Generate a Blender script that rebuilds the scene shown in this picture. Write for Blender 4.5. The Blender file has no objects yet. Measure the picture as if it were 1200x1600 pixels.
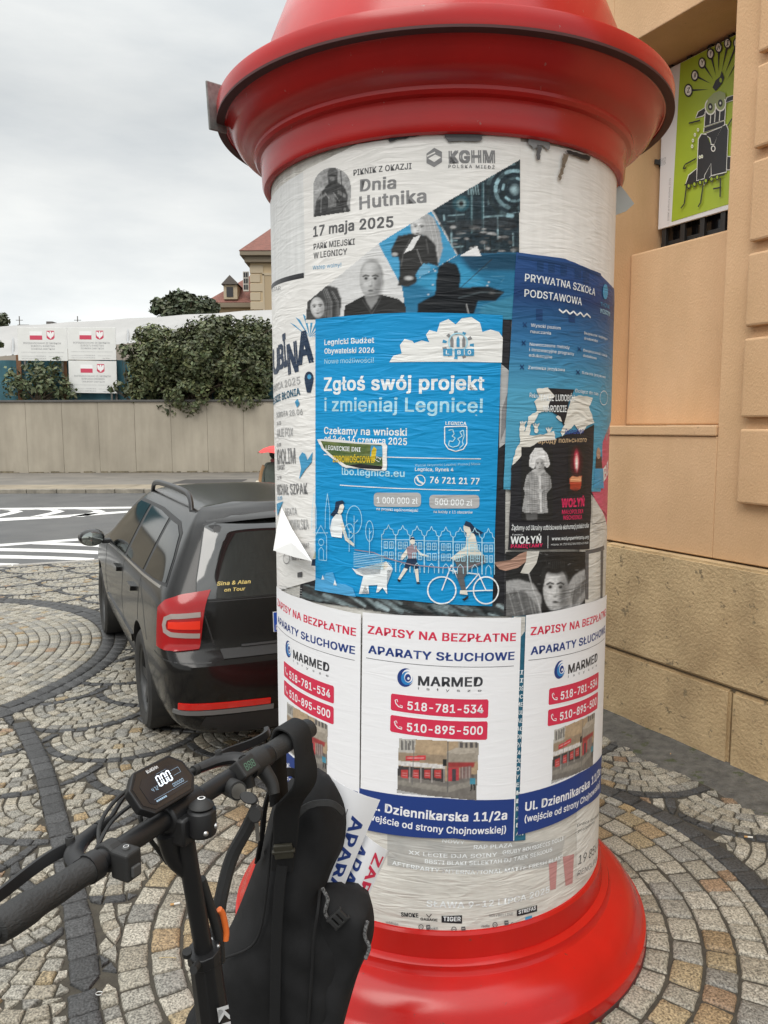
import bpy, bmesh, math, random
from mathutils import Vector, Matrix, noise as mnoise
from mathutils.bvhtree import BVHTree
from mathutils.geometry import delaunay_2d_cdt
random.seed(7)
S = bpy.context.scene
COL = S.collection
R_ = math.radians

# ------------------------------------------------------------------ camera
FPX, PITCH, ROLL, CAMH = 1202.0, .1105, -.003, 1.86
_f = Vector((0, math.cos(PITCH), -math.sin(PITCH))); _u = Vector((0, math.sin(PITCH), math.cos(PITCH))); _x = Vector((1, 0, 0))
CX = _x*math.cos(ROLL)+_u*math.sin(ROLL); CU = -_x*math.sin(ROLL)+_u*math.cos(ROLL)
CAM = Vector((0, 0, CAMH))
cd = bpy.data.cameras.new('camera'); cam = bpy.data.objects.new('camera', cd); COL.objects.link(cam)
cam.matrix_world = Matrix(((CX.x, CU.x, -_f.x, 0), (CX.y, CU.y, -_f.y, 0), (CX.z, CU.z, -_f.z, CAMH), (0, 0, 0, 1)))
cd.sensor_fit = 'VERTICAL'; cd.sensor_height = 24; cd.lens = 24*FPX/1600
cd.clip_start = .05; cd.clip_end = 2000
S.camera = cam

# ------------------------------------------------------------------ overcast sky and a very soft sun
SUN_EL, SUN_AZ = R_(48), R_(205)          # sun behind the camera, a little to the left (azimuth clockwise from +Y)
w = bpy.data.worlds.new('World'); S.world = w; w.use_nodes = True
nt = w.node_tree; nt.nodes.clear()
def wn(t, **k):
    n = nt.nodes.new(t)
    for a, b in k.items(): setattr(n, a, b)
    return n
sky = wn('ShaderNodeTexSky', sky_type='NISHITA', sun_disc=False, sun_elevation=SUN_EL, sun_rotation=SUN_AZ)
tc = wn('ShaderNodeTexCoord'); sep = wn('ShaderNodeSeparateXYZ')
nt.links.new(tc.outputs['Generated'], sep.inputs[0])
mp = wn('ShaderNodeMapping'); mp.inputs['Scale'].default_value = (1.6, 1.6, 6.0)
nt.links.new(tc.outputs['Generated'], mp.inputs['Vector'])
nz = wn('ShaderNodeTexNoise'); nz.inputs['Scale'].default_value = 1.7; nz.inputs['Detail'].default_value = 7; nz.inputs['Roughness'].default_value = .55
nt.links.new(mp.outputs[0], nz.inputs['Vector'])
cr = wn('ShaderNodeValToRGB'); e = cr.color_ramp.elements
e[0].position = .34; e[0].color = (.70, .73, .75, 1); e[1].position = .66; e[1].color = (.92, .93, .92, 1)
nt.links.new(nz.outputs['Fac'], cr.inputs[0])
# an overcast sky is brightest overhead and has a pale glow just above the roofs
el = wn('ShaderNodeValToRGB'); e = el.color_ramp.elements
e[0].position = 0; e[0].color = (1.12, 1.10, 1.02, 1); e[1].position = 1; e[1].color = (3.0, 2.98, 2.95, 1)
for p, c in ((.08, 1.24), (.18, 1.04), (.35, .90), (.5, 1.10), (.72, 2.4)):
    x = el.color_ramp.elements.new(p); x.color = (c, c, c*.985, 1)
nt.links.new(sep.outputs['Z'], el.inputs[0])
mul = wn('ShaderNodeMix', data_type='RGBA', blend_type='MULTIPLY'); mul.inputs['Factor'].default_value = 1; mul.clamp_result = False
nt.links.new(cr.outputs[0], mul.inputs[6]); nt.links.new(el.outputs[0], mul.inputs[7])
sc10 = wn('ShaderNodeVectorMath', operation='SCALE'); sc10.inputs['Scale'].default_value = 10.0
nt.links.new(mul.outputs[2], sc10.inputs[0])
mx = wn('ShaderNodeMix', data_type='RGBA'); mx.inputs['Factor'].default_value = .93; mx.clamp_result = False
nt.links.new(sky.outputs[0], mx.inputs[6]); nt.links.new(sc10.outputs[0], mx.inputs[7])
bg = wn('ShaderNodeBackground'); bg.inputs['Strength'].default_value = .1
nt.links.new(mx.outputs[2], bg.inputs['Color'])
ow = wn('ShaderNodeOutputWorld'); nt.links.new(bg.outputs[0], ow.inputs['Surface'])

sd = bpy.data.lights.new('sun', 'SUN'); so = bpy.data.objects.new('sun', sd); COL.objects.link(so)
sd.energy = 1.4; sd.angle = R_(35); sd.color = (1, .96, .90)
to_sun = Vector((math.sin(SUN_AZ)*math.cos(SUN_EL), math.cos(SUN_AZ)*math.cos(SUN_EL), math.sin(SUN_EL)))
so.rotation_euler = to_sun.to_track_quat('Z', 'Y').to_euler()
S.view_settings.view_transform = 'Standard'; S.view_settings.look = 'None'; S.view_settings.exposure = 0.12; S.view_settings.gamma = 1
S.cycles.max_bounces = 8; S.cycles.diffuse_bounces = 4

# ------------------------------------------------------------------ sight lines of the survey (photo pixel -> point in the place)
def ray(px, py): return _f + CX*((px-600)/FPX) + CU*((800-py)/FPX)
def at(px, py, Y): d = ray(px, py); return CAM + d*(Y/d.y)
def atz(px, py, z): d = ray(px, py); return CAM + d*((z-CAMH)/d.z)
CC = Vector((.2056, 2.860)); CR = .600; NF = 192; STEP = 2*math.pi*CR/NF
def sz(px, py):
    d = ray(px, py); a = d.x*d.x+d.y*d.y; b = -2*(d.x*CC.x+d.y*CC.y); c = CC.x**2+CC.y**2-CR*CR
    t = (-b-math.sqrt(max(b*b-4*a*c, 0)))/(2*a)
    q = d*t
    return math.atan2(q.x-CC.x, -(q.y-CC.y))*CR, q.z+CAMH

# ------------------------------------------------------------------ materials
def lin(c):
    if isinstance(c, str):
        c = [int(c[i:i+2], 16)/255 for i in (0, 2, 4)]
        c = [x/12.92 if x <= .04045 else ((x+.055)/1.055)**2.4 for x in c]
    return (c[0], c[1], c[2], 1)
MATS = {}
def mat(name, c, rough=.6, metal=0, var=0, vscale=8, vdetail=4, bump=0, bscale=40, bdist=.01, coords='Object', coat=0, stretch=(1, 1, 1), c2=None, bstretch=None, spec=.5, tint=None, chips=None, streak=0):
    if name in MATS: return MATS[name]
    m = bpy.data.materials.new(name); m.use_nodes = True; n = m.node_tree; b = n.nodes['Principled BSDF']; MATS[name] = m
    c = lin(c); b.inputs['Base Color'].default_value = c
    b.inputs['Roughness'].default_value = rough; b.inputs['Metallic'].default_value = metal
    b.inputs['Coat Weight'].default_value = coat; b.inputs['Coat Roughness'].default_value = .08; b.inputs['Specular IOR Level'].default_value = spec
    t = n.nodes.new('ShaderNodeTexCoord')
    def mapped(st):
        k = n.nodes.new('ShaderNodeMapping'); k.inputs['Scale'].default_value = st
        n.links.new(t.outputs[coords], k.inputs['Vector']); return k
    col = None
    if var or c2:
        k = mapped(stretch); z = n.nodes.new('ShaderNodeTexNoise'); z.inputs['Scale'].default_value = vscale; z.inputs['Detail'].default_value = vdetail; z.inputs['Roughness'].default_value = .6
        n.links.new(k.outputs[0], z.inputs['Vector'])
        r = n.nodes.new('ShaderNodeValToRGB'); r.color_ramp.elements[0].position = .34; r.color_ramp.elements[1].position = .66
        a2 = lin(c2) if c2 else (c[0]*(1-var), c[1]*(1-var), c[2]*(1-var), 1)
        r.color_ramp.elements[0].color = a2; r.color_ramp.elements[1].color = c
        n.links.new(z.outputs['Fac'], r.inputs[0]); col = r.outputs[0]
    if streak:                                              # rain streaks and stains running down
        k = mapped((1.6, 1.6, .22)); z = n.nodes.new('ShaderNodeTexNoise'); z.inputs['Scale'].default_value = 2.2; z.inputs['Detail'].default_value = 6; n.links.new(k.outputs[0], z.inputs['Vector'])
        r = n.nodes.new('ShaderNodeValToRGB'); r.color_ramp.elements[0].position = .36; r.color_ramp.elements[1].position = .60; r.color_ramp.elements[0].color = (1-streak,)*3+(1,); r.color_ramp.elements[1].color = (1, 1, 1, 1); n.links.new(z.outputs['Fac'], r.inputs[0])
        q = n.nodes.new('ShaderNodeMix'); q.data_type = 'RGBA'; q.blend_type = 'MULTIPLY'; q.inputs['Factor'].default_value = 1
        if col: n.links.new(col, q.inputs[6])
        else: q.inputs[6].default_value = c
        n.links.new(r.outputs[0], q.inputs[7]); col = q.outputs[2]
    if chips:                                               # sparse scuffs and specks: (colour, threshold, scale)
        k = mapped((1, 1, 1)); z = n.nodes.new('ShaderNodeTexNoise'); z.inputs['Scale'].default_value = chips[2]; z.inputs['Detail'].default_value = 5; z.inputs['Roughness'].default_value = .7; n.links.new(k.outputs[0], z.inputs['Vector'])
        r = n.nodes.new('ShaderNodeValToRGB'); r.color_ramp.elements[0].position = chips[1]; r.color_ramp.elements[1].position = chips[1]+.03; r.color_ramp.elements[0].color = (0, 0, 0, 1); n.links.new(z.outputs['Fac'], r.inputs[0])
        q = n.nodes.new('ShaderNodeMix'); q.data_type = 'RGBA'; n.links.new(r.outputs[0], q.inputs[0]); q.inputs[7].default_value = lin(chips[0])
        if col: n.links.new(col, q.inputs[6])
        else: q.inputs[6].default_value = c
        col = q.outputs[2]
    if tint:
        a = n.nodes.new('ShaderNodeVertexColor'); a.layer_name = tint
        q = n.nodes.new('ShaderNodeMix'); q.data_type = 'RGBA'; q.blend_type = 'MULTIPLY'; q.inputs['Factor'].default_value = 1
        if col: n.links.new(col, q.inputs[6])
        else: q.inputs[6].default_value = c
        n.links.new(a.outputs[0], q.inputs[7]); col = q.outputs[2]
    if col: n.links.new(col, b.inputs['Base Color'])
    if bump:
        k = mapped(bstretch or stretch); z = n.nodes.new('ShaderNodeTexNoise'); z.inputs['Scale'].default_value = bscale; z.inputs['Detail'].default_value = 5
        n.links.new(k.outputs[0], z.inputs['Vector'])
        u = n.nodes.new('ShaderNodeBump'); u.inputs['Strength'].default_value = bump; u.inputs['Distance'].default_value = bdist
        n.links.new(z.outputs['Fac'], u.inputs['Height']); n.links.new(u.outputs[0], b.inputs['Normal'])
    return m
def wire_wrinkles(m, amount, dist=.004):
    """horizontal paste wrinkles: long sharp creases over soft bulges, in metres along and up the column"""
    n = m.node_tree; b = n.nodes['Principled BSDF']
    t = n.nodes.new('ShaderNodeUVMap'); t.uv_map = 'UVMap'
    def crease(sx, sy, rot, period, det):
        k = n.nodes.new('ShaderNodeMapping'); k.inputs['Scale'].default_value = (sx, sy, 1); k.inputs['Rotation'].default_value = (0, 0, rot); n.links.new(t.outputs[0], k.inputs['Vector'])
        z = n.nodes.new('ShaderNodeTexNoise'); z.inputs['Scale'].default_value = 1; z.inputs['Detail'].default_value = det; z.inputs['Distortion'].default_value = .6; n.links.new(k.outputs[0], z.inputs['Vector'])
        r = n.nodes.new('ShaderNodeMath'); r.operation = 'PINGPONG'; r.inputs[1].default_value = period; n.links.new(z.outputs['Fac'], r.inputs[0]); return r
    a1 = crease(5, 26, .05, .15, 2); a2 = crease(9, 70, -.08, .22, 1)
    z2 = n.nodes.new('ShaderNodeTexNoise'); z2.inputs['Scale'].default_value = 7; z2.inputs['Detail'].default_value = 2; n.links.new(t.outputs[0], z2.inputs['Vector'])
    a = n.nodes.new('ShaderNodeMath'); a.operation = 'MULTIPLY_ADD'; a.inputs[1].default_value = .22; n.links.new(a2.outputs[0], a.inputs[0]); n.links.new(a1.outputs[0], a.inputs[2])
    w2 = n.nodes.new('ShaderNodeMath'); w2.operation = 'MULTIPLY'; n.links.new(a.outputs[0], w2.inputs[0]); n.links.new(z2.outputs['Fac'], w2.inputs[1])
    a3 = n.nodes.new('ShaderNodeMath'); a3.operation = 'MULTIPLY_ADD'; a3.inputs[1].default_value = 8.0; n.links.new(w2.outputs[0], a3.inputs[0]); n.links.new(z2.outputs['Fac'], a3.inputs[2])
    u = n.nodes.new('ShaderNodeBump'); u.inputs['Strength'].default_value = amount; u.inputs['Distance'].default_value = dist
    n.links.new(a3.outputs[0], u.inputs['Height']); n.links.new(u.outputs[0], b.inputs['Normal'])
def paper(name, c, wr=.6, rough=.45, var=0, **k):
    if name in MATS: return MATS[name]
    m = mat(name, c, rough+.06, var=var, spec=.22, **k); 
    if wr: wire_wrinkles(m, wr)
    return m

# ------------------------------------------------------------------ mesh helpers
def link(name, me, parent=None):
    o = bpy.data.objects.new(name, me); COL.objects.link(o)
    if parent: o.parent = parent
    return o
def tag(o, label=None, cat=None, group=None, kind=None):
    if label: o['label'] = label
    if cat: o['category'] = cat
    if group: o['group'] = group
    if kind: o['kind'] = kind
    return o
def empty(name, loc=(0, 0, 0), rz=0):
    o = bpy.data.objects.new(name, None); COL.objects.link(o); o.location = loc; o.rotation_euler = (0, 0, rz); o.empty_display_size = .1; return o
def raw(name, vs, fs, mats, parent=None, smooth=False, mi=None):
    me = bpy.data.meshes.new(name); me.from_pydata([tuple(v) for v in vs], [], fs)
    for m in (mats if isinstance(mats, (list, tuple)) else [mats]): me.materials.append(m)
    if mi: me.polygons.foreach_set('material_index', mi)
    if smooth: me.polygons.foreach_set('use_smooth', [True]*len(me.polygons))
    me.update(); return link(name, me, parent)
def bmobj(name, bm, mats, parent=None, smooth=False, bevel=0, seg=2, angle=40):
    bmesh.ops.recalc_face_normals(bm, faces=bm.faces)
    me = bpy.data.meshes.new(name); bm.to_mesh(me); bm.free()
    for m in (mats if isinstance(mats, (list, tuple)) else [mats]): me.materials.append(m)
    if smooth:
        me.polygons.foreach_set('use_smooth', [True]*len(me.polygons))
        me.set_sharp_from_angle(angle=R_(angle))
    o = link(name, me, parent)
    if bevel:
        b = o.modifiers.new('bevel', 'BEVEL'); b.width = bevel; b.segments = seg; b.limit_method = 'ANGLE'
    return o
def box(bm, a, b, M=None, mi=0):
    vs = [bm.verts.new(((a[0], b[0])[i & 1], (a[1], b[1])[i >> 1 & 1], (a[2], b[2])[i >> 2])) for i in range(8)]
    if M: 
        for v in vs: v.co = M @ v.co
    for q in ((0, 1, 3, 2), (4, 6, 7, 5), (0, 4, 5, 1), (2, 3, 7, 6), (0, 2, 6, 4), (1, 5, 7, 3)):
        bm.faces.new([vs[i] for i in q]).material_index = mi
    return vs
def frame(p, xax, yax):
    x = Vector(xax).normalized(); z = x.cross(Vector(yax)).normalized(); y = z.cross(x)
    return Matrix(((x.x, y.x, z.x, p[0]), (x.y, y.y, z.y, p[1]), (x.z, y.z, z.z, p[2]), (0, 0, 0, 1)))
def lathe(bm, prof, n=64, M=None, a0=0, a1=2*math.pi, caps=False, mi=0):
    full = abs(a1-a0-2*math.pi) < 1e-6; rings = []
    for i in range(n if full else n+1):
        a = a0+(a1-a0)*i/n; c, s = math.cos(a), math.sin(a)
        r = [bm.verts.new((q[0]*c, q[0]*s, q[1])) for q in prof]
        if M:
            for v in r: v.co = M @ v.co
        rings.append(r)
    for i in range(n):
        A, B = rings[i], rings[(i+1) % len(rings)]
        for j in range(len(prof)-1):
            f = bm.faces.new((A[j], B[j], B[j+1], A[j+1])); f.material_index = mi
    if caps:
        for j in (0, -1):
            if prof[j][0] > 1e-6: bm.faces.new([r[j] for r in rings]).material_index = mi
    bmesh.ops.remove_doubles(bm, verts=[v for r in rings for v in r], dist=1e-6)
def catmull(pts, k=6):
    P = [Vector(p) for p in pts]
    if len(P) < 3: return P
    P = [P[0]*2-P[1]]+P+[P[-1]*2-P[-2]]; out = []
    for i in range(1, len(P)-2):
        for j in range(k):
            t = j/k; a, b, c, d = P[i-1:i+3]
            out.append(.5*((2*b)+(c-a)*t+(2*a-5*b+4*c-d)*t*t+(3*b-a-3*c+d)*t**3))
    return out+[P[-2]]
def tube(bm, pts, r, n=12, k=6, smooth=True, caps=True, sx=1, up=None, mi=0):
    P = catmull(pts, k) if smooth else [Vector(p) for p in pts]; m = len(P); rings = []
    T = [(P[min(i+1, m-1)]-P[max(i-1, 0)]).normalized() for i in range(m)]
    N = Vector(up) if up else (Vector((0, 0, 1)) if abs(T[0].z) < .9 else Vector((1, 0, 0)))
    for i in range(m):
        N = (N-T[i]*N.dot(T[i])).normalized(); B = T[i].cross(N)
        rr = r(i/(m-1)) if callable(r) else r
        rings.append([bm.verts.new(P[i]+N*math.cos(2*math.pi*j/n)*rr+B*math.sin(2*math.pi*j/n)*rr*sx) for j in range(n)])
    for i in range(m-1):
        for j in range(n): bm.faces.new((rings[i][j], rings[i][(j+1) % n], rings[i+1][(j+1) % n], rings[i+1][j])).material_index = mi
    if caps: bm.faces.new(rings[0][::-1]).material_index = mi; bm.faces.new(rings[-1]).material_index = mi
def strap(bm, pts, wid, th, across, k=8, mi=0):
    """flat webbing: 'across' is the direction of its width"""
    P = catmull(pts, k); m = len(P); rings = []
    for i in range(m):
        T = (P[min(i+1, m-1)]-P[max(i-1, 0)]).normalized(); A = Vector(across(i/(m-1)) if callable(across) else across)
        A = (A-T*A.dot(T)).normalized(); N = T.cross(A); w = wid(i/(m-1)) if callable(wid) else wid
        rings.append([bm.verts.new(P[i]+A*w/2*a+N*th/2*b) for a, b in ((-1, -.4), (-.9, -1), (.9, -1), (1, -.4), (1, .4), (.9, 1), (-.9, 1), (-1, .4))])
    for i in range(m-1):
        for j in range(8): bm.faces.new((rings[i][j], rings[i][(j+1) % 8], rings[i+1][(j+1) % 8], rings[i+1][j])).material_index = mi
    bm.faces.new(rings[0][::-1]); bm.faces.new(rings[-1])
def inside(p, poly):
    x, y = p; c = False; n = len(poly)
    for i in range(n):
        x1, y1 = poly[i]; x2, y2 = poly[(i+1) % n]
        if (y1 > y) != (y2 > y) and x < (x2-x1)*(y-y1)/(y2-y1)+x1: c = not c
    return c
def edge_dist(p, poly):
    d = 1e9; p = Vector(p)
    for i in range(len(poly)):
        a = Vector(poly[i]); b = Vector(poly[(i+1) % len(poly)]); ab = b-a
        t = max(0, min(1, (p-a).dot(ab)/max(ab.dot(ab), 1e-12))); d = min(d, (a+ab*t-p).length)
    return d
def fill_poly(poly, step):
    """Delaunay-filled 2-D polygon with inner points about 'step' apart -> verts2d, faces"""
    pts = []
    n = len(poly)
    for i in range(n):
        a = Vector(poly[i]); b = Vector(poly[(i+1) % n]); m = max(1, int((b-a).length/step))
        pts += [a+(b-a)*j/m for j in range(m)]
    nb = len(pts); pl = [tuple(p) for p in pts]
    xs = [p[0] for p in poly]; ys = [p[1] for p in poly]
    y = min(ys)+step/2; row = 0
    while y < max(ys):
        x = min(xs)+step*(.5 if row & 1 else 1)
        while x < max(xs):
            if inside((x, y), pl) and edge_dist((x, y), pl) > step*.45: pts.append(Vector((x, y)))
            x += step
        y += step*.87; row += 1
    r = delaunay_2d_cdt([Vector(p[:2]) for p in pts], [(i, (i+1) % nb) for i in range(nb)], [], 1, 1e-6)
    return r[0], [f for f in r[2]]
_txt = {}
FONT = None
try:                                                        # a sans face that ships with Blender itself; its built-in face otherwise
    import os
    _fp = os.path.join(bpy.utils.system_resource('DATAFILES', path='fonts'), 'Inter.woff2')
    if os.path.exists(_fp): FONT = bpy.data.fonts.load(_fp)
except Exception: FONT = None
CAPH = None
def text2d(s, bold=0.0, spacing=1.0, shear=0):
    """text as a flat mesh, cap height = 1, origin at baseline start; returns verts, faces, advance"""
    global CAPH
    key = (s, bold, spacing, shear)
    if key in _txt: return _txt[key]
    c = bpy.data.curves.new('lettering', 'FONT'); c.body = s; c.size = 1; c.font = FONT or c.font; c.space_character = spacing+bold*1.6; c.resolution_u = 3; c.shear = shear
    c.dimensions = '2D'; c.fill_mode = 'FRONT'
    o = bpy.data.objects.new('lettering', c); COL.objects.link(o)
    dg = bpy.context.evaluated_depsgraph_get(); me = bpy.data.meshes.new_from_object(o.evaluated_get(dg))
    vs = [Vector(v.co[:2]) for v in me.vertices]; fs = [tuple(p.vertices) for p in me.polygons]
    bpy.data.objects.remove(o); bpy.data.curves.remove(c); bpy.data.meshes.remove(me)
    if CAPH is None:
        if s == 'H' and not bold: CAPH = max(v.y for v in vs)
        else: text2d('H')
    lv = [0]*len(vs)
    if bold > 0:                                            # embolden: shifted copies, each a few microns above the last
        V, F, lv = [], [], []; k = bold*.8
        for l, (dx, dy) in enumerate(((-k, -k*.6), (k, -k*.6), (k, k*.6), (-k, k*.6))):
            b0 = len(V); V += [v+Vector((dx, dy)) for v in vs]; F += [[i+b0 for i in f] for f in fs]; lv += [l]*len(vs)
        vs, fs = V, F
    vs = [(v[0]/CAPH, v[1]/CAPH) for v in vs]
    x0 = min([v[0] for v in vs] or [0]); x1 = max([v[0] for v in vs] or [1])
    vs = [((v[0]-x0), v[1], l) for v, l in zip(vs, lv)]
    _txt[key] = (vs, fs, max(x1-x0, 1e-3)); return _txt[key]

# ------------------------------------------------------------------ prints wrapped on the column
class Print:
    def __init__(s, layer, z0=0): s.off = layer*.0020+z0; s.e = 0; s.items = []
    def poly(s, pts, m, px=True):
        s.items.append(([sz(*p) if px else p for p in pts], None, m, s.e)); s.e += .00005; return s
    def mesh(s, vs, fs, m): s.items.append((vs, fs, m, s.e)); s.e += .00005; return s
    def text(s, t, p0, p1, cap, m, bold=.0, px=True, spacing=1.0, capz=None, shear=0):
        vs, fs, adv = text2d(t, bold, spacing, shear)
        a = Vector(sz(*p0)) if px else Vector(p0); b = Vector(sz(*p1)) if px else Vector(p1)
        h = sz(p0[0], p0[1]-cap)[1]-a[1] if px else cap
        X = (b-a)/adv; n = Vector((-X.y, X.x)).normalized()*h
        s.items.append(([(*(a+X*v[0]+n*v[1]), v[2]) for v in vs], fs, m, s.e)); s.e += .00005; return s
    def line(s, p0, p1, wpx, m):
        a = Vector(sz(*p0)); b = Vector(sz(*p1)); n = Vector((-(b-a).y, (b-a).x)).normalized()*(wpx/1202*2.3/2)
        s.items.append(([tuple(a-n), tuple(b-n), tuple(b+n), tuple(a+n)], None, m, s.e)); s.e += .00001; return s
    def path(s, pts, wpx, m, closed=False):
        q = list(pts)+([pts[0]] if closed else [])
        for a, b in zip(q, q[1:]): s.line(a, b, wpx, m)
        s.e += .00004; return s
    def ell(s, c, rx, ry, m, n=20, rot=0):
        return s.poly([(c[0]+rx*math.cos(t)*math.cos(rot)-ry*math.sin(t)*math.sin(rot), c[1]+rx*math.cos(t)*math.sin(rot)+ry*math.sin(t)*math.cos(rot)) for t in [2*math.pi*i/n for i in range(n)]], m)
    def ring(s, c, rx, ry, wpx, m, n=28):
        return s.path([(c[0]+rx*math.cos(2*math.pi*i/n), c[1]+ry*math.sin(2*math.pi*i/n)) for i in range(n)], wpx, m, True)
    def build(s, name, parent=None, ragged=0, lift=None):
        V, F, MI, UV, mats = [], [], [], [], []
        for pts, fs, m, e in s.items:
            if m not in mats: mats.append(m)
            bm = bmesh.new(); vv = [bm.verts.new((p[0], p[1], p[2]*1e-4 if len(p) > 2 else 0)) for p in pts]
            if fs is None:
                try: bm.faces.new(vv)
                except ValueError: bm.free(); continue
                bmesh.ops.triangulate(bm, faces=bm.faces)
            else:
                for f in fs:
                    try: bm.faces.new([vv[i] for i in f])
                    except ValueError: pass
            xs = [p[0] for p in pts]
            for k in range(math.ceil(min(xs)/STEP), math.floor(max(xs)/STEP)+1):
                bmesh.ops.bisect_plane(bm, geom=bm.verts[:]+bm.edges[:]+bm.faces[:], dist=1e-7, plane_co=(k*STEP, 0, 0), plane_no=(1, 0, 0))
            bm.verts.index_update(); b0 = len(V); r = CR+s.off+e
            for v in bm.verts:
                k = math.floor(v.co.x/STEP+1e-6); t = v.co.x/STEP-k      # facet k of the 192-sided shaft, t across it
                a0, a1 = k*STEP/CR, (k+1)*STEP/CR; rr = r+v.co.z*.08        # copies 8 microns apart
                if lift: rr += lift(v.co.x, v.co.y)
                V.append((rr*(math.sin(a0)*(1-t)+math.sin(a1)*t), -rr*(math.cos(a0)*(1-t)+math.cos(a1)*t), v.co.y)); UV.append((v.co.x, v.co.y))
            for f in bm.faces:
                ix = [v.index+b0 for v in f.verts]
                if f.normal.z < 0: ix.reverse()
                F.append(ix); MI.append(mats.index(m))
            bm.free()
        o = raw(name, V, F, mats, parent, smooth=True, mi=MI); me = o.data
        uv = me.uv_layers.new(name='UVMap')
        for l in me.loops: uv.data[l.index].uv = UV[l.vertex_index]
        if not parent: o.location = (CC.x, CC.y, 0)
        return o
def torn(pts, amp=2.0, n=6, seed=1):
    """roughens a pixel outline the way torn paper looks"""
    rnd = random.Random(seed); out = []
    for i in range(len(pts)):
        a, b = pts[i], pts[(i+1) % len(pts)]
        for j in range(n):
            t = j/n; q = amp if j else 0
            out.append((a[0]+(b[0]-a[0])*t+rnd.uniform(-q, q), a[1]+(b[1]-a[1])*t+rnd.uniform(-q, q)))
    return out
# ================================================================== ground
EDGE0, EDGES = Vector((-5.2, 10.24)), .43                       # edge between setts and carriageway
_en = Vector((-EDGES, 1)).normalized()
def edist(x, y): return (Vector((x, y))-EDGE0).dot(_en)
ZR = -.37
def terrain(x, y):
    e = max(0, min(1, edist(x, y)/7)); return ZR*e*e*(3-2*e)
def onroad(px, py, lift=0):
    d = ray(px, py); z = -.2
    for _ in range(30): p = CAM+d*((z-CAMH)/d.z); z = .5*z+.5*terrain(p.x, p.y)
    p = CAM+d*((z-CAMH)/d.z); return Vector((p.x, p.y, terrain(p.x, p.y)+lift))

def grid_sheet(name, xs, ys, zf, m, keep=None):
    vs = [(x, y, zf(x, y)) for y in ys for x in xs]; nx = len(xs); fs = []
    for j in range(len(ys)-1):
        for i in range(nx-1):
            if keep is None or keep((xs[i]+xs[i+1])/2, (ys[j]+ys[j+1])/2): fs.append((j*nx+i, j*nx+i+1, (j+1)*nx+i+1, (j+1)*nx+i))
    return raw(name, vs, fs, m, smooth=True)
def lins(a, b, n): return [a+(b-a)*i/n for i in range(n+1)]
m_soil = mat('joint_soil', (.042, .036, .028), .95, c2=(.062, .054, .040), vscale=30, bump=.5, bscale=120, bdist=.006)
g = grid_sheet('ground', lins(-900, -30, 4)+lins(-28, 14, 42)+lins(30, 900, 4), lins(-40, -2, 3)+lins(0, 40, 60)+lins(60, 1500, 5), lambda x, y: terrain(x, y)-.0085, m_soil); tag(g, kind='structure')
m_asph = mat('wet_asphalt', (.058, .058, .060), .42, c2=(.095, .094, .092), vscale=1.1, vdetail=8, bump=.35, bscale=260, bdist=.004)
g = grid_sheet('road', lins(-70, 40, 110), lins(6, 30, 60), lambda x, y: terrain(x, y)-.002, m_asph, lambda x, y: edist(x, y) > -.15 and y < 27.2); tag(g, kind='structure')

# ---- paving of granite setts: a ring of big setts round the column, a large rosette on the left, fish-scale fans elsewhere
BIGC, BIGR = Vector((-4.57, 5.95)), 2.40
BLD_B, BLD_D, BLD_N = Vector((2.037, 3.907)), Vector((-.47259607, .88127916)), Vector((-.88127916, -.47259607))
def wall_gap(p): return (p-BLD_B).dot(BLD_N)                    # distance in front of the building
BANDL = [Vector(q) for q in ((-.70, 1.75), (-.93, 2.22), (-1.09, 2.58), (-1.21, 2.82), (-1.5, 3.37), (-1.66, 3.66), (-1.86, 4.02), (-2.1, 4.40), (-2.32, 4.72))]
_bl = catmull([(q.x, q.y, 0) for q in BANDL], 8)
BP = [Vector((q.x, q.y)) for q in _bl]
def band_dist(p):
    if p.x > -.5 or p.y < 1.7 or p.y > 4.8: return 9
    return min((p-q).length for q in BP)
SW, SR = .86, .43
def scale_of(p):
    best = None
    j0 = int(p.y/(SW*.5))
    for j in range(j0+2, j0-3, -1):
        ox = .5*SW if j & 1 else 0
        i = round((p.x-ox)/SW); c = Vector((i*SW+ox+.11, j*SW*.5+.32))
        for ii in (-1, 0, 1):
            q = c+Vector((ii*SW, 0))
            if (p-q).length < SR*1.16: return (round(q.x, 3), round(q.y, 3))
    return best
RB0, RB1 = 1.26, 1.36
def region(p):
    r = (p-CC).length
    if edist(p.x, p.y) > 0: return None
    if wall_gap(p) < .36: return None
    if r < RB1:
        a_ = math.degrees(math.atan2(p.y-CC.y, p.x-CC.x)); on = -158 < a_ < 96
        if r <= RB0 and (on or r < 1.20): return ('ring', r > 1.20)
        if r > RB0 and on: return ('ringband',)
    b = (p-BIGC).length
    if b < BIGR: return ('rose', b > BIGR-.22)
    if band_dist(p) < .055: return ('lband',)
    s = scale_of(p)
    return ('fan', s, (p-Vector(s)).length < .185) if s else None
SV, SF, ST = [], [], []
rs = random.Random(3)
def visible(p, mrg=1.0): return p.y > 1.2 and abs(p.x) < p.y*.53+mrg and p.y < 16
GRAN = [(.40, .375, .315), (.35, .335, .295), (.44, .41, .345), (.29, .28, .255), (.37, .335, .27), (.46, .43, .37)]
OCHR = [(.38, .28, .155), (.35, .255, .15), (.33, .225, .145), (.40, .32, .20)]
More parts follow.
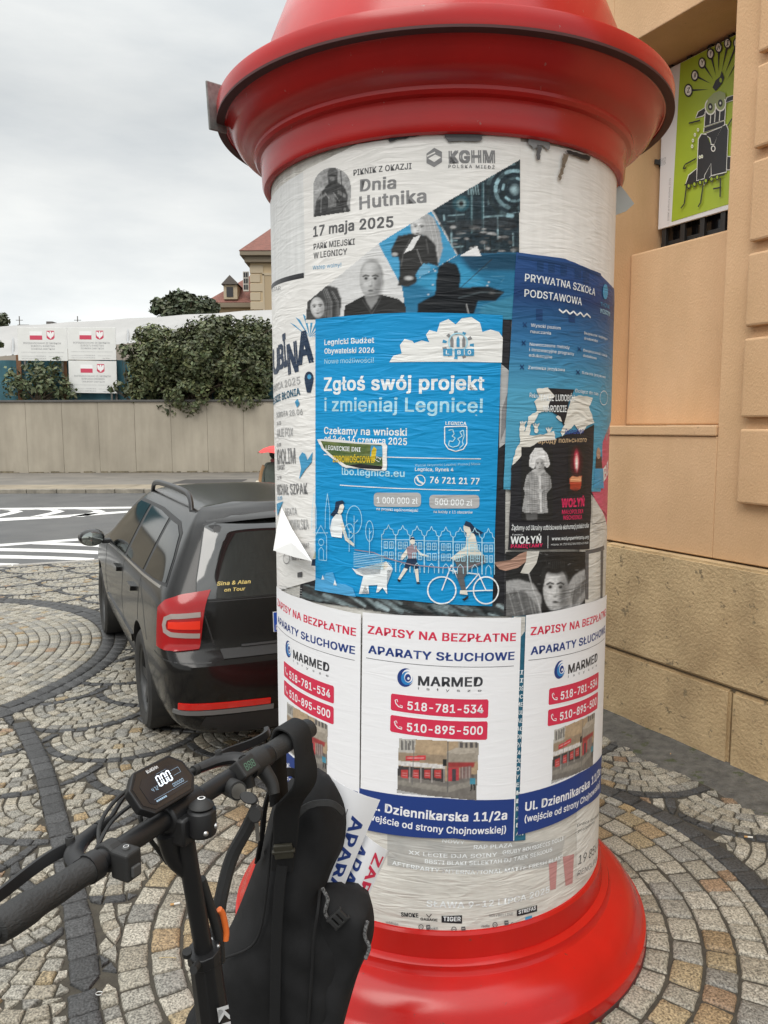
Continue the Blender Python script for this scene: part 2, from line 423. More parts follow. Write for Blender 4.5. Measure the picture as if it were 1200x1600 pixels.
def stone(c, corners, dark, big, reg):
    cs = []
    for q in corners:
        if region(q) != reg and reg:
            t0, t1 = 0, 1
            for _ in range(5):
                t = (t0+t1)/2
                if region(c+(q-c)*t) == reg: t0 = t
                else: t1 = t
            q = c+(q-c)*t0
        cs.append(q)
    ar = abs(sum(cs[i].x*cs[(i+1) % 4].y-cs[(i+1) % 4].x*cs[i].y for i in range(4))/2)
    full = abs(sum(corners[i].x*corners[(i+1) % 4].y-corners[(i+1) % 4].x*corners[i].y for i in range(4))/2)
    if ar < full*.16 or ar < .0005: return
    cc = (cs[0]+cs[1]+cs[2]+cs[3])/4; size = math.sqrt(ar)
    near = c.y < 5.2
    out = []
    for i in range(4):
        a, b = cs[i], cs[(i+1) % 4]
        a = a+Vector((rs.uniform(-1, 1), rs.uniform(-1, 1)))*size*(.02 if not dark else .012)
        if near:
            ks = (.05, .30, .70, .95)
            for t in ks:
                q = a.lerp(b, t); q += (q-cc)*rs.uniform(-.045, .03)
                out.append(q)
        else:
            out += [a.lerp(b, .08), a.lerp(b, .92)]
    h = rs.gauss(0, .0022 if not dark else .0015); tx, ty = rs.gauss(0, .016), rs.gauss(0, .016); b0 = len(SV); n = len(out)
    def zz(q): return h+tx*(q.x-cc.x)+ty*(q.y-cc.y)
    for q in out: SV.append((q.x, q.y, -.035))
    for q in out: SV.append((q.x, q.y, zz(q)-.006))
    ins = min(.006, size*.075)
    for q in out:
        d = (q-cc).length; q2 = cc+(q-cc)*(1-ins/max(d, .01)); SV.append((q2.x, q2.y, zz(q2)+rs.uniform(-.001, .001)))
    if near:
        for q in out: q2 = cc+(q-cc)*.5; SV.append((q2.x, q2.y, zz(q2)+size*.012+rs.uniform(-.0015, .0015)))
    SV.append((cc.x, cc.y, h+size*.016))
    lay = 4 if near else 3
    nf0 = len(SF)
    for k in range(lay-1):
        for i in range(n): SF.append((b0+k*n+i, b0+k*n+(i+1) % n, b0+(k+1)*n+(i+1) % n, b0+(k+1)*n+i))
    for i in range(n): SF.append((b0+(lay-1)*n+i, b0+(lay-1)*n+(i+1) % n, b0+lay*n))
    if dark: k = rs.uniform(.8, 1.25); t = (.066*k, .067*k, .070*k) if big is not None else (.10*k, .098*k, .092*k)
    else:
        t = rs.choice(OCHR) if rs.random() < (.30 if big else .045) else rs.choice(GRAN); k = rs.uniform(.82, 1.08); t = (t[0]*k, t[1]*k, t[2]*k)
    ST.extend([t]*(lay*n+1))
def ring_row(c, r0, r1, w, dark, big, reg, a0=0, a1=2*math.pi, gap=.006, jit=0):
    rm = (r0+r1)/2; n = max(3, int((a1-a0)*rm/w)); ph = rs.random()
    # irregular widths round the row
    ws = [rs.uniform(.78, 1.22) for _ in range(n)]; tot = sum(ws); a = a0+ph*(a1-a0)/n
    for k in range(n):
        da = ws[k]/tot*(a1-a0); b = a+da; m = c+Vector((math.cos((a+b)/2), math.sin((a+b)/2)))*rm
        if visible(m):
            g = gap/2; P = lambda r, t: c+Vector((math.cos(t), math.sin(t)))*r
            rg = region(m)
            if rg != reg:                                    # a stone cut by the edge of its field
                for q in (P(r0+g, a), P(r1-g, a), P(r1-g, b), P(r0+g, b)):
                    q = q.lerp(m, .22)
                    if region(q) == reg: m, rg = q, reg; break
            if rg == reg: stone(m, [P(r0+g, a+g/rm), P(r1-g, a+g/rm), P(r1-g, b-g/rm), P(r0+g, b-g/rm)], dark, big, reg)
        a = b
r = .765
for wd in (.105, .108, .108, .108): ring_row(CC, r, r+wd, .112, False, True, ('ring', False), gap=.009); r += wd+.002
ring_row(CC, 1.20, 1.26, .07, False, False, ('ring', True))
ring_row(CC, RB0, RB1, .115, True, False, ('ringband',), gap=.006)
r = .12
while r < BIGR-.22-.05:
    ring_row(BIGC, r, r+.0855, .084, False, False, ('rose', False)); r += .086
for k in range(2): ring_row(BIGC, BIGR-.215+k*.107, BIGR-.215+(k+1)*.107, .12, True, False, ('rose', True))
for i in range(0, len(BP)-3, 2):                             # the dark row that runs from the ring to the rosette
    pass
d = 0; L = [0]
for a, b in zip(BP, BP[1:]): L.append(L[-1]+(b-a).length)
def bpt(t):
    for i in range(len(L)-1):
        if L[i+1] >= t: k = (t-L[i])/(L[i+1]-L[i]); return BP[i].lerp(BP[i+1], k), (BP[i+1]-BP[i]).normalized()
    return BP[-1], (BP[-1]-BP[-2]).normalized()
t = 0
while t < L[-1]-.1:
    w_ = rs.uniform(.09, .13); a, ta = bpt(t+.003); b, tb = bpt(t+w_-.003); na, nb = Vector((-ta.y, ta.x))*.05, Vector((-tb.y, tb.x))*.05
    stone((a+b)/2, [a-na, a+na, b+nb, b-nb], True, False, None if (a-CC).length > RB1+.05 and (a-BIGC).length > BIGR+.02 else ('lband',)); t += w_
seen = set()
for j in range(0, 40):
    for i in range(-16, 8):
        ox = .5*SW if j & 1 else 0
        c = Vector((i*SW+ox+.11, j*SW*.5+.32))
        if not visible(c, 2.0) or edist(c.x, c.y) > .6: continue
        key = ('fan', (round(c.x, 3), round(c.y, 3)), False); keyi = (*key[:2], True); Rr = SR*1.16
        cu = c+Vector((0, .55))
        for k in range(6): ring_row(cu, .36+k*.066, .36+(k+1)*.066, .074, False, False, keyi, R_(225), R_(315))
        r = .185; nr = 4; dr = (Rr-.058-.185)/nr
        while r < Rr-.058-.02: ring_row(c, r, r+dr, .074, False, False, key, gap=.006); r += dr
        ring_row(c, Rr-.056, Rr-.003, .085, True, False, key, R_(180-30), R_(360+30), gap=.005)
        if r < Rr: pass
m_gran = mat('granite_setts', (1.18, 1.16, 1.12), .62, c2=(.20, .195, .185), vscale=135, vdetail=4, bump=.9, bscale=90, bdist=.004, tint='tint')
me = bpy.data.meshes.new('cobblestone_paving'); me.from_pydata(SV, [], SF); me.materials.append(m_gran)
ca = me.color_attributes.new('tint', 'FLOAT_COLOR', 'POINT')
ca.data.foreach_set('color', [x for t in ST for x in (t[0], t[1], t[2], 1)])
me.polygons.foreach_set('use_smooth', [True]*len(me.polygons)); me.set_sharp_from_angle(angle=R_(50)); me.update()
tag(link('cobblestone_paving', me), kind='structure')
# tar strip along the foot of the building
m_tar = mat('old_asphalt', (.060, .057, .052), .75, c2=(.13, .122, .108), vscale=16, vdetail=9, bump=1, bscale=70, bdist=.012, chips=((.055, .062, .028), .60, 7))
a, b = BLD_B-BLD_D*3.5, BLD_B+BLD_D*4.6
vs, fs = [], []
for i in range(82):
    p = a.lerp(b, i/81)
    for k in range(5):
        q = p+BLD_N*(.02+(.40+.05*math.sin(p.y*9))*k/4); vs.append((q.x, q.y, (.016, .013, .011, .007, -.014)[k]+.007*mnoise.noise((q.x*6, q.y*6, 0))))
for i in range(81):
    for k in range(4): fs.append((i*5+k, i*5+k+1, i*5+k+6, i*5+k+5))
tag(raw('asphalt_strip', vs, fs, m_tar, smooth=True), kind='structure')
# edging stones between setts and carriageway
bm = bmesh.new(); x = -14.0
while x < 8:
    l = rs.uniform(.7, 1.0); p = EDGE0+Vector((1, EDGES)).normalized()*((x+5.2)*1.088)
    M = Matrix.Translation((p.x, p.y, -.10)) @ Matrix.Rotation(math.atan(EDGES), 4, 'Z')
    box(bm, (0, -.06, 0), (l-.012, .06, .105+rs.uniform(-.004, .004)), M); x += l/1.088
tag(bmobj('edging_kerb', bm, mat('kerb_granite', (.34, .32, .29), .7, var=.35, vscale=60, bump=.4, bscale=90), bevel=.008), kind='structure')

# ---- carriageway markings
m_wht = mat('road_paint', (.80, .79, .76), .55, c2=(.55, .54, .52), vscale=14, vdetail=6)
def Z5(x, y): return (x/2.609, 600+y/2.609)
MK = [[(-40, 506), (545, 500), (545, 507), (-40, 514)], [(-40, 549), (250, 535), (548, 515), (548, 522), (250, 545), (-40, 561)],
      [(-40, 655), (150, 642), (372, 625), (395, 634), (200, 646), (-40, 665)], [(150, 642), (445, 657), (432, 666), (130, 653)],
      [(-40, 667), (0, 669), (418, 681), (416, 694), (0, 681), (-40, 679)], [(-40, 696), (385, 710), (382, 720), (-40, 710)], [(-40, 729), (78, 732), (60, 743), (-40, 745)]]
for tip in (95, 265, 432):
    MK.append([(tip-130, 511), (tip-30, 512), (tip, 519), (tip-30, 527), (tip-95, 541), (tip-150, 542), (tip-62, 524), (tip-48, 519), (tip-62, 515)])
vs, fs = [], []
for q in MK:
    pts = [onroad(*Z5(*p)) for p in q]; v2, f2 = fill_poly([(p.x, p.y) for p in pts], .45); b0 = len(vs)
    vs += [(p.x, p.y, terrain(p.x, p.y)) for p in v2]; fs += [[i+b0 for i in f] for f in f2]
fs2 = []
for f in fs:
    a, b, c = [Vector(vs[i]) for i in f[:3]]
    fs2.append(f if (b-a).cross(c-a).z > 0 else f[::-1])
tag(raw('road_markings', vs, fs2, m_wht), kind='structure')

# ---- far kerb and pavement
YK = 26.2
bm = bmesh.new(); x = -45.0
while x < 20:
    l = rs.uniform(.95, 1.05); box(bm, (x, YK, ZR-.1), (x+l-.02, YK+.22, ZR+.14)); x += l
tag(bmobj('kerb', bm, mat('kerb_concrete', (.30, .27, .22), .8, var=.45, vscale=3, vdetail=6), bevel=.02), kind='structure')
tag(grid_sheet('pavement', lins(-45, 20, 60), lins(YK+.22, 36.2, 8), lambda x, y: ZR+.125, mat('pavement_asphalt', (.125, .115, .10), .8, c2=(.19, .17, .145), vscale=.7, vdetail=8)), kind='structure')
bm = bmesh.new()
for i in range(22): box(bm, (-45+i*3, YK+.24, ZR+.1), (-45+i*3+2.98, YK+2.2, ZR+.131))
tag(bmobj('paving_slabs', bm, mat('slab_concrete', (.30, .25, .18), .85, var=.35, vscale=1.2, vdetail=6)), kind='structure')
bm = bmesh.new(); p0 = at(285, 748, 30.5); p1 = at(368, 755, 28.5)
box(bm, (p0.x, 28.9, ZR+.1), (p1.x, 31.0, ZR+.136))
tag(bmobj('pavement_patch', bm, mat('fresh_asphalt', (.05, .045, .042), .8, var=.2)), kind='structure')

# ================================================================== background wall, fence, boards, tent, houses, greenery
WY = 36.0
m_conc = mat('precast_concrete', (.40, .355, .285), .85, c2=(.30, .265, .21), vscale=.55, vdetail=9, stretch=(1, 1, .6), bump=.15, bscale=8, streak=.10)
wall = empty('retaining_wall', (-12, WY, ZR))
rs2 = random.Random(5); pw = 56*WY/1202*1.005; x0 = at(42, 690, WY).x
for i in range(-9, 14):
    bm = bmesh.new(); a = x0+i*pw
    vs = box(bm, (a+.003+12, -.012+rs2.uniform(0, .01), .0), (a+pw-.003+12, .26, 3.40))
    bmobj('wall_panel', bm, m_conc, wall, bevel=.015)
bm = bmesh.new(); box(bm, (-34, .06, 0), (28, .24, 3.38)); bmobj('wall_core', bm, mat('joint_concrete', (.30, .265, .21), .9), wall)
bm = bmesh.new(); box(bm, (-34, -.08, 3.405), (28, .36, 3.50)); bmobj('coping', bm, mat('dark_coping', (.11, .105, .10), .8, var=.3, vscale=2), wall, bevel=.015)
bm = bmesh.new()
for k in range(260):
    x = -34+rs2.random()*62; h = .05+.22*rs2.random()**2; w_ = .15+rs2.random()*.5
    box(bm, (x, -.07-.05*rs2.random(), .10), (x+w_, -.03, .12+h*.35))
bmobj('weed_fringe', bm, mat('dry_weeds', (.22, .185, .125), .95, var=.5, vscale=6), wall)
tag(wall, 'long beige concrete panel wall with dark coping across the street', 'wall')

FY = WY+1.2
fence = empty('screened_fence', (-14, FY, 3.0))
def pz(px, py, Y): q = at(px, py, Y); return q.x, q.z
bm = bmesh.new(); xa, za = pz(-200, 628, FY); xb, zb = pz(480, 562, FY)
N = 60
vv = [[bm.verts.new((xa+(xb-xa)*i/N+14, .06*math.sin(i*1.3)+.04*math.sin(i*.37), (0 if k == 0 else zb-3.0-.02*math.sin(i*.9)))) for k in (0, 1)] for i in range(N+1)]
for i in range(N): bm.faces.new((vv[i][0], vv[i+1][0], vv[i+1][1], vv[i][1]))
bmobj('screen_cloth', bm, mat('teal_cloth', (.045, .15, .19), .75, var=.35, vscale=1.5, stretch=(2, 1, .5)), fence, smooth=True)
for px in (-60, 33, 104, 183, 250, 330, 410):
    bm = bmesh.new(); x, _ = pz(px, 600, FY); ww = .11 if px in (33, 104) else .05
    box(bm, (x-ww+14, -.16, 0), (x+ww+14, -.08, pz(px, 555, FY)[1]-3.0))
    bmobj('post', bm, mat('rusty_post', (.20, .095, .045), .8, var=.3) if px in (33, 104) else mat('grey_post', (.13, .12, .11), .6), fence, bevel=.01)
tag(fence, 'teal cloth covered fence on brown posts above the concrete wall', 'fence')

m_board = mat('white_board', (.72, .72, .70), .45, var=.06, vscale=2)
m_bred = mat('board_red', (.55, .05, .10), .5); m_bgrey = mat('board_grey', (.30, .30, .31), .6); m_bgrey2 = mat('board_pale_grey', (.48, .48, .48), .6)
def Zs(x, y): return (x/6.0, 490+y/6.0)
def flat_text(bm_list, s, M, x0, x1, y, cap, mi, bold=.0):
    vs, fs, adv = text2d(s, bold); k = (x1-x0)/adv; b0 = len(bm_list[0])
    bm_list[0].extend([tuple(M @ Vector((x0+v[0]*k, y+v[1]*cap, 0))) for v in vs]); bm_list[1].extend([[i+b0 for i in f] for f in fs]); bm_list[2].extend([mi]*len(fs))
EAGLE = [(0, .46), (.08, .44), (.12, .36), (.07, .28), (.12, .2), (.2, .36), (.34, .44), (.42, .36), (.42, .12), (.36, -.1), (.24, -.22), (.12, -.2), (.16, -.36), (.08, -.33), (0, -.48)]
EAGLE = EAGLE+[(-x, y) for x, y in EAGLE[-2:0:-1]]
BY = FY-.35
def board(corn, lines, label):
    a = at(*Zs(*corn[0]), BY); b = at(*Zs(*corn[1]), BY); c = at(*Zs(*corn[2]), BY)
    X = (b-a); W = X.length; X.normalize(); H = (a-c).length; Zax = (a-c).normalized()
    root = empty('information_board', (0, 0, 0)); M = frame(c, X, Zax)
    root.matrix_world = M
    bm = bmesh.new(); box(bm, (0, 0, -.03), (W, H, 0)); bmobj('panel', bm, m_board, root, bevel=.006)
    bm = bmesh.new()
    for px in (.12, .88): box(bm, (W*px-.04, -.5, -.10), (W*px+.04, H*.9, -.034))
    bmobj('support_rail', bm, mat('grey_post', (.13, .12, .11)), root)
    bm = bmesh.new(); box(bm, (W*.25, H*.63, .001), (W*.50, H*.76, .004)); box(bm, (W*.25, H*.76, .001), (W*.50, H*.88, .0035), mi=1)
    bmobj('flag', bm, [m_bred, mat('board_white', (.8, .8, .8))], root)
    bm = bmesh.new(); cx_, cy_, k = W*.67, H*.77, H*.27
    sh = [(-.42, .5), (.42, .5), (.45, -.3), (.25, -.46), (0, -.52), (-.25, -.46), (-.45, -.3)]
    bm.faces.new([bm.verts.new((cx_+x*k, cy_+y*k, .003)) for x, y in sh])
    f = bm.faces.new([bm.verts.new((cx_+x*k*.92, cy_+y*k*.92, .006)) for x, y in EAGLE]); f.material_index = 1
    bmobj('crest', bm, [m_bred, mat('board_white', (.8, .8, .8))], root)
    B = ([], [], [])
    for s, x0, x1, y, cap, mi in lines: flat_text(B, s, Matrix.Translation((0, 0, .004)), W*x0, W*x1, H*y, H*cap, mi)
    raw('lettering', B[0], B[1], [m_bgrey, m_bgrey2], root, mi=B[2])
    tag(root, label, 'information board', 'information boards on the fence')
LN = lambda l1, l2, l3: [(l1, .12, .88, .50, .055, 0), (l2, .27, .75, .415, .055, 0), (l3, .27, .75, .33, .05, 0), ('przebudowa infrastruktury publicznej wraz z zagospodarowaniem terenu', .07, .93, .24, .03, 1),
    ('dofinansowanie', .07, .32, .12, .03, 1), ('1 000 000,00 zł', .33, .56, .12, .035, 0), ('całkowita wartość', .07, .32, .05, .03, 1), ('2 500 000,00 zł', .33, .56, .05, .035, 0), ('data podpisania', .62, .9, .12, .028, 1), ('maj 2024 r.', .72, .88, .04, .03, 0)]
board([(166, 128), (632, 132), (172, 440)], LN('DOFINANSOWANO ZE ŚRODKÓW', 'BUDŻETU PAŃSTWA', 'OCHRONA ZABYTKÓW'), 'left white information board, its bottom edge free above the green shrub')
board([(636, 128), (1088, 132), (640, 432)], LN('DOFINANSOWANO ZE ŚRODKÓW', 'BUDŻETU PAŃSTWA', 'OCHRONA ZABYTKÓW'), 'white information board stacked directly above another board')
board([(640, 440), (1090, 446), (650, 742)], LN('DOFINANSOWANO ZE ŚRODKÓW', 'RZĄDOWEGO PROGRAMU', 'ODBUDOWY ZABYTKÓW'), 'lowest white information board, below another board just above the wall')

# ---- marquee roof behind the fence
tent = empty('marquee_tent', (-14, 40, ZR))
TM = Matrix.Translation((14, -40, -ZR))
def tv(px, py, Y): return TM @ at(px, py, Y)
bm = bmesh.new()
e0, e1 = tv(-160, 572, 40), tv(300, 528, 40); r0, r1 = tv(-160, 520, 47), tv(300, 492, 47); e2, r2 = tv(470, 508, 40), tv(470, 480, 47)
NN = 14
def lerpq(a, b, t): return a.lerp(b, t)
rows = []
for i in range(NN+1):
    t = i/NN; ea = lerpq(e0, e2, t); ra = lerpq(r0, r2, t); ea.z = (lerpq(e0, e1, t*1.0)).z if False else ea.z
    sag = -.10*abs(math.sin(t*math.pi*7))
    rows.append([bm.verts.new(ea.lerp(ra, s)+Vector((0, 0, sag*(1-s*.5)-.25*math.sin(s*math.pi)))) for s in (0, .2, .4, .6, .8, 1)])
for i in range(NN):
    for j in range(5): bm.faces.new((rows[i][j], rows[i+1][j], rows[i+1][j+1], rows[i][j+1]))
bmobj('roof_canvas', bm, mat('white_canvas', (.36, .352, .34), .6, var=.14, vscale=.4, vdetail=6), tent, smooth=True)
bm = bmesh.new(); a, b = tv(-160, 573, 39.95), tv(470, 509, 39.95); c, d2 = tv(-160, 640, 39.95), tv(470, 640, 39.95)
bm.faces.new([bm.verts.new(v) for v in (a, b, d2, c)]); bmobj('side_canvas', bm, mat('beige_canvas', (.36, .31, .26), .7, var=.1, vscale=.5), tent)
bm = bmesh.new()
for i in range(0, NN+1, 2):
    tube(bm, [rows_pt for rows_pt in (lerpq(e0, e2, i/NN)+Vector((0, .05, -.03)), lerpq(r0, r2, i/NN)+Vector((0, .05, -.33)))], .05, 8, smooth=False)
bmobj('frame', bm, mat('grey_metal', (.4, .4, .4), .4, .6), tent)
tag(tent, 'long white marquee tent roof behind the fence', 'tent')

# ---- houses
def wallbox(bm, xa, xb, ya, yb, za, zb): box(bm, (xa, ya, za), (xb, yb, zb))
m_pl = mat('ochre_plaster', (.52, .40, .25), .85, var=.12, vscale=.6); m_pl2 = mat('trim_plaster', (.46, .38, .27), .85); m_tile = mat('red_roof_tiles', (.25, .105, .08), .85, c2=(.17, .075, .06), vscale=3, stretch=(1, 1, 4), bump=.6, bscale=14, bdist=.05)
HY = 62.0
house = empty('mansard_house', (-8, HY, ZR)); HM = Vector((8, -HY, -ZR))
def hp(px, py, Y=HY): return at(px, py, Y)+HM
bm = bmesh.new(); c = hp(391, 402); e_ = hp(391, 640); box(bm, (c.x, 0, e_.z-6), (c.x+14, 9, c.z)); bmobj('wall', bm, m_pl, house)
bm = bmesh.new()
z = c.z-.6
for k in range(16):
    wdt = .75 if k & 1 else 1.0; box(bm, (c.x-.06, -.06, z-.62), (c.x+wdt, .3, z)); z -= .70
bmobj('quoin', bm, m_pl2, house, bevel=.03)
bm = bmesh.new(); box(bm, (c.x-.7, -.7, c.z+.003), (c.x+14.5, 9.5, c.z+.35)); box(bm, (c.x-.4, -.4, c.z-.45), (c.x+14.3, 9.2, c.z)); bmobj('cornice', bm, mat('cornice_stone', (.22, .18, .13), .85), house, bevel=.04)
bm = bmesh.new(); b = [(c.x-.75, -.75, c.z+.36), (c.x+14.5, -.75, c.z+.36), (c.x+14.5, 9.5, c.z+.36), (c.x-.75, 9.5, c.z+.36)]; t = [(c.x+3.1, 3.2, c.z+4.2), (c.x+11, 3.2, c.z+4.2), (c.x+11, 6, c.z+4.2), (c.x+3.1, 6, c.z+4.2)]
vb = [bm.verts.new(q) for q in b]; vt = [bm.verts.new(q) for q in t]
for i in range(4): bm.faces.new((vb[i], vb[(i+1) % 4], vt[(i+1) % 4], vt[i]))
bm.faces.new(vt); bm.faces.new(vb); bmobj('roof', bm, m_tile, house)
wd = empty('placeholder'); bpy.data.objects.remove(wd)
bm = bmesh.new(); q = hp(413, 425); box(bm, (q.x, -.05, c.z-5.4), (q.x+1.3, .1, c.z-1.4)); wdo = bmobj('blind_window', bm, mat('niche_plaster', (.40, .31, .20), .9), house)
bm = bmesh.new(); box(bm, (q.x-.15, -.09, c.z-5.55), (q.x-.003, .05, c.z-1.3)); box(bm, (q.x+1.303, -.09, c.z-5.55), (q.x+1.45, .05, c.z-1.3)); box(bm, (q.x-.15, -.09, c.z-1.397), (q.x+1.45, .05, c.z-1.2)); bmobj('frame', bm, m_pl2, wdo)
tag(house, 'tall ochre house with quoined corner and red roof rising behind the bush', 'house')
HY2 = 66.0
h2 = empty('dormer_house', (-12, HY2, ZR)); HM2 = Vector((12, -HY2, -ZR))
def hq(px, py, Y=HY2): return at(px, py, Y)+HM2
bm = bmesh.new(); a = hq(326, 482); b = hq(400, 474); box(bm, (a.x+.2, 0, a.z-16), (b.x, 8, a.z)); bmobj('wall', bm, m_pl, h2)
bm = bmesh.new(); box(bm, (a.x-.3, -.5, a.z+.003), (b.x, 8, a.z+.4)); bmobj('eaves', bm, mat('cornice_stone', (.22, .18, .13)), h2, bevel=.04)
bm = bmesh.new(); top = hq(392, 412); v = [bm.verts.new(q) for q in ((a.x-.3, -.5, a.z+.41), (b.x, -.5, a.z+.41), (b.x, 3.5, top.z), (top.x-.1, 3.5, top.z), (a.x-.3, 8, a.z+.41), (b.x, 8, a.z+.41))]
bm.faces.new(v[:4]); bm.faces.new((v[0], v[3], v[4])); bm.faces.new((v[4], v[3], v[2], v[5])); bmobj('roof', bm, m_tile, h2)
bm = bmesh.new(); p, q = hq(350, 468, HY2-.3), hq(371, 445, HY2-.3); box(bm, (p.x, -.4, p.z), (q.x, 3, q.z)); dm = bmobj('dormer', bm, m_pl2, h2, bevel=.03)
bm = bmesh.new(); box(bm, (p.x+.25, -.45, p.z+.2), (q.x-.35, -.405, q.z-.2)); bmobj('pane', bm, mat('dark_glass', (.03, .03, .035)), dm)
bm = bmesh.new(); v = [bm.verts.new(k) for k in ((p.x-.15, -.6, q.z), (q.x+.15, -.6, q.z), ((p.x+q.x)/2, -.6, q.z+.75), (p.x-.15, 3, q.z), (q.x+.15, 3, q.z), ((p.x+q.x)/2, 3, q.z+.75))]
for f in ((0, 1, 2), (0, 2, 5, 3), (1, 4, 5, 2), (3, 5, 4)): bm.faces.new([v[i] for i in f])
bmobj('dormer_roof', bm, mat('dark_sheet', (.10, .085, .075), .6), dm)
bm = bmesh.new(); p, q = hq(380, 455, HY2-.6), hq(388, 424, HY2-.6); box(bm, (p.x, -.6, p.z), (q.x, -.35, q.z)); w2 = bmobj('window', bm, mat('white_frame', (.62, .60, .55), .6), h2)
bm = bmesh.new()
for i in range(2):
    for j in range(3):
        ww, hh = (q.x-p.x), (q.z-p.z); box(bm, (p.x+ww*(.12+.42*i), -.62, p.z+hh*(.08+.31*j)), (p.x+ww*(.46+.42*i), -.603, p.z+hh*(.33+.31*j)))
bmobj('pane', bm, mat('dark_glass', (.03, .03, .035)), w2)
tag(h2, 'lower red roofed house with small dormer left of the tall ochre house', 'house')
HY3 = 80.0
h3 = empty('distant_building', (-40, HY3, ZR)); HM3 = Vector((40, -HY3, -ZR))
def h3p(px, py): return at(px, py, HY3)+HM3
for nm, (xa, xb, ya, yb), m_ in (('roof_block', (53, 87, 508, 530), 'a'), ('chimney', (72, 82, 502, 508), 'b'), ('roof_block', (28, 45, 507, 530), 'b')):
    bm = bmesh.new(); p, q = h3p(xa, yb), h3p(xb, ya); z0 = p.z if nm == 'chimney' else -1
    box(bm, (p.x, 0, z0+(.003 if nm == 'chimney' else 0)), (q.x, 3 if nm == 'chimney' else 8, q.z)); bmobj(nm, bm, mat('grey_plaster', (.30, .28, .25), .9) if m_ == 'a' else mat('dark_brick', (.13, .12, .115), .9), h3, bevel=.05)
for px in (30, 121):
    bm = bmesh.new(); p, q = h3p(px, 507), h3p(px, 494); tube(bm, [p-Vector((0, 0, 4)), q], .05, 6, smooth=False); tube(bm, [q+Vector((-.35, 0, -.4)), q+Vector((.35, 0, -.4))], .03, 6, smooth=False)
    bmobj('aerial', bm, mat('grey_post', (.13, .12, .11)), h3)
tag(h3, 'far grey roofline with chimney and aerials peeking above the tent', 'building')

# ---- foliage
def leaf_mat(name, c, c2): return mat(name, c, .55, c2=c2, vscale=.9, vdetail=3, tint='tint')
def foliage(name, blobs, n, size, m, parent, seed, elong=1.6):
    rd = random.Random(seed); V, F, T = [], [], []
    vol = [b[1][0]*b[1][1]*b[1][2] for b in blobs]; tot = sum(vol)
    for (c, r), v in zip(blobs, vol):
        for _ in range(int(n*v/tot)):
            d = Vector((rd.gauss(0, 1), rd.gauss(0, 1), rd.gauss(0, 1))).normalized()
            k = (rd.random()**.45)*(1+.26*mnoise.noise(d*2.3+Vector(c)))
            p = Vector(c)+Vector((d.x*r[0], d.y*r[1], d.z*r[2]))*k
            if mnoise.noise(p*1.1*(1/max(r[0], .5))*2.2) < -.22: continue
            a = Vector((rd.gauss(0, 1), rd.gauss(0, 1), rd.gauss(0, .6))).normalized(); nn = (d+Vector((rd.gauss(0, .7), rd.gauss(0, .7), rd.gauss(.5, .6)))).normalized()
            a = (a-nn*a.dot(nn)).normalized(); b = nn.cross(a); s = size*rd.uniform(.5, 1.45); b0 = len(V)
            V += [p-a*s*elong/2, p+b*s*.42+nn*s*.08, p+a*s*elong/2, p-b*s*.42+nn*s*.08]; F.append((b0, b0+1, b0+2, b0+3))
            g_ = rd.uniform(.55, 1.4); y_ = rd.uniform(.88, 1.2); T += [(g_*y_, g_, g_*.9)]*4
    o = raw(name, V, F, m, parent); ca = o.data.color_attributes.new('tint', 'FLOAT_COLOR', 'POINT'); ca.data.foreach_set('color', [x for t in T for x in (*t, 1)]); return o
def branches(parent, base, blobs, r, seed, name='branch', m=None):
    rd = random.Random(seed); bm = bmesh.new()
    for c, rr in blobs:
        for _ in range(3):
            e_ = Vector(c)+Vector((rd.uniform(-1, 1)*rr[0], rd.uniform(-1, 1)*rr[1], rd.uniform(-.2, .9)*rr[2]))*.8; b_ = Vector(base)+Vector((rd.uniform(-.2, .2), 0, 0))
            mid = b_.lerp(e_, .5)+Vector((rd.uniform(-.3, .3), rd.uniform(-.2, .2), rd.uniform(.1, .5)))*r*6
            tube(bm, [b_, mid, e_], lambda t, r=r: r*(1-.8*t), 6, 4)
    return bmobj(name, bm, m or mat('bark', (.10, .075, .05), .9, var=.3), parent, smooth=True)
def plant(name, base_px, Y, blobs_px, n, size, m, label, cat, seed, br=.06, stem='stem', leaf='foliage', depth=.8, group=None):
    b = at(*base_px, Y); root = empty(name, b); bl = []
    for (px, py, rx, ry) in blobs_px:
        c = at(px, py, Y)-b; k = Y/1202; bl.append((c, (rx*k, max(rx, ry)*k*depth, ry*k)))
    foliage(leaf, bl, n, size, m, root, seed); branches(root, (0, 0, 0), bl, br, seed, stem)
    tag(root, label, cat, group); return root
mg = leaf_mat('dark_leaves', (.105, .125, .055), (.055, .068, .032)); mg2 = leaf_mat('mid_leaves', (.10, .125, .06), (.055, .07, .036))
mg3 = leaf_mat('far_leaves', (.085, .105, .06), (.055, .07, .042))
plant('overhanging_shrub', (300, 632), WY+.6, [(250, 560, 50, 48), (320, 555, 62, 55), (385, 570, 48, 60), (225, 600, 30, 36), (300, 615, 52, 36), (380, 620, 45, 26), (345, 520, 38, 28), (395, 520, 32, 26), (268, 640, 30, 20), (240, 525, 34, 18), (210, 560, 18, 12), (355, 505, 20, 10), (300, 520, 26, 12), (410, 545, 20, 40)], 52000, .125, mg, 'large dark green shrub spilling over the top of the concrete wall', 'shrub', 11, .07)
plant('sapling', (60, 628), FY-.6, [(30, 605, 26, 22), (75, 600, 36, 26), (60, 578, 24, 18), (100, 610, 16, 16), (20, 585, 14, 16), (88, 572, 10, 16), (112, 615, 14, 10)], 1300, .16, leaf_mat('light_leaves', (.13, .16, .085), (.08, .10, .05)), 'thin light green shrub growing below the left board in front of the teal cloth', 'shrub', 12, .035)
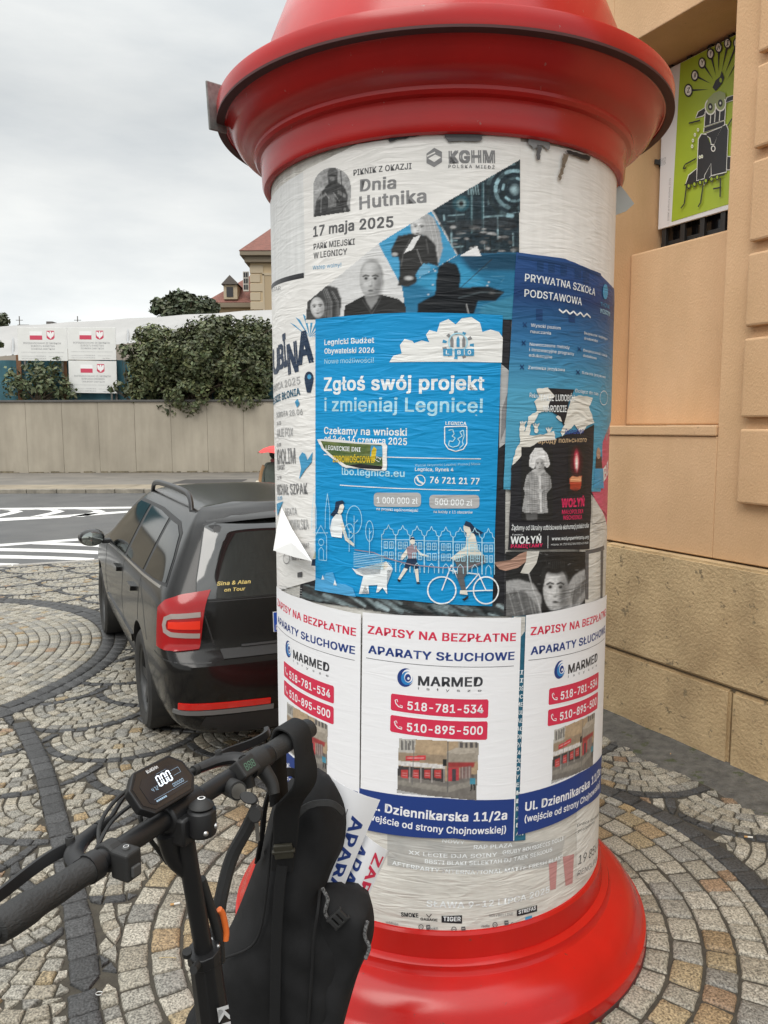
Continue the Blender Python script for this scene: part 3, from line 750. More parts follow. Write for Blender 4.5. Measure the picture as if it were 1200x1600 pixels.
plant('side_twig', (205, 628), FY-.9, [(176, 606, 10, 5), (186, 600, 9, 6), (195, 545, 13, 10), (200, 610, 12, 10)], 260, .17, mg2, 'small leafy twig reaching in front of the lowest board', 'twig', 13, .02)
plant('left_sprig', (-14, 560), FY-.7, [(-3, 537, 8, 5)], 60, .2, mg2, 'tiny leafy sprig at the left edge before the tent roof', 'twig', 14, .02)
t_ = plant('round_tree', (285, 560), 52.0, [(258, 480, 24, 14), (285, 473, 24, 18), (312, 480, 22, 18), (270, 468, 12, 10), (330, 482, 14, 14), (290, 496, 40, 14)], 9000, .22, mg3, 'round grey green tree behind the tent left of the houses', 'tree', 15, .12, 'trunk', 'crown')
plant('distant_tree', (4, 560), 60.0, [(2, 500, 11, 11), (-14, 508, 20, 18), (8, 510, 6, 8)], 2200, .24, mg3, 'distant tree at the far left end of the roofline', 'tree', 16, .12, 'trunk', 'crown')

# ---- small litter on the setts
m_wp = mat('filter_paper', (.62, .60, .55), .8); m_tan = mat('filter_tan', (.45, .26, .10), .8)
for i, (px, py, rz, lab) in enumerate(((272, 1413, .3, 'cigarette end lying left of the scooter stem'), (1168, 1308, -.2, 'cigarette end on the small setts near the building'), (1048, 1178, 1.1, 'cigarette end at the foot of the sandstone plinth'))):
    q = atz(px, py, .006); o_ = empty('cigarette_end', (q.x, q.y, .007), rz)
    bm = bmesh.new(); tube(bm, [(0, 0, 0), (.022, 0, 0)], .0042, 10, smooth=False); bmobj('paper', bm, m_wp, o_, smooth=True, angle=40)
    bm = bmesh.new(); tube(bm, [(-.014, 0, 0), (-.0002, 0, 0)], .0044, 10, smooth=False); bmobj('filter', bm, m_tan, o_, smooth=True, angle=40)
    tag(o_, lab, 'cigarette end', 'cigarette ends on the paving')
q = atz(155, 1553, .006); bm = bmesh.new()
for k in range(18):
    pass
tube(bm, [(.011*math.cos(t), .008*math.sin(t), 0) for t in [2*math.pi*i/16 for i in range(17)]], .0016, 8, smooth=False, caps=False); rp_ = bmobj('ring_pull', bm, mat('bare_aluminium', (.6, .6, .58), .3, .9), smooth=True); rp_.location = (q.x, q.y, .008); tag(rp_, 'small metal ring pull lying on the dark sett row', 'ring pull')
q = atz(262, 1498, .006); bm = bmesh.new(); tube(bm, [(-.03, 0, 0), (0, .002, .001), (.03, -.001, 0)], .0014, 6); tw_ = bmobj('straw_stalk', bm, mat('dry_straw', (.42, .32, .17), .9), smooth=True); tw_.location = (q.x, q.y, .009); tag(tw_, 'thin dry straw stalk lying beside the scooter column', 'stalk')
# ================================================================== building on the right
bld = empty('plastered_building', (BLD_B.x, BLD_B.y, 0))
BM = Matrix(((BLD_D.x, -BLD_N.x, 0, 0), (BLD_D.y, -BLD_N.y, 0, 0), (0, 0, 1, 0), (0, 0, 0, 1)))    # local (s along wall away from us, depth into wall, z)
m_st = mat('peach_stucco', (.67, .435, .25), .88, c2=(.58, .37, .20), vscale=1.8, vdetail=10, bump=.45, bscale=110, bdist=.006, stretch=(1, 1, .7), streak=.07, chips=((.46, .30, .17), .70, 9))
def wbox(name, boxes, m, parent=bld, bevel=.006, **k):
    bm = bmesh.new()
    for (s0, s1, o0, o1, z0, z1) in boxes: box(bm, (s0, o0, z0), (s1, o1, z1), BM)
    return bmobj(name, bm, m, parent, bevel=bevel, **k)
OS0, OS1 = .41, 1.293                                       # the recess with the window
ZT = 7.0
wbox('wall', [(-3.5, OS0, 0, .6, 1.12, ZT), (OS1, 4.6, 0, .6, 1.12, ZT), (OS0, OS1, 0, .6, 1.12, 1.80), (OS0, OS1, 0, .6, 4.152, ZT)], m_st)
wbox('window_sill', [(OS0+.002, OS1-.002, -.012, .6, 1.802, 1.862)], m_st, bevel=.008)
wbox('parapet_panel', [(OS0+.003, OS1-.003, .2, .6, 1.864, 2.962)], m_st, bevel=.012)
bl = []; z = 1.447
for zz in ((1.447, 1.842), (1.902, 2.312), (2.372, 2.742), (2.80, 3.20), (3.26, 3.66), (3.72, 4.12), (4.18, 4.58), (4.64, 5.04)): bl.append((-3.4, .24, -.045, -.002, zz[0], zz[1]))
wbox('rustication', bl, m_st, bevel=.012)
wbox('rustication', [(s0+4.9-.0, 0, -.002, -.045, a, b) for s0, s1, o0, o1, a, b in []], m_st) if False else None
wn_ = wbox('window', [(OS0+.003, OS1-.003, .50, .58, 2.965, 4.15)], mat('window_void', (.012, .012, .013), .12))
wbox('window_bar', [(s, s+.035, .435, .46, 2.966, 4.15) for s in (.47, .62, .77, .92, 1.07, 1.22)]+[(OS0+.01, OS1-.01, .461, .475, z_, z_+.03) for z_ in (3.03, 3.6)], mat('black_iron', (.02, .02, .02), .5), wn_, bevel=.003)
wbox('bracket', [(1.275, 1.287, .38, .44, 3.55, 3.58), (1.23, 1.29, .425, .44, 3.54, 3.59)], mat('black_iron', (.02, .02, .02)), wn_, bevel=.002)
# sandstone plinth, block by block in one part
m_ss = mat('sandstone', (.64, .475, .27), .9, c2=(.43, .305, .165), vscale=2.2, vdetail=12, bump=.7, bscale=60, bdist=.012, streak=.14, chips=((.25, .19, .11), .62, 14))
bm = bmesh.new(); rp = random.Random(4)
def block(s0, s1, z0, z1):
    vs = box(bm, (s0+.006, -.065+rp.uniform(-.006, .006), z0+.006), (s1-.006, .1, z1-.006), BM)
for s0, s1 in ((-3.4, -2.0), (-2.0, -1.1), (-1.1, -.05), (-.05, 1.195), (1.195, 2.2), (2.2, 3.2), (3.2, 4.55)): block(s0, s1, .435, 1.115)
for s0, s1 in ((-3.4, -2.5), (-2.5, -.9), (-.9, .2), (.2, 1.215), (1.215, 2.3), (2.3, 3.4), (3.4, 4.55)): block(s0, s1, -.05, .432)
bmesh.ops.bevel(bm, geom=bm.edges[:], offset=.014, segments=2, affect='EDGES')
bmobj('stone_plinth', bm, m_ss, bld, smooth=True)
wbox('plinth_core', [(-3.4, 4.55, -.035, .5, -.05, 1.10)], mat('plinth_mortar', (.24, .20, .14), .95, var=.3, vscale=8), bevel=0)
tag(bld, 'peach stucco building with rough sandstone plinth and recessed window beside the column', 'building')

# ---- green picture board in the recess
sg = empty('picture_board', (0, 0, 0)); SGW, SGH = .80, .985
p = BLD_B+BLD_D*1.278-BLD_N*.425; sg.matrix_world = frame((p.x, p.y, 3.142), (-BLD_D.x, -BLD_D.y, 0), (0, 0, 1))
bm = bmesh.new(); box(bm, (0, 0, -.02), (SGW, SGH, 0)); bmobj('panel', bm, mat('board_white_gloss', (.72, .72, .74), .35), sg, bevel=.003)
gW, gG, gK = mat('print_white', (.80, .80, .74), .4), mat('print_lime', (.40, .52, .035), .4, c2=(.33, .44, .03), vscale=2), mat('print_black', (.022, .022, .026), .4)
ZB = at(*(1024, 358), 1)  # unused survey point
def sgp(X, Y):
    """zoomed photo coordinates of the board -> board metres (its plane is known)"""
    px, py = 1000+X/4.445, 20+Y/4.445; d = ray(px, py); P0 = Vector((p.x, p.y, 0)); n = Vector((BLD_N.x, BLD_N.y, 0))
    t = (P0-CAM).dot(n)/d.dot(n); q = CAM+d*t; return ((Vector((q.x, q.y))-p).dot(-BLD_D), q.z-3.142)
class Flat:
    def __init__(s): s.V, s.F, s.M, s.mats, s.z = [], [], [], [], .002
    def poly(s, pts, m, conv=sgp):
        if m not in s.mats: s.mats.append(m)
        bm = bmesh.new(); q = [conv(*a) if conv else a for a in pts]
        try: bm.faces.new([bm.verts.new((a[0], a[1], 0)) for a in q])
        except ValueError: return
        bmesh.ops.triangulate(bm, faces=bm.faces); bm.verts.index_update(); b0 = len(s.V)
        s.V += [(v.co.x, v.co.y, s.z) for v in bm.verts]
        for f in bm.faces:
            ix = [v.index+b0 for v in f.verts]; s.F.append(ix if f.normal.z > 0 else ix[::-1]); s.M.append(s.mats.index(m))
        bm.free(); s.z += .0002
    def line(s, a, b, w_, m, conv=sgp):
        a, b = (Vector(conv(*a)), Vector(conv(*b))) if conv else (Vector(a), Vector(b)); n = (b-a); n = Vector((-n.y, n.x)).normalized()*w_/2
        s.poly([tuple(a-n), tuple(b-n), tuple(b+n), tuple(a+n)], m, None); s.z -= .00015
    def ell(s, c, rx, ry, m, conv=sgp, n=20): s.poly([(c[0]+rx*math.cos(2*math.pi*i/n), c[1]+ry*math.sin(2*math.pi*i/n)) for i in range(n)], m, conv)
    def text(s, t, c0, c1, cap, m, bold=.01, conv=sgp):
        vs, fs, adv = text2d(t, bold); a, b = (Vector(conv(*c0)), Vector(conv(*c1))) if conv else (Vector(c0), Vector(c1)); X = (b-a)/adv; n = Vector((-X.y, X.x)).normalized()*cap
        if m not in s.mats: s.mats.append(m)
        b0 = len(s.V); s.V += [(*(a+X*v[0]+n*v[1]), s.z+v[2]*1e-5) for v in vs]; s.F += [[i+b0 for i in f] for f in fs]; s.M += [s.mats.index(m)]*len(fs); s.z += .0002
    def build(s, name, parent): return raw(name, s.V, s.F, s.mats, parent, mi=s.M)
fl = Flat()
fl.poly([sgp(282, 350), sgp(220, 1452), (SGW-.004, sgp(640, 1318)[1]), (SGW-.004, SGH-.004), (sgp(282, 350)[0], SGH-.004)], gG, None); fl.build('colour_field', sg)
fl = Flat(); fl.z = .004
tips = [(340, 540), (385, 437), (436, 350), (495, 287), (552, 243), (614, 214), (679, 212), (735, 235)]
roots = [(480, 533), (497, 494), (515, 468), (531, 440), (548, 410), (572, 405), (592, 428), (606, 470)]
for (x, y), (u, v) in zip(tips, roots):
    n = Vector((-(v-y), u-x)).normalized()*9; k = .35
    fl.poly([(x+n.x, y+n.y), (x-n.x, y-n.y), (u, v)], gK)
for (x, y), ch in zip(tips, 'ZWYYHIKI'):
    rr = 26 if x != 340 else 30
    fl.ell((x, y), rr, rr*1.55, gK); fl.ell((x, y), rr-8, (rr-8)*1.6, gW); fl.text(ch, (x-9, y+18), (x+9, y+12), .028, gK, .02)
fl.build('letter_pins', sg)
fl = Flat(); fl.z = .006
# a standing figure built of plain black shapes with white outlines
def outl(pts, grow=5):
    c = Vector((sum(q[0] for q in pts)/len(pts), sum(q[1] for q in pts)/len(pts)))
    o = []
    for q in pts: d = Vector(q)-c; o.append(tuple(Vector(q)+d.normalized()*grow*1.4))
    fl.poly(o, gW); fl.poly(pts, gK)
fl.poly([(508, 520), (530, 470), (560, 445), (572, 405), (582, 430), (590, 450), (575, 490), (556, 515), (530, 545)], gK)
fl.ell((565, 470), 9, 16, gG)
outl([(322, 1195), (345, 1130), (398, 1085), (398, 1170)]); outl([(610, 1090), (610, 1000), (645, 1005), (680, 1050), (690, 1085)])
outl([(395, 730), (412, 690), (460, 660), (470, 690), (440, 715)]); outl([(600, 625), (612, 590), (650, 578), (680, 585), (655, 605)])
outl([(455, 790), (462, 690), (600, 640), (592, 745)])
for k in (.28, .5, .74): fl.line((455+138*k, 782-40*k), (462+138*k, 690-45*k), .006, gW)
outl([(452, 830), (455, 800), (592, 755), (592, 785)])
outl([(455, 845), (530, 815), (590, 790), (540, 870), (522, 915), (505, 918), (495, 870)])
outl([(402, 1165), (415, 880), (435, 845), (470, 850), (500, 920), (522, 920), (545, 860), (580, 790), (605, 780), (618, 815), (605, 1105), (500, 1130), (502, 1050), (455, 1150)])
outl([(450, 1200), (458, 1130), (500, 1050), (500, 1130)], 3)
fl.ell((497, 655), 40, 58, gW); fl.ell((497, 655), 32, 48, mat('print_sage', (.30, .35, .16), .4)); fl.ell((567, 630), 40, 58, gW); fl.ell((567, 630), 32, 48, mat('print_sage', (.30, .35, .16)))
fl.poly([(470, 660), (480, 600), (520, 560), (560, 545), (600, 560), (605, 600), (560, 610), (520, 640)], mat('print_sage', (.30, .35, .16)))
for c in ((497, 655), (567, 630)): fl.ell(c, 16, 26, gK); fl.ell(c, 6, 10, gW)
fl.ell((518, 945), 16, 22, gW); fl.ell((518, 945), 10, 15, gK)
for (x, y) in ((440, 1000), (425, 1005), (413, 815), (392, 850), (378, 890), (373, 930)): fl.ell((x, y), 8, 13, gW); fl.ell((x, y), 3.5, 6, gG)
for a, b in (((400, 1015), (325, 1055)), ((325, 1055), (310, 1085)), ((310, 1085), (330, 1080)), ((350, 770), (430, 750)), ((620, 790), (650, 740)), ((650, 740), (685, 700)), ((335, 1200), (318, 1330)), ((318, 1330), (295, 1360)), ((450, 1200), (432, 1320)), ((432, 1320), (415, 1350)), ((320, 1198), (600, 1125)), ((570, 1150), (568, 1280)), ((520, 1225), (575, 1215)), ((690, 690), (690, 730))): fl.line(a, b, .009, gK)
for k in range(6): fl.ell((350+k*40, 1205-k*12), 14, 20, gK); fl.ell((350+k*40, 1205-k*12), 8, 12, gG)
fl.text('projekt graficzny wystawy, 2024', (212, 1445), (226, 1150), .012, mat('print_grey', (.2, .2, .2), .5), 0)
fl.build('figure_print', sg)
tag(sg, 'lime green picture board with black figure hanging in the window recess', 'picture board')

# ================================================================== advertising column
colr = empty('advertising_column', (CC.x, CC.y, 0))
m_red = mat('red_gloss_paint', (.50, .010, .009), .24, c2=(.42, .009, .009), vscale=3, vdetail=8, bump=.07, bscale=12, spec=.5, streak=.12, chips=((.36, .12, .11), .675, 36))
m_red2 = mat('red_paint_clean', (.50, .006, .0035), .22, c2=(.40, .005, .003), vscale=2.5, vdetail=8, bump=.07, bscale=12, spec=.5, streak=.12, chips=((.15, .03, .02), .675, 30))
m_shaft = paper('old_paper_layers', (.66, .65, .61), .9, .55, c2=(.50, .48, .44), vscale=5, vdetail=9, coords='UV', stretch=(5, .8, 1))
V, F, UV = [], [], []
zs = [.20+2.6*i/40 for i in range(41)]
for i in range(NF+1):
    a = i*2*math.pi/NF
    for z in zs: V.append((CR*math.sin(a), -CR*math.cos(a), z)); UV.append((a*CR-math.pi*CR, z))
for i in range(NF):
    for j in range(40): F.append((i*41+j, (i+1)*41+j, (i+1)*41+j+1, i*41+j+1))
o = raw('shaft', V, F, m_shaft, colr, smooth=True); uv = o.data.uv_layers.new(name='UVMap')
for l in o.data.loops: uv.data[l.index].uv = UV[l.vertex_index]
bm = bmesh.new()
lathe(bm, [(.592, .290), (.612, .287), (.618, .278), (.620, .235), (.624, .205), (.640, .20), (.646, .196), (.648, .178), (.655, .168), (.672, .163), (.690, .158), (.712, .146), (.735, .125), (.752, .100), (.764, .072), (.775, .060), (.782, .055), (.784, .045), (.784, 0)], 160)
ob = bmobj('base', bm, m_red2, colr, smooth=True, angle=30)
bm = bmesh.new(); lathe(bm, [(.786, -.03), (.7865, .012), (.783, .014)], 160); bmobj('dirt_rim', bm, mat('black_grime', (.03, .022, .02), .9, c2=(.12, .012, .01), vscale=16), colr, smooth=True)
CAPP = [(.602, 2.672), (.614, 2.670), (.624, 2.674), (.629, 2.684), (.631, 2.715), (.631, 2.752), (.635, 2.760), (.648, 2.765), (.655, 2.774), (.655, 2.784), (.664, 2.793), (.682, 2.799), (.700, 2.808), (.716, 2.824), (.728, 2.846), (.737, 2.864), (.746, 2.872), (.768, 2.874), (.774, 2.876), (.776, 2.880), (.777, 2.927), (.7755, 2.931), (.770, 2.934), (.70, 2.946), (.645, 2.956), (.632, 2.964)]
bm = bmesh.new(); lathe(bm, CAPP, 192); bmobj('canopy', bm, m_red, colr, smooth=True, angle=28)
bm = bmesh.new(); lathe(bm, [(.632, 2.955), (.626, 2.99), (.620, 3.02), (.60, 3.12), (.55, 3.24), (.47, 3.35), (.36, 3.43), (.22, 3.48), (.10, 3.50), (.06, 3.52), (.06, 3.56), (.10, 3.60), (.11, 3.65), (.08, 3.71), (0, 3.73)], 96); bmobj('dome', bm, m_red, colr, smooth=True, angle=28)
bm = bmesh.new()
a = -2.17
lathe(bm, [(.7782, 2.8785), (.7786, 2.871), (.770, 2.8695), (.752, 2.8695)], 192); bmobj('rim_gasket', bm, mat('dark_grime', (.06, .012, .012), .7), colr, smooth=True)
tag(colr, 'round advertising column with glossy red canopy and flared red base', 'advertising column')
# small metal plate fixed to the canopy edge
pl = empty('metal_plate', (0, 0, 0)); pp = at(338, 168, 2.70); pl.matrix_world = frame(pp, (-.35, -.45, -.06), (.10, .05, 1))
bm = bmesh.new(); vs = box(bm, (-.038, -.075, -.004), (.038, .075, .004)); bmobj('plate', bm, mat('weathered_metal', (.16, .17, .165), .6, c2=(.27, .28, .27), vscale=40), pl, bevel=.006)
fl = Flat(); fl.z = .0046
for k in range(4): fl.text(('UWAGA', 'OBIEKT', 'MONITOR', 'OWANY')[k], (-.035, .03-.03*k), (.035, .03-.03*k), .014, mat('print_pale', (.45, .46, .44), .6), 0, None)
fl.build('lettering', pl)
tag(pl, 'small grey metal plate fixed at the left edge of the red canopy', 'plate')
# ================================================================== posters on the column
def zoom(ox, oy, k): return lambda x, y: (ox+x/k, oy+y/k)
A2, A3, A4, A5, A6, A7, A8, AB = zoom(400, 200, 2.857), zoom(470, 480, 3.4286), zoom(470, 680, 3.4286), zoom(760, 200, 3.2), zoom(760, 580, 4.21), zoom(420, 920, 2.2222), zoom(410, 420, 3.0769), zoom(500, 1240, 2.3077)
W = paper('paper_white', (.80, .785, .76), .42, .45, var=.09, vscale=7, coords='UV', vdetail=7)
WB = paper('paper_bright', (.80, .80, .82), .12, .5)
WO = paper('paper_aged', (.68, .66, .61), .6, .45, c2=(.52, .505, .465), vscale=5, coords='UV', vdetail=8)
INK = paper('ink_black', (.022, .022, .026), .5, .36); GREY = paper('ink_grey', (.22, .22, .225), .5, .4); LG = paper('ink_light_grey', (.42, .42, .42), .5, .4)
MG = paper('ink_mid_grey', (.11, .11, .115), .5, .38); DN = paper('ink_dark_navy', (.02, .035, .055), .5, .35)
BLUE = paper('ink_cyan_blue', (.008, .285, .60), .55, .36, c2=(.008, .255, .55), vscale=2, coords='UV'); PW = paper('ink_white', (.76, .79, .80), .55, .42); PALE = paper('ink_pale_blue', (.40, .66, .78), .55, .4)
LB = paper('ink_sky_blue', (.06, .30, .52), .5, .36); TEAL = paper('ink_teal', (.03, .13, .20), .5, .34, c2=(.01, .03, .05), vscale=18, coords='UV', stretch=(1, 3, 1)); SKIN = paper('print_skin', (.52, .50, .48), .9, .4); SKIN2 = paper('print_skin_shade', (.28, .27, .26), .9, .4)
def P(name, pts, m, layer, label, cat='poster', group='posters pasted on the column', tearing=0, seed=1, z0=0):
    q = Print(layer, z0); q.poly(torn(pts, tearing, 7, seed) if tearing else pts, m); o = q.build(name); tag(o, label, cat, group); return o
def part(layer, z0=.0003): return Print(layer, z0)
def done(q, name, parent): return q.build(name, parent)

# --- printed photographs: a fine sheet whose ink tone is laid down cell by cell
import numpy as np
INKT = paper('photo_ink', (1, 1, 1), .5, .38, tint='tint')
INKF = mat('photo_ink_flat', (1, 1, 1), .5, tint='tint')
class Photo:
    def __init__(s, x0, y0, x1, y1, step, bg, seed=1):
        s.nx, s.ny = int((x1-x0)/step)+1, int((y1-y0)/step)+1
        s.X, s.Y = np.meshgrid(np.linspace(x0, x1, s.nx), np.linspace(y0, y1, s.ny)); s.step = step
        s.I = np.ones((s.ny, s.nx, 3))*s.c(bg); s.r = np.random.RandomState(seed)
    def c(s, v): return np.array([v]*3 if np.isscalar(v) else v, float)
    def blur(s, M, soft):
        k = max(0, int(round(soft/s.step)))
        for _ in range(k):
            P_ = np.pad(M, 1, mode='edge'); M = (P_[:-2, 1:-1]+P_[2:, 1:-1]+P_[1:-1, :-2]+P_[1:-1, 2:]+2*P_[1:-1, 1:-1])/6
        return M
    def mask(s, pts):
        c_ = np.zeros(s.X.shape, bool); n = len(pts)
        for i in range(n):
            (xa, ya), (xb, yb) = pts[i], pts[(i+1) % n]
            if ya == yb: continue
            c_ ^= ((ya > s.Y) != (yb > s.Y)) & (s.X < (xb-xa)*(s.Y-ya)/(yb-ya)+xa)
        return c_.astype(float)
    def put(s, M, col, a=1): s.I = s.I*(1-a*M[..., None])+s.c(col)*(a*M[..., None]); return s
    def poly(s, pts, col, soft=0, a=1): return s.put(s.blur(s.mask(pts), soft), col, a)
    def ell(s, x, y, rx, ry, col, soft=.3, a=1, rot=0):
        dx, dy = s.X-x, s.Y-y; u = dx*math.cos(rot)+dy*math.sin(rot); v = -dx*math.sin(rot)+dy*math.cos(rot)
        d = np.sqrt((u/rx)**2+(v/ry)**2); return s.put(np.clip((1-d)/soft, 0, 1), col, a)
    def line(s, pts, w_, col, a=1):
        D = np.full(s.X.shape, 1e9)
        for (xa, ya), (xb, yb) in zip(pts, pts[1:]):
            L2 = (xb-xa)**2+(yb-ya)**2+1e-9; t = np.clip(((s.X-xa)*(xb-xa)+(s.Y-ya)*(yb-ya))/L2, 0, 1); D = np.minimum(D, np.hypot(s.X-xa-t*(xb-xa), s.Y-ya-t*(yb-ya)))
        return s.put(np.clip((w_/2+s.step*.5-D)/s.step, 0, 1), col, a)
    def noise(s, size, amp, M=None):
        gx, gy = max(2, int(s.nx*s.step/size)+2), max(2, int(s.ny*s.step/size)+2); g = s.r.rand(gy, gx)*2-1
        u = np.linspace(0, gx-1.001, s.nx); v = np.linspace(0, gy-1.001, s.ny); i = u.astype(int); j = v.astype(int); fu = (u-i)[None]; fv = (v-j)[:, None]
        n = (g[np.ix_(j, i)]*(1-fu)+g[np.ix_(j, i+1)]*fu)*(1-fv)+(g[np.ix_(j+1, i)]*(1-fu)+g[np.ix_(j+1, i+1)]*fu)*fv
        f = 1+amp*n
        if M is not None: f = 1+(f-1)*M
        s.I *= f[..., None]; return s
    def face(s, x, y, w_, h, lit=.55, dark=.12, side=.55, rot=0, tint=(1, 1, 1), soft=.10):
        """an anonymous photographed face: skin, sockets, brows, nose, mouth, one side in shade"""
        T = np.array(tint); ca, sa = math.cos(rot), math.sin(rot)
        def p(u, v): return x+(u*w_*ca-v*h*sa), y+(u*w_*sa+v*h*ca)
        def e(u, v, ru, rv, k, so=.6, a=1): q = p(u, v); s.ell(q[0], q[1], ru*w_, rv*h, T*k, so, a, rot)
        e(0, 0, 1, 1, lit*.72, soft); e(-.18, -.1, .78, .86, lit*.9, .5); e(-.25, -.5, .5, .35, lit*1.05, .9, .8); e(-.42, .22, .3, .25, lit*1.05, .9, .7)
        e(.72, .1, .55, .95, lit*.42, .9, side); e(.55, .55, .5, .45, lit*.4, .9, side); e(0, .9, .6, .22, lit*.4, .9, .7)
        for sx in (-1, 1):
            e(sx*.40, -.13, .29, .15, lit*.38, .8, .75); e(sx*.40, -.10, .19, .095, dark*.4, .6, .95)
            q0, q1, q2 = p(sx*.64, -.22), p(sx*.42, -.29), p(sx*.16, -.24); s.line([q0, q1, q2], h*.075, T*dark*.6, .9); e(sx*.42, .04, .2, .06, lit*.6, .9, .5)
        e(.12, .1, .10, .28, lit*.5, .9, .7); e(.0, .30, .24, .10, lit*.34, .8, .9); e(-.06, .22, .1, .1, lit*1.1, .9, .7)
        e(0, .56, .34, .075, dark*.8, .6, .95); e(0, .64, .27, .06, lit*.62, .8, .6); e(0, .73, .22, .05, lit*.35, .9, .5); e(-.05, .85, .2, .08, lit*.85, .9, .6); return s
    def wrap(s, name, conv, off, parent, clip=None, m=None):
        V, UV, idx = [], [], {}; cm = s.mask(clip) > .5 if clip else np.ones(s.X.shape, bool); F, Cc = [], []
        def vid(j, i):
            k = idx.get((j, i))
            if k is None:
                a, z = sz(*conv(s.X[j, i], s.Y[j, i])); k = idx[(j, i)] = len(V); f = math.floor(a/STEP+1e-6); t = a/STEP-f; a0, a1 = f*STEP/CR, (f+1)*STEP/CR; r = CR+off
                V.append((r*(math.sin(a0)*(1-t)+math.sin(a1)*t), -r*(math.cos(a0)*(1-t)+math.cos(a1)*t), z)); UV.append((a, z)); Cc.append((*np.clip(s.I[j, i], 0, .9), 1))
            return k
        for j in range(s.ny-1):
            for i in range(s.nx-1):
                if cm[j, i] and cm[j+1, i] and cm[j, i+1] and cm[j+1, i+1]: F.append((vid(j+1, i), vid(j+1, i+1), vid(j, i+1), vid(j, i)))
        o = raw(name, V, F, m or INKT, parent, smooth=True); me = o.data; uv = me.uv_layers.new(name='UVMap')
        for l in me.loops: uv.data[l.index].uv = UV[l.vertex_index]
        ca = me.color_attributes.new('tint', 'FLOAT_COLOR', 'POINT'); ca.data.foreach_set('color', [x for c_ in Cc for x in c_]); return o

# --- blank and torn underlayers
bw = P('blank_poster', [(812, 222), (845, 226), (900, 237), (955, 262), (972, 286), (956, 560), (935, 500), (790, 470), (806, 330)], paper('paper_blank', (.82, .805, .78), .34, .45, c2=(.74, .725, .70), vscale=5, coords='UV', stretch=(4, .8, 1), vdetail=6), 2, 'blank white poster at the upper right above the school poster')
q = Print(2.4)
fp = [(968, 288), (978, 300), (991, 318), (978, 330), (962, 336), (960, 300)]
a = sz(962, 290)[0]
V = []
for (px, py) in fp: z_ = at(px, py, 2.72).z; V.append(at(px, py, 2.72)-Vector((CC.x, CC.y, 0)))
raw('peeled_corner', V+[v+Vector((.001, .002, 0)) for v in V], [tuple(range(6)), tuple(range(11, 5, -1))]+[(i, (i+1) % 6, 6+(i+1) % 6, 6+i) for i in range(6)], mat('paper_back', (.52, .54, .52), .6), bw)
lw = P('blank_paper_strip', [(402, 318), (440, 292), (478, 268), (482, 420), (480, 440), (405, 452)], paper('paper_smooth', (.72, .725, .72), .35, .45, var=.12, vscale=6, coords='UV', stretch=(8, .5, 1)), 2, 'plain whitish paper strip at the upper left edge of the column')
dk = P('old_dark_poster', [(484, 500), (640, 470), (798, 485), (790, 700), (786, 962), (640, 962), (470, 935), (480, 700)], INK, 2.5, 'dark older poster showing as black edges around the big blue one', tearing=1, seed=3)
ph = Photo(470, 905, 797, 964, 2.0, .05, 8)
for k in range(60):
    x = 470+ph.r.rand()*330; y = 918+(x-480)*.09+ph.r.rand()*30; l = 10+40*ph.r.rand(); v_ = ph.r.choice([.02, .04, .12, .3, .5, .18]); sl = ph.r.uniform(.15, .9)
    ph.line([(x, y-14), (x+l, y-14+l*sl)], 2+5*ph.r.rand(), (v_*.75, v_*.95, v_), .85)
ph.noise(8, .35).noise(3, .3); ph.wrap('dark_print', lambda x, y: (x, y), 2.5*.002+.0006, dk, [(476, 912), (640, 930), (790, 942), (788, 963), (640, 963), (471, 936)])
q = part(2.5)
q.poly([(783, 500), (797, 494), (795, 580), (783, 568)], INK); q.poly([(781, 568), (795, 580), (792, 690), (779, 700)], LG); q.poly([(783, 640), (793, 610), (792, 660), (781, 690)], GREY)
done(q, 'dark_edge', dk)

# --- LUBINA concert poster on the left flank
lu = P('concert_poster', [(404, 450), (480, 430), (497, 486), (497, 905), (428, 925), (405, 800)], W, 2.6, 'white concert poster with big navy and grey lettering on the left flank', tearing=.6)
q = part(2.6)
q.poly([A8(40, 85), A8(205, 20), A8(207, 45), A8(45, 105)], INK); q.text('CEZAR', A8(52, 112), A8(95, 103), 6, GREY)
for k in range(9):
    a_ = -2.8+k*.33; q.poly([A8(235, 330), A8(235+115*math.cos(a_)-6, 330+115*math.sin(a_)), A8(235+105*math.cos(a_)+9, 330+108*math.sin(a_)+7)], LB)
NAVY = paper('ink_navy', (.018, .036, .075), .5, .38)
for ch, x0, x1, y, h in (('L', 35, 58, 528, 100), ('U', 60, 92, 505, 112), ('B', 86, 112, 482, 110), ('I', 112, 128, 470, 150), ('N', 132, 182, 505, 135), ('A', 178, 254, 460, 145)):
    q.text(ch, A8(x0, y), A8(x1, y-18 if ch in 'NA' else y-8), h/3.0769, NAVY, .05)
q.text('LEGNICA 2025', A8(40, 602), A8(190, 552), 10, LG, .015); q.text('MIEJSKIE BŁONIA', A8(32, 660), A8(190, 606), 10, paper('ink_deep_teal', (.02, .10, .17), .5), .03)
q.text('SOBOTA 28.06', A8(76, 715), A8(202, 700), 8, LG, .02)
for s, x0, x1, y, h, m in (('18.30', 78, 98, 752, 5, GREY), ('JULIE FOX', 78, 156, 808, 12, LG), ('20.00', 78, 98, 856, 5, GREY), ('KHOLIM', 80, 168, 938, 22, GREY), ('SUPPORT', 80, 116, 968, 7, GREY), ('21.30', 80, 100, 1014, 5, GREY), ('MICHAŁ SZPAK', 80, 226, 1085, 15, GREY), ('23.00', 82, 104, 1112, 5, LB), ('BEATA', 120, 176, 1186, 11, LG), ('KOWALSKA', 140, 232, 1254, 15, LG), ('PATRONAT', 170, 235, 1345, 8, LG), ('BILETY ONLINE', 150, 236, 1400, 6, MG)):
    q.text(s, A8(x0, y), A8(x1, y-4), h, m, .02)
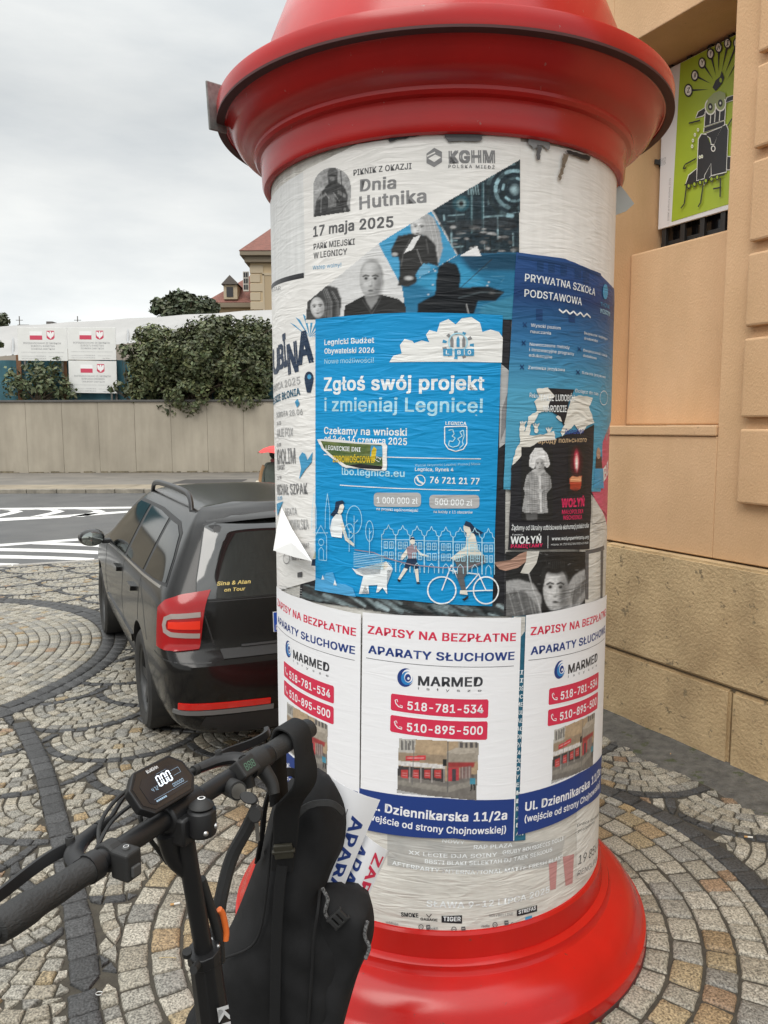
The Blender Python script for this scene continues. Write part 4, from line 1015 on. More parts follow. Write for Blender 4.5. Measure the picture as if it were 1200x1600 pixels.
q.ell(A8(232, 528), 7, 11, NAVY); q.poly([A8(212, 545), A8(252, 545), A8(240, 595), A8(222, 595)], NAVY); q.ell(A8(234, 520), 3, 4, LB)
q.poly([A8(185, 905), A8(200, 882), A8(215, 890), A8(225, 920), A8(250, 880), A8(245, 930), A8(215, 965), A8(185, 1012), A8(195, 960)], LB)
q.poly([A8(165, 640), A8(178, 625), A8(188, 650), A8(175, 668)], LB); q.poly([A8(78, 1130), A8(110, 1118), A8(82, 1190)], LB)
q.ring(A8(125, 1392), 5, 8, 1.5, GREY, 16)
for k in range(6): q.line(A8(90, 1520+k*12), A8(200, 1535+k*12), .8, LG)
q.poly([A8(178, 1460), A8(200, 1455), A8(200, 1480), A8(178, 1482)], MG)
done(q, 'lettering', lu)
q = part(2.6, .0035); q.poly([A8(262, 1350), A8(285, 1380), A8(305, 1455), A8(265, 1450), A8(240, 1420)], W); q.poly([A8(250, 1395), A8(287, 1390), A8(297, 1430), A8(245, 1425)], NAVY); q.poly([A8(262, 1356), A8(283, 1382), A8(255, 1392)], paper('ink_yellow', (.55, .40, .04), .5)); done(q, 'torn_sticker', lu)
def bend(s_, z_): return 0
fv = [Vector(v) for v in (at(440, 793, 2.60), at(456, 826, 2.50), at(487, 877, 2.34), at(458, 870, 2.42), at(427, 860, 2.50), at(432, 828, 2.54))]
o_ = Vector((CC.x, CC.y, 0)); n_ = Vector((-.5, -.8, 0))*.0012
mid = Vector(at(456, 848, 2.44))
vv = [v-o_ for v in fv]+[mid-o_]
raw('peeled_corner', vv+[v-n_ for v in vv], [(i, (i+1) % 6, 6) for i in range(6)]+[(7+(i+1) % 6, 7+i, 13) for i in range(6)]+[(i, 7+i, 7+(i+1) % 6, (i+1) % 6) for i in range(6)], mat('paper_back_white', (.74, .74, .73), .55), lu, smooth=False)

# --- picnic poster
pk = P('picnic_poster', [(476, 268), (560, 226), (660, 212), (812, 214), (809, 495), (650, 500), (480, 505)], W, 3, 'white picnic poster with grey lettering and a slanted band of photographs', tearing=.5)
q = part(3)
q.text('PIKNIK Z OKAZJI', A2(440, 216), A2(696, 186), 9, MG, .025); q.text('Dnia', A2(468, 286), A2(628, 272), 18, GREY, .03); q.text('Hutnika', A2(466, 366), A2(762, 334), 19.5, GREY, .03)
q.text('17 maja 2025', A2(262, 488), A2(616, 444), 15.5, MG, .03); q.text('PARK MIEJSKI', A2(264, 545), A2(446, 522), 9, MG, .02); q.text('W LEGNICY', A2(264, 585), A2(412, 566), 9, MG, .02); q.text('Wstęp wolny!', A2(260, 634), A2(386, 620), 6, LB, 0)
q.text('KGHM', A2(860, 160), A2(1064, 158), 18, GREY, .06); q.text('POLSKA MIEDŹ', A2(858, 182), A2(1062, 186), 5, GREY, .02, spacing=1.3)
hx = [(796, 92), (830, 110), (830, 155), (796, 178), (762, 160), (762, 118)]; q.poly([A2(*h) for h in hx], GREY); q.poly([A2(770, 140), A2(800, 122), A2(826, 134), A2(796, 156)], W); q.line(A2(764, 130), A2(800, 112), 2, W)
done(q, 'lettering', pk)
arch = [(262, 400)]+[(346+84*math.cos(t), 262+84*math.sin(t)) for t in [math.pi+math.pi*i/14 for i in range(15)]]+[(428, 376)]
ph = Photo(258, 168, 432, 404, 3.0, .34, 3)          # emblem of a foundry worker under an arch
ph.noise(30, .25)
ph.poly([(264, 404), (276, 330), (300, 285), (330, 250), (326, 205), (345, 172), (370, 190), (372, 245), (398, 262), (416, 300), (412, 345), (428, 376)], .05, 2)
ph.poly([(326, 225), (330, 190), (348, 176), (366, 192), (368, 225)], .10, 2); ph.ell(347, 226, 17, 14, .22, .6); ph.ell(347, 215, 24, 6, .03, .4)
ph.poly([(328, 300), (362, 296), (364, 352), (330, 358)], .17, 1); ph.poly([(288, 310), (322, 292), (316, 306), (280, 330)], .24, 2); ph.poly([(372, 280), (408, 300), (404, 316), (372, 296)], .20, 2)
for k in range(14):
    x = 275+ph.r.rand()*140; y = 270+ph.r.rand()*115; ph.line([(x, y), (x+ph.r.uniform(-20, 20), y+ph.r.uniform(8, 36))], 2.5, ph.r.choice([.02, .02, .28, .4]), .8)
ph.line([(384, 195), (396, 384)], 4, .03); ph.line([(300, 285), (296, 380)], 3, .3, .7); ph.noise(7, .3)
ph.wrap('emblem', A2, 3*.002+.0007, pk, arch)
ph = Photo(224, 136, 1178, 860, 4.0, .60, 5)         # the slanted band of photographs
ph.noise(120, .06)
mach = [(782, 356), (1180, 130), (1180, 620), (905, 580)]; ph.poly(mach, (.018, .032, .042), 4)
rr_ = ph.r
for k in range(70):
    x = rr_.uniform(800, 1170); y0 = max(200+(1176-x)*.56, 300-(x-800)*.35); y = y0+rr_.rand()*max(10, 555-y0); h_ = 15+90*rr_.rand()**2; v_ = rr_.choice([.01, .01, .05, .10, .22, .4])
    if rr_.rand() < .6: ph.line([(x, y), (x+rr_.uniform(-3, 3), min(y+h_, 585))], 2+7*rr_.rand(), (v_*.6, v_*.9, v_), .8)
    else: ph.line([(x, y), (min(1175, x+h_), y-h_*.08)], 2+5*rr_.rand(), (v_*.6, v_*.9, v_), .8)
for r_, n_, w_ in ((118, 22, 30), (84, 16, 26), (52, 11, 18)):   # a big segmented wheel
    for k in range(n_):
        a_ = 2*math.pi*k/n_+r_*.01; v_ = rr_.choice([.04, .12, .3, .55]); d_ = .6*math.pi/n_
        ph.line([(1150+r_*math.cos(a_-d_), 278+r_*math.sin(a_-d_)), (1150+r_*math.cos(a_+d_), 278+r_*math.sin(a_+d_))], w_*.62, (v_*.55, v_*.88, v_), .9)
ph.ell(1150, 278, 26, 30, (.35, .5, .55), .8); ph.ell(915, 340, 44, 40, (.03, .10, .13), .3); ph.ell(915, 340, 26, 26, (.20, .3, .32), .5); ph.ell(915, 340, 14, 15, .02, .5)
for x in (960, 1010): ph.line([(x, 250+(1010-x)*.6), (x, 470)], 9, (.05, .11, .13), .9); ph.line([(x+3, 250), (x+3, 470)], 2, (.35, .5, .55), .7)
for k in range(5): ph.line([(940+k*11, 225+k*4), (948+k*11, 300)], 3, (.4, .58, .62), .8)
ph.poly([(845, 420), (1150, 400), (1160, 450), (850, 470)], (.03, .035, .04), 6, .7)
for k in range(60):
    x = rr_.uniform(850, 1160); y = rr_.uniform(440, 560); ph.ell(x, y, 6+22*rr_.rand(), 3+8*rr_.rand(), rr_.choice([.02, .03, .10, .25, .45]), .6, .7)
ph.noise(14, .35, ph.blur(ph.mask(mach), 4)); ph.noise(5, .3, ph.mask(mach))
band = [(655, 715), (905, 566), (1180, 556), (1180, 862), (676, 862)]; ph.poly(band, (.02, .16, .30), 2)
ph.poly([(905, 566), (1180, 556), (1180, 640), (960, 640)], (.008, .04, .08), 30, .85); ph.poly([(700, 690), (900, 600), (1040, 700), (860, 760)], (.04, .30, .52), 26, .8); ph.poly([(1000, 800), (1170, 740), (1170, 862), (1000, 862)], (.05, .24, .36), 18, .7)
for k in range(26): x = rr_.uniform(720, 1170); y = rr_.uniform(600, 830); ph.line([(x, y), (x+rr_.uniform(10, 60), y-rr_.uniform(0, 20))], 2, (.2, .42, .55), .35)
for x, y in ((790, 702), (800, 640), (1036, 690), (1030, 705), (770, 745)): ph.ell(x, y, 7, 5, .7, .8, .8)
ph.poly([(905, 575), (985, 528), (1003, 575)], .72)
loz = [(548, 515), (775, 360), (895, 570), (655, 715)]; ph.poly(loz, (.055, .30, .52)); ph.noise(60, .08, ph.mask(loz))
# singer with long fair hair
ph.poly([(690, 430), (712, 392), (752, 378), (792, 400), (820, 460), (834, 540), (815, 610), (765, 540), (742, 470), (700, 480)], .36, 5); 
for k in range(16): t = rr_.rand(); ph.line([(745+60*t, 392+18*t), (765+62*t, 470+60*t), (760+66*t, 545+50*rr_.rand())], 3, rr_.choice([.2, .52, .6, .3]), .6)
ph.face(726, 447, 34, 46, .68, .03, .5, .12)
ph.poly([(636, 705), (644, 640), (640, 580), (612, 580), (604, 548), (636, 484), (690, 474), (760, 482), (800, 520), (816, 622), (770, 606), (735, 622), (716, 655), (720, 690), (680, 712)], .028, 3)
ph.poly([(704, 492), (738, 478), (700, 545), (662, 562)], .68, 1); ph.line([(690, 500), (660, 560), (650, 620)], 4, .12, .8); ph.line([(760, 500), (770, 560)], 5, .10, .8); ph.ell(622, 566, 18, 11, .45, .6); ph.ell(684, 672, 26, 13, .5, .6); ph.line([(720, 545), (742, 610)], 4, .3, .6)
ph.poly([(724, 640), (750, 604), (782, 622), (770, 650), (730, 665)], (.12, .34, .52), 2)
# dark player seen from behind with bow and fiddle
ph.poly([(718, 862), (724, 785), (800, 745), (806, 668), (815, 622), (850, 598), (895, 610), (912, 655), (908, 715), (1030, 708), (1105, 733), (1062, 776), (988, 776), (962, 862)], (.008, .010, .013), 3); ph.line([(900, 726), (1050, 588)], 3, .02); ph.line([(905, 760), (1000, 735), (1095, 738)], 7, (.06, .08, .09), .7); ph.line([(938, 790), (952, 850)], 5, .5, .7); ph.ell(1050, 738, 20, 8, .16, .8, .7)
# bald man in a black shirt
ph.poly([(396, 862), (402, 795), (470, 758), (500, 742), (560, 745), (640, 765), (668, 790), (676, 862)], .024, 2); ph.line([(480, 770), (520, 830)], 4, .09, .7); ph.line([(560, 765), (522, 830)], 4, .09, .7)
ph.poly([(486, 730), (552, 730), (548, 770), (518, 812), (494, 770)], .26, 3); ph.ell(520, 655, 54, 70, .30, .15); ph.face(516, 682, 51, 82, .54, .02, .95); ph.ell(512, 612, 42, 24, .58, .8, .8); ph.ell(524, 594, 44, 14, .22, .8, .6); ph.ell(568, 690, 7, 20, .32, .6); ph.ell(520, 752, 42, 16, .20, .9, .55)
# long haired woman, lower left
ph.poly([(226, 862), (236, 775), (262, 735), (320, 702), (368, 715), (388, 770), (382, 830), (374, 862)], .05, 3)
for k in range(18): t = rr_.rand(); ph.line([(300+50*t, 712+20*t), (320+56*t, 780), (315+60*t, 850)], 2.5, rr_.choice([.02, .14, .22, .3]), .7)
ph.face(281, 802, 32, 48, .62, .03, .6, -.08)
ph.noise(6, .05)
ph.wrap('photo_band', A2, 3*.002+.0006, pk, [(228, 852), (235, 775), (550, 515), (850, 330), (1176, 140), (1170, 858), (700, 858), (226, 860)])

# --- school poster (printed blue gradient with faint building photo)
def grad_paper(name, z0, z1, stops):
    m = paper(name, (.1, .2, .4), .6, .36); n = m.node_tree; b = n.nodes['Principled BSDF']
    t = n.nodes.new('ShaderNodeUVMap'); t.uv_map = 'UVMap'; sp = n.nodes.new('ShaderNodeSeparateXYZ'); n.links.new(t.outputs[0], sp.inputs[0])
    mr = n.nodes.new('ShaderNodeMapRange'); mr.inputs[1].default_value = z0; mr.inputs[2].default_value = z1; n.links.new(sp.outputs[1], mr.inputs[0])
    r = n.nodes.new('ShaderNodeValToRGB'); el_ = r.color_ramp.elements
    el_[0].position, el_[0].color = stops[0][0], lin(stops[0][1]); el_[1].position, el_[1].color = stops[-1][0], lin(stops[-1][1])
    for p_, c_ in stops[1:-1]: x = el_.new(p_); x.color = lin(c_)
    n.links.new(mr.outputs[0], r.inputs[0]); n.links.new(r.outputs[0], b.inputs['Base Color']); return m
zt, zb_ = sz(870, 420)[1], sz(860, 850)[1]
GRD = grad_paper('ink_blue_gradient', zb_, zt, [(0, (.07, .31, .47)), (.55, (.075, .32, .49)), (.75, (.03, .15, .33)), (.9, (.012, .045, .15)), (1, (.02, .07, .22))])
sc = P('school_poster', [(805, 395), (880, 405), (932, 427), (956, 452), (958, 640), (938, 690), (935, 768), (850, 768), (785, 764), (790, 640), (797, 520)], GRD, 4, 'blue private school poster with white headings on the right side', tearing=.3)
q = part(4)
SH = paper('ink_navy_faint', (.012, .05, .15), .6, .36)
for i, (x, y) in enumerate(((245, 660), (300, 668), (360, 680), (430, 700), (250, 800), (310, 810), (240, 905), (400, 915), (470, 720))):
    q.poly([A5(x, y), A5(x+32, y+4), A5(x+32, y+60), A5(x, y+56)], SH); q.line(A5(x+3, y+26), A5(x+30, y+30), .8, GRD)
q.poly([A5(150, 640), A5(560, 730), A5(560, 748), A5(150, 655)], SH)
q.text('PRYWATNA SZKOŁA', A5(184, 768), A5(530, 840), 11.5, PW, .012); q.text('PODSTAWOWA', A5(182, 845), A5(464, 888), 11.5, PW, .012)
zz_ = [(352, 908), (372, 926), (388, 912), (406, 932), (424, 918), (441, 938), (458, 924), (474, 945), (490, 930), (508, 950)]
q.path([A5(*p) for p in zz_], 2.6, PW)
for s, x0, y0, x1, y1, h in (('Wysoki poziom', 214, 995, 360, 1010, 5), ('nauczania', 212, 1026, 312, 1035, 5), ('Nowoczesne metody', 208, 1090, 404, 1106, 5), ('i innowacyjne programy', 206, 1116, 426, 1138, 5), ('edukacyjne', 204, 1144, 318, 1154, 5), ('Zerówka językowa', 200, 1206, 380, 1218, 5), ('Bezpieczne i wspierające', 476, 1032, 590, 1062, 4), ('środowisko', 476, 1058, 542, 1072, 4), ('Dwujęzyczność i zajęcia', 472, 1118, 588, 1146, 4), ('dodatkowe', 470, 1144, 536, 1158, 4), ('Szkoła językowa', 464, 1230, 580, 1252, 4), ('Dołącz do nas', 432, 1322, 545, 1338, 5.5), ('Rekrutacja trwa', 206, 1346, 330, 1362, 7)):
    q.text(s, A5(x0, y0), A5(x1, y1), h, PW, .004)
for x, y in ((178, 1076), (170, 1196), (452, 1106), (445, 1222), (184, 985)):
    q.line(A5(x-9, y-11), A5(x+9, y+11), 1.6, SH); q.line(A5(x-9, y+11), A5(x+9, y-11), 1.6, SH)
q.ell(A5(580, 820), 4, 12, LB); q.text('THINK', A5(555, 890), A5(600, 905), 6, LB); q.text('WISDOM', A5(553, 925), A5(602, 942), 7, PALE)
q.ring(A5(572, 1350), 6, 11, 1.2, PW, 16)
done(q, 'lettering', sc)

# --- pink poster and white form at the far right edge
pkp = P('pink_edge_poster', [(940, 690), (962, 640), (958, 860), (925, 800)], paper('ink_pink', (.60, .10, .17), .5, .4), 2.2, 'pink and white poster peeking out at the right edge of the column')
q = part(2.2); q.poly([(945, 480), (962, 500), (962, 660), (945, 690)], paper('ink_dull_pink', (.42, .25, .26), .5)); q.text('BI', (941, 752), (948, 738), 20, W, .04); done(q, 'lettering', pkp)
fm = P('white_form_poster', [(915, 765), (950, 830), (948, 945), (900, 950), (905, 800)], WO, 2.9, 'white lined notice between the black memorial poster and the column edge')
q = part(2.9); q.poly([A6(676, 778), A6(780, 780), A6(782, 955), A6(740, 905), A6(700, 840)], paper('ink_pink', (.6, .1, .17)))
q.line(A6(684, 820), A6(682, 1005), 1, INK); q.line(A6(682, 1005), A6(775, 985), 1, INK)
for k in range(3): q.line(A6(690, 1035+k*14), A6(740, 1030+k*14), .8, LG)
q.poly([A6(640, 1178), A6(762, 1145), A6(764, 1172), A6(662, 1200), A6(660, 1500), A6(640, 1500)], MG); q.poly([A6(740, 1170), A6(758, 1165), A6(752, 1490), A6(738, 1492)], MG)
done(q, 'print', fm)

# --- face poster
fc = P('portrait_poster', [(786, 864), (912, 862), (912, 958), (786, 962)], paper('photo_dark', (.035, .035, .038), .9, .36), 3.2, 'torn black and white portrait poster of a dark haired person', tearing=.5)
ph = Photo(118, 1180, 642, 1612, 5.0, .022, 12)
ph.poly([(118, 1380), (200, 1365), (300, 1395), (352, 1480), (345, 1612), (118, 1612)], .34, 8); ph.poly([(118, 1450), (240, 1440), (330, 1540), (340, 1612), (118, 1612)], .13, 14)
ph.poly([(500, 1440), (560, 1350), (600, 1315), (642, 1300), (642, 1480), (560, 1600), (480, 1612)], .36, 8); ph.poly([(540, 1460), (642, 1360), (642, 1430), (560, 1545)], .15, 10)
for k in range(9): ph.line([(130+k*22, 1420+k*4), (180+k*20, 1600)], 7, ph.r.choice([.06, .2, .42]), .4); ph.line([(560+k*9, 1400-k*8), (520+k*12, 1600)], 5, ph.r.choice([.05, .2, .4]), .4)
ph.poly([(330, 1400), (342, 1290), (400, 1215), (470, 1205), (530, 1260), (545, 1350), (530, 1400), (440, 1330)], .02, 3)
ph.face(443, 1432, 84, 150, .66, .02, 1.0); ph.ell(440, 1290, 95, 60, .02, .45); ph.poly([(352, 1400), (350, 1310), (390, 1270), (380, 1330), (366, 1420)], .03, 4); ph.poly([(532, 1400), (536, 1320), (505, 1270), (520, 1340)], .02, 4); ph.ell(495, 1460, 44, 130, .05, .9, .6)
for k in range(10): ph.line([(390+k*12, 1300-abs(k-4)*3), (385+k*13, 1250)], 3, .08, .5)
ph.line([(268, 1320), (300, 1440), (330, 1510), (355, 1606)], 6, .55, .8); ph.noise(12, .14).noise(5, .10)
for k in range(30): x = ph.r.uniform(125, 640); y = ph.r.uniform(1185, 1600); ph.line([(x, y), (x+ph.r.uniform(-20, 20), y+ph.r.uniform(-6, 6))], 2.5, .55, .35)
ph.wrap('portrait_photo', A6, 3.2*.002+.0006, fc, [(122, 1184), (640, 1184), (640, 1606), (122, 1610)])
q = part(3.2, .0009)
q.poly([A6(40, 1255), A6(150, 1240), A6(210, 1200), A6(258, 1182), A6(252, 1250), A6(200, 1290), A6(120, 1310), A6(80, 1300)], paper('print_hand', (.40, .24, .18), .8)); q.poly([A6(258, 1182), A6(340, 1180), A6(320, 1260), A6(270, 1330), A6(215, 1325), A6(252, 1250)], WO)
done(q, 'torn_overlap', fc)

# --- torn black memorial poster
mm = P('memorial_poster', [A6(155, 620), A6(215, 560), A6(262, 505), A6(330, 462), A6(420, 450), A6(470, 430), A6(560, 400), A6(640, 380), A6(690, 350), A6(660, 1168), A6(132, 1172), A6(150, 800)], INK, 5, 'torn black memorial poster with a candle and a child in a checked coat', tearing=.5, seed=9)
q = part(5)
TORN = paper('paper_torn_white', (.70, .68, .62), 1.0, .55)
q.text('народу польського', A6(300, 474), A6(640, 464), 8, paper('ink_tan', (.50, .36, .22), .6), .02)
q.text('WOŁYŃ', A6(476, 892), A6(625, 884), 12.5, paper('ink_magenta_red', (.62, .03, .11), .6), .06); q.text('MAŁOPOLSKA', A6(480, 938), A6(618, 932), 6.5, paper('ink_magenta_red', (.62, .03, .11)), .02); q.text('WSCHODNIA', A6(487, 975), A6(610, 970), 6.5, paper('ink_magenta_red', (.62, .03, .11)), .02)
q.text('Żądamy od Ukrainy odblokowania ekshumacji polskich ofiar', A6(155, 1042), A6(655, 1026), 7.5, PW, .012)
q.text('Fundacja', A6(160, 1078), A6(228, 1076), 2.5, PW); q.text('WOŁYŃ', A6(148, 1132), A6(345, 1126), 11, PW, .03); q.text('PAMIĘTAMY', A6(150, 1160), A6(355, 1152), 5.5, paper('ink_magenta_red', (.62, .03, .11)), .03)
q.line(A6(390, 1080), A6(389, 1162), 1, PW); q.text('www.wolynpamietamy.org', A6(414, 1110), A6(652, 1098), 5.5, PW, .01); q.text('nr konta: 36 1750 0012 0000 0000 4155 8488', A6(410, 1144), A6(650, 1132), 3.2, PW)
done(q, 'lettering', mm)
ph = Photo(515, 480, 635, 812, 4.0, .022, 4)
ph.ell(574, 600, 46, 120, (.16, .012, .02), 1, .9); ph.poly([(530, 702), (545, 688), (575, 694), (608, 686), (602, 770), (570, 790), (532, 772)], (.42, .06, .03), 2); ph.poly([(534, 702), (546, 690), (574, 696), (606, 688), (603, 725), (534, 728)], (.80, .38, .20), 4); ph.ell(568, 790, 44, 34, (.03, .022, .022), .9, .9)
ph.ell(574, 590, 21, 86, (.62, .05, .10), .5); ph.ell(575, 600, 14, 66, (.85, .60, .55), .6); ph.ell(575, 610, 7, 42, (.9, .88, .84), .7); ph.line([(572, 640), (571, 692)], 4, .03)
ph.wrap('candle_print', A6, 5*.002+.0008, mm, [(517, 484), (633, 484), (633, 808), (517, 808)])
ph = Photo(214, 494, 424, 984, 4.0, .022, 6)
coat = [(240, 930), (222, 918), (240, 800), (232, 770), (252, 680), (290, 650), (370, 653), (405, 690), (416, 760), (380, 805), (390, 930), (330, 934)]
cmk = ph.mask(coat); ph.poly(coat, .42, 2)
for k in range(22): y = 665+k*13; ph.put(cmk*np.clip((3.4-np.abs(ph.Y-y-4*np.sin(ph.X*.05)))/3, 0, 1), .12, .75)
for k in range(12): x = 236+k*16; ph.put(cmk*np.clip((3-np.abs(ph.X-x-(ph.Y-650)*.02))/3, 0, 1), .16, .6)
ph.noise(26, .35, cmk); ph.put(cmk*np.clip((ph.X-345)/90, 0, 1), .05, .55); ph.poly([(286, 655), (330, 690), (372, 656), (360, 640), (300, 642)], .50, 3); ph.poly([(330, 690), (344, 690), (352, 925), (338, 928)], .62, 2); ph.ell(336, 690, 10, 10, .6, .6)
ph.ell(336, 785, 26, 17, .52, .5); ph.line([(320, 782), (350, 776)], 3, .14, .7); ph.line([(322, 792), (352, 788)], 3, .14, .6); ph.line([(262, 700), (270, 770), (318, 790)], 6, .16, .6); ph.line([(402, 700), (396, 770), (356, 790)], 6, .10, .6)
ph.poly([(245, 934), (322, 930), (322, 975), (252, 978)], .10, 4)
ph.poly([(268, 622), (272, 555), (305, 506), (350, 503), (388, 548), (404, 612), (386, 636), (350, 610), (318, 610), (296, 642)], .66, 2); ph.noise(20, .16, ph.mask([(268, 622), (272, 555), (305, 506), (350, 503), (388, 548), (404, 612), (386, 636)])); ph.line([(300, 520), (280, 600)], 4, .35, .6); ph.line([(370, 535), (386, 610)], 4, .35, .6)
ph.face(336, 612, 31, 46, .56, .02, .7); ph.noise(5, .12)
ph.wrap('child_print', A6, 5*.002+.0008, mm, [(216, 498), (422, 498), (422, 980), (216, 980)])
q = Print(5.3)           # ragged white torn remains above
tr = lambda pts, sd: torn([A6(*p) for p in pts], .8, 4, sd)
q.poly(tr([(316, 118), (390, 108), (440, 165), (400, 190), (410, 260), (365, 262), (330, 275), (300, 340), (255, 345), (262, 300), (320, 262), (300, 200), (335, 170)], 2), TORN)
q.poly(tr([(520, 250), (545, 170), (600, 160), (680, 175), (655, 235), (690, 340), (640, 360), (600, 415), (560, 350), (480, 430), (470, 400), (500, 350), (440, 300)], 3), TORN)
q.poly(tr([(160, 618), (180, 520), (210, 470), (205, 380), (215, 330), (240, 400), (260, 345), (290, 300), (330, 280), (280, 350), (270, 420), (320, 420), (400, 410), (430, 390), (440, 450), (340, 460), (270, 500), (215, 560)], 4), TORN)
q.poly([A6(390, 112), A6(560, 122), A6(525, 200), A6(510, 290), A6(490, 360), A6(470, 300), A6(420, 270), A6(385, 250), A6(405, 190), A6(435, 165)], INK)
q.text('TAKIE LUDOBÓJ', A6(338, 195), A6(560, 198), 10, PW, .02); q.text('NARODZIE', A6(360, 268), A6(510, 268), 10, PW, .02)
q.text('йолобая', A6(500, 415), A6(620, 408), 8, paper('ink_ultramarine', (.05, .08, .30), .6), .02)
for hx_, hy_ in ((228, 350), (312, 365), (395, 390)):
    for k in range(4): q.line(A6(hx_, hy_+20), A6(hx_-18+k*13, hy_-18-(k % 2)*4), 1.8, TORN)
    q.ell(A6(hx_+2, hy_+24), 3.2, 4.2, TORN)
done(q, 'torn_remains', mm)
q = part(4, .0009); q.poly([A6(705, 560), A6(740, 560), A6(745, 640), A6(700, 640)], paper('print_brown', (.08, .05, .04), .6)); q.ell(A6(720, 540), 3.2, 9, paper('print_skin_tone', (.45, .28, .20), .6)); q.poly([A6(695, 640), A6(750, 640), A6(755, 770), A6(690, 768)], LB); done(q, 'small_figure', sc)

# --- the big blue poster
bl_ = P('civic_poster', [A3(90, 66), (640, 489), A3(1076, 46), A4(1020, 912), A4(560, 880), A4(90, 826)], BLUE, 4.6, 'big bright blue civic budget poster with white lettering and line drawings in the middle')
q = part(4.6)
q.text('Legnicki Budżet', A3(138, 204), A3(400, 192), 8, PW, .025); q.text('Obywatelski 2026', A3(138, 250), A3(400, 246), 8, PW, .025); q.text('Nowe możliwości!', A3(138, 304), A3(398, 298), 7.5, PALE, -.005)
q.text('Zgłoś swój projekt', A3(136, 448), A3(978, 444), 20, PW, .03); q.text('i zmieniaj Legnicę!', A3(138, 556), A3(970, 564), 20, PALE, .02)
q.text('Czekamy na wnioski', A3(136, 678), A3(572, 688), 10.5, PW, .025); q.text('od 2 do 16 czerwca 2025', A3(138, 720), A3(572, 738), 10, PW, .025)
q.text('LEGNICA', A3(774, 630), A3(884, 632), 5, PW, .03); q.text('lbo.legnica.eu', A4(230, 210), A4(560, 222), 10.5, PALE, .02)
q.text('Wydział Aktywności Lokalnej i Promocji Miasta', A4(614, 166), A4(956, 158), 3.6, PALE, .0); q.text('Legnica, Rynek 4', A4(614, 190), A4(816, 192), 5.2, PW, .02); q.text('76 721 21 77', A4(692, 254), A4(952, 262), 9.5, PW, .03)
q.line(A4(135, 103), A4(960, 126), 1.4, PW); q.line(A4(220, 266), A4(953, 294), 1.4, PW)
q.text('na projekt ogólnomiejski', A4(412, 400), A4(630, 408), 4.2, PW, .01); q.text('na każdy z 11 obszarów', A4(712, 414), A4(916, 418), 4.2, PW, .01)
q.ring(A4(640, 240), 8, 8, 1.3, PW); q.path([A4(624, 222), A4(632, 244), A4(658, 258)], 3, PW)
done(q, 'lettering', bl_)
q = part(4.6, .0010)
def rrect(x0, y0, x1, y1, r, f): return [f(x, y) for x, y in ((x0+r, y0), (x1-r, y0), (x1-r*.3, y0+r*.3), (x1, y0+r), (x1, y1-r), (x1-r*.3, y1-r*.3), (x1-r, y1), (x0+r, y1), (x0+r*.3, y1-r*.3), (x0, y1-r), (x0, y0+r), (x0+r*.3, y0+r*.3))]
q.poly(rrect(398, 306, 646, 382, 18, A4), LG); q.poly(rrect(690, 318, 952, 390, 18, A4), LG)
q.text('1 000 000 zł', A4(414, 362), A4(628, 366), 9.5, PW, .02); q.text('500 000 zł', A4(718, 370), A4(914, 376), 9.5, PW, .02)
cl = [(480, 296), (500, 262), (545, 250), (535, 205), (560, 172), (600, 182), (610, 195), (650, 180), (690, 190), (672, 150), (690, 125), (730, 135), (745, 85), (790, 66), (828, 95), (860, 62), (910, 55), (955, 85), (968, 135), (1010, 122), (1055, 135), (1075, 165), (1070, 298)]
q.poly([A3(*p) for p in cl], paper('ink_white_cloud', (.76, .76, .74), .6, .42))
q.path([A3(*p) for p in ((770, 640), (886, 638), (886, 730), (868, 760), (828, 772), (788, 758), (770, 728))], 1.6, PW, True)
rd = random.Random(5)
lion = [(790, 660), (812, 655), (820, 680), (808, 690), (826, 700), (812, 720), (795, 715), (790, 740), (812, 750), (840, 742), (850, 720), (838, 705), (862, 690), (850, 668), (868, 658), (872, 690), (862, 720), (868, 735), (848, 755)]
q.path([A3(*p) for p in lion], 1.5, PALE)
gear = mat('ink_soft_blue', (.22, .42, .60), .5)
for k in range(11):
    a_ = k*2*math.pi/11; q.poly([A3(840+r_*math.cos(a_+d_), 205+r_*math.sin(a_+d_)*.9) for r_, d_ in ((62, -.1), (84, -.12), (84, .12), (62, .1))], GREY if k % 3 else LB)
q.ring(A3(840, 190), 14, 14, 2.2, PALE)
for x in (800, 832, 862): q.poly([A3(x, 215), A3(x+16, 215), A3(x+16, 175), A3(x+8, 155), A3(x, 175)], GREY if x != 832 else LB)
for x, s in ((762, 'L'), (822, 'B'), (876, 'O')): q.poly([A3(x, 225), A3(x+48, 225), A3(x+48, 262), A3(x, 262)], LB); q.text(s, A3(x+14, 254), A3(x+32, 254), 6, PW, .03)
done(q, 'cloud_print', bl_)
q = part(4.6, .0019)     # line-drawn town
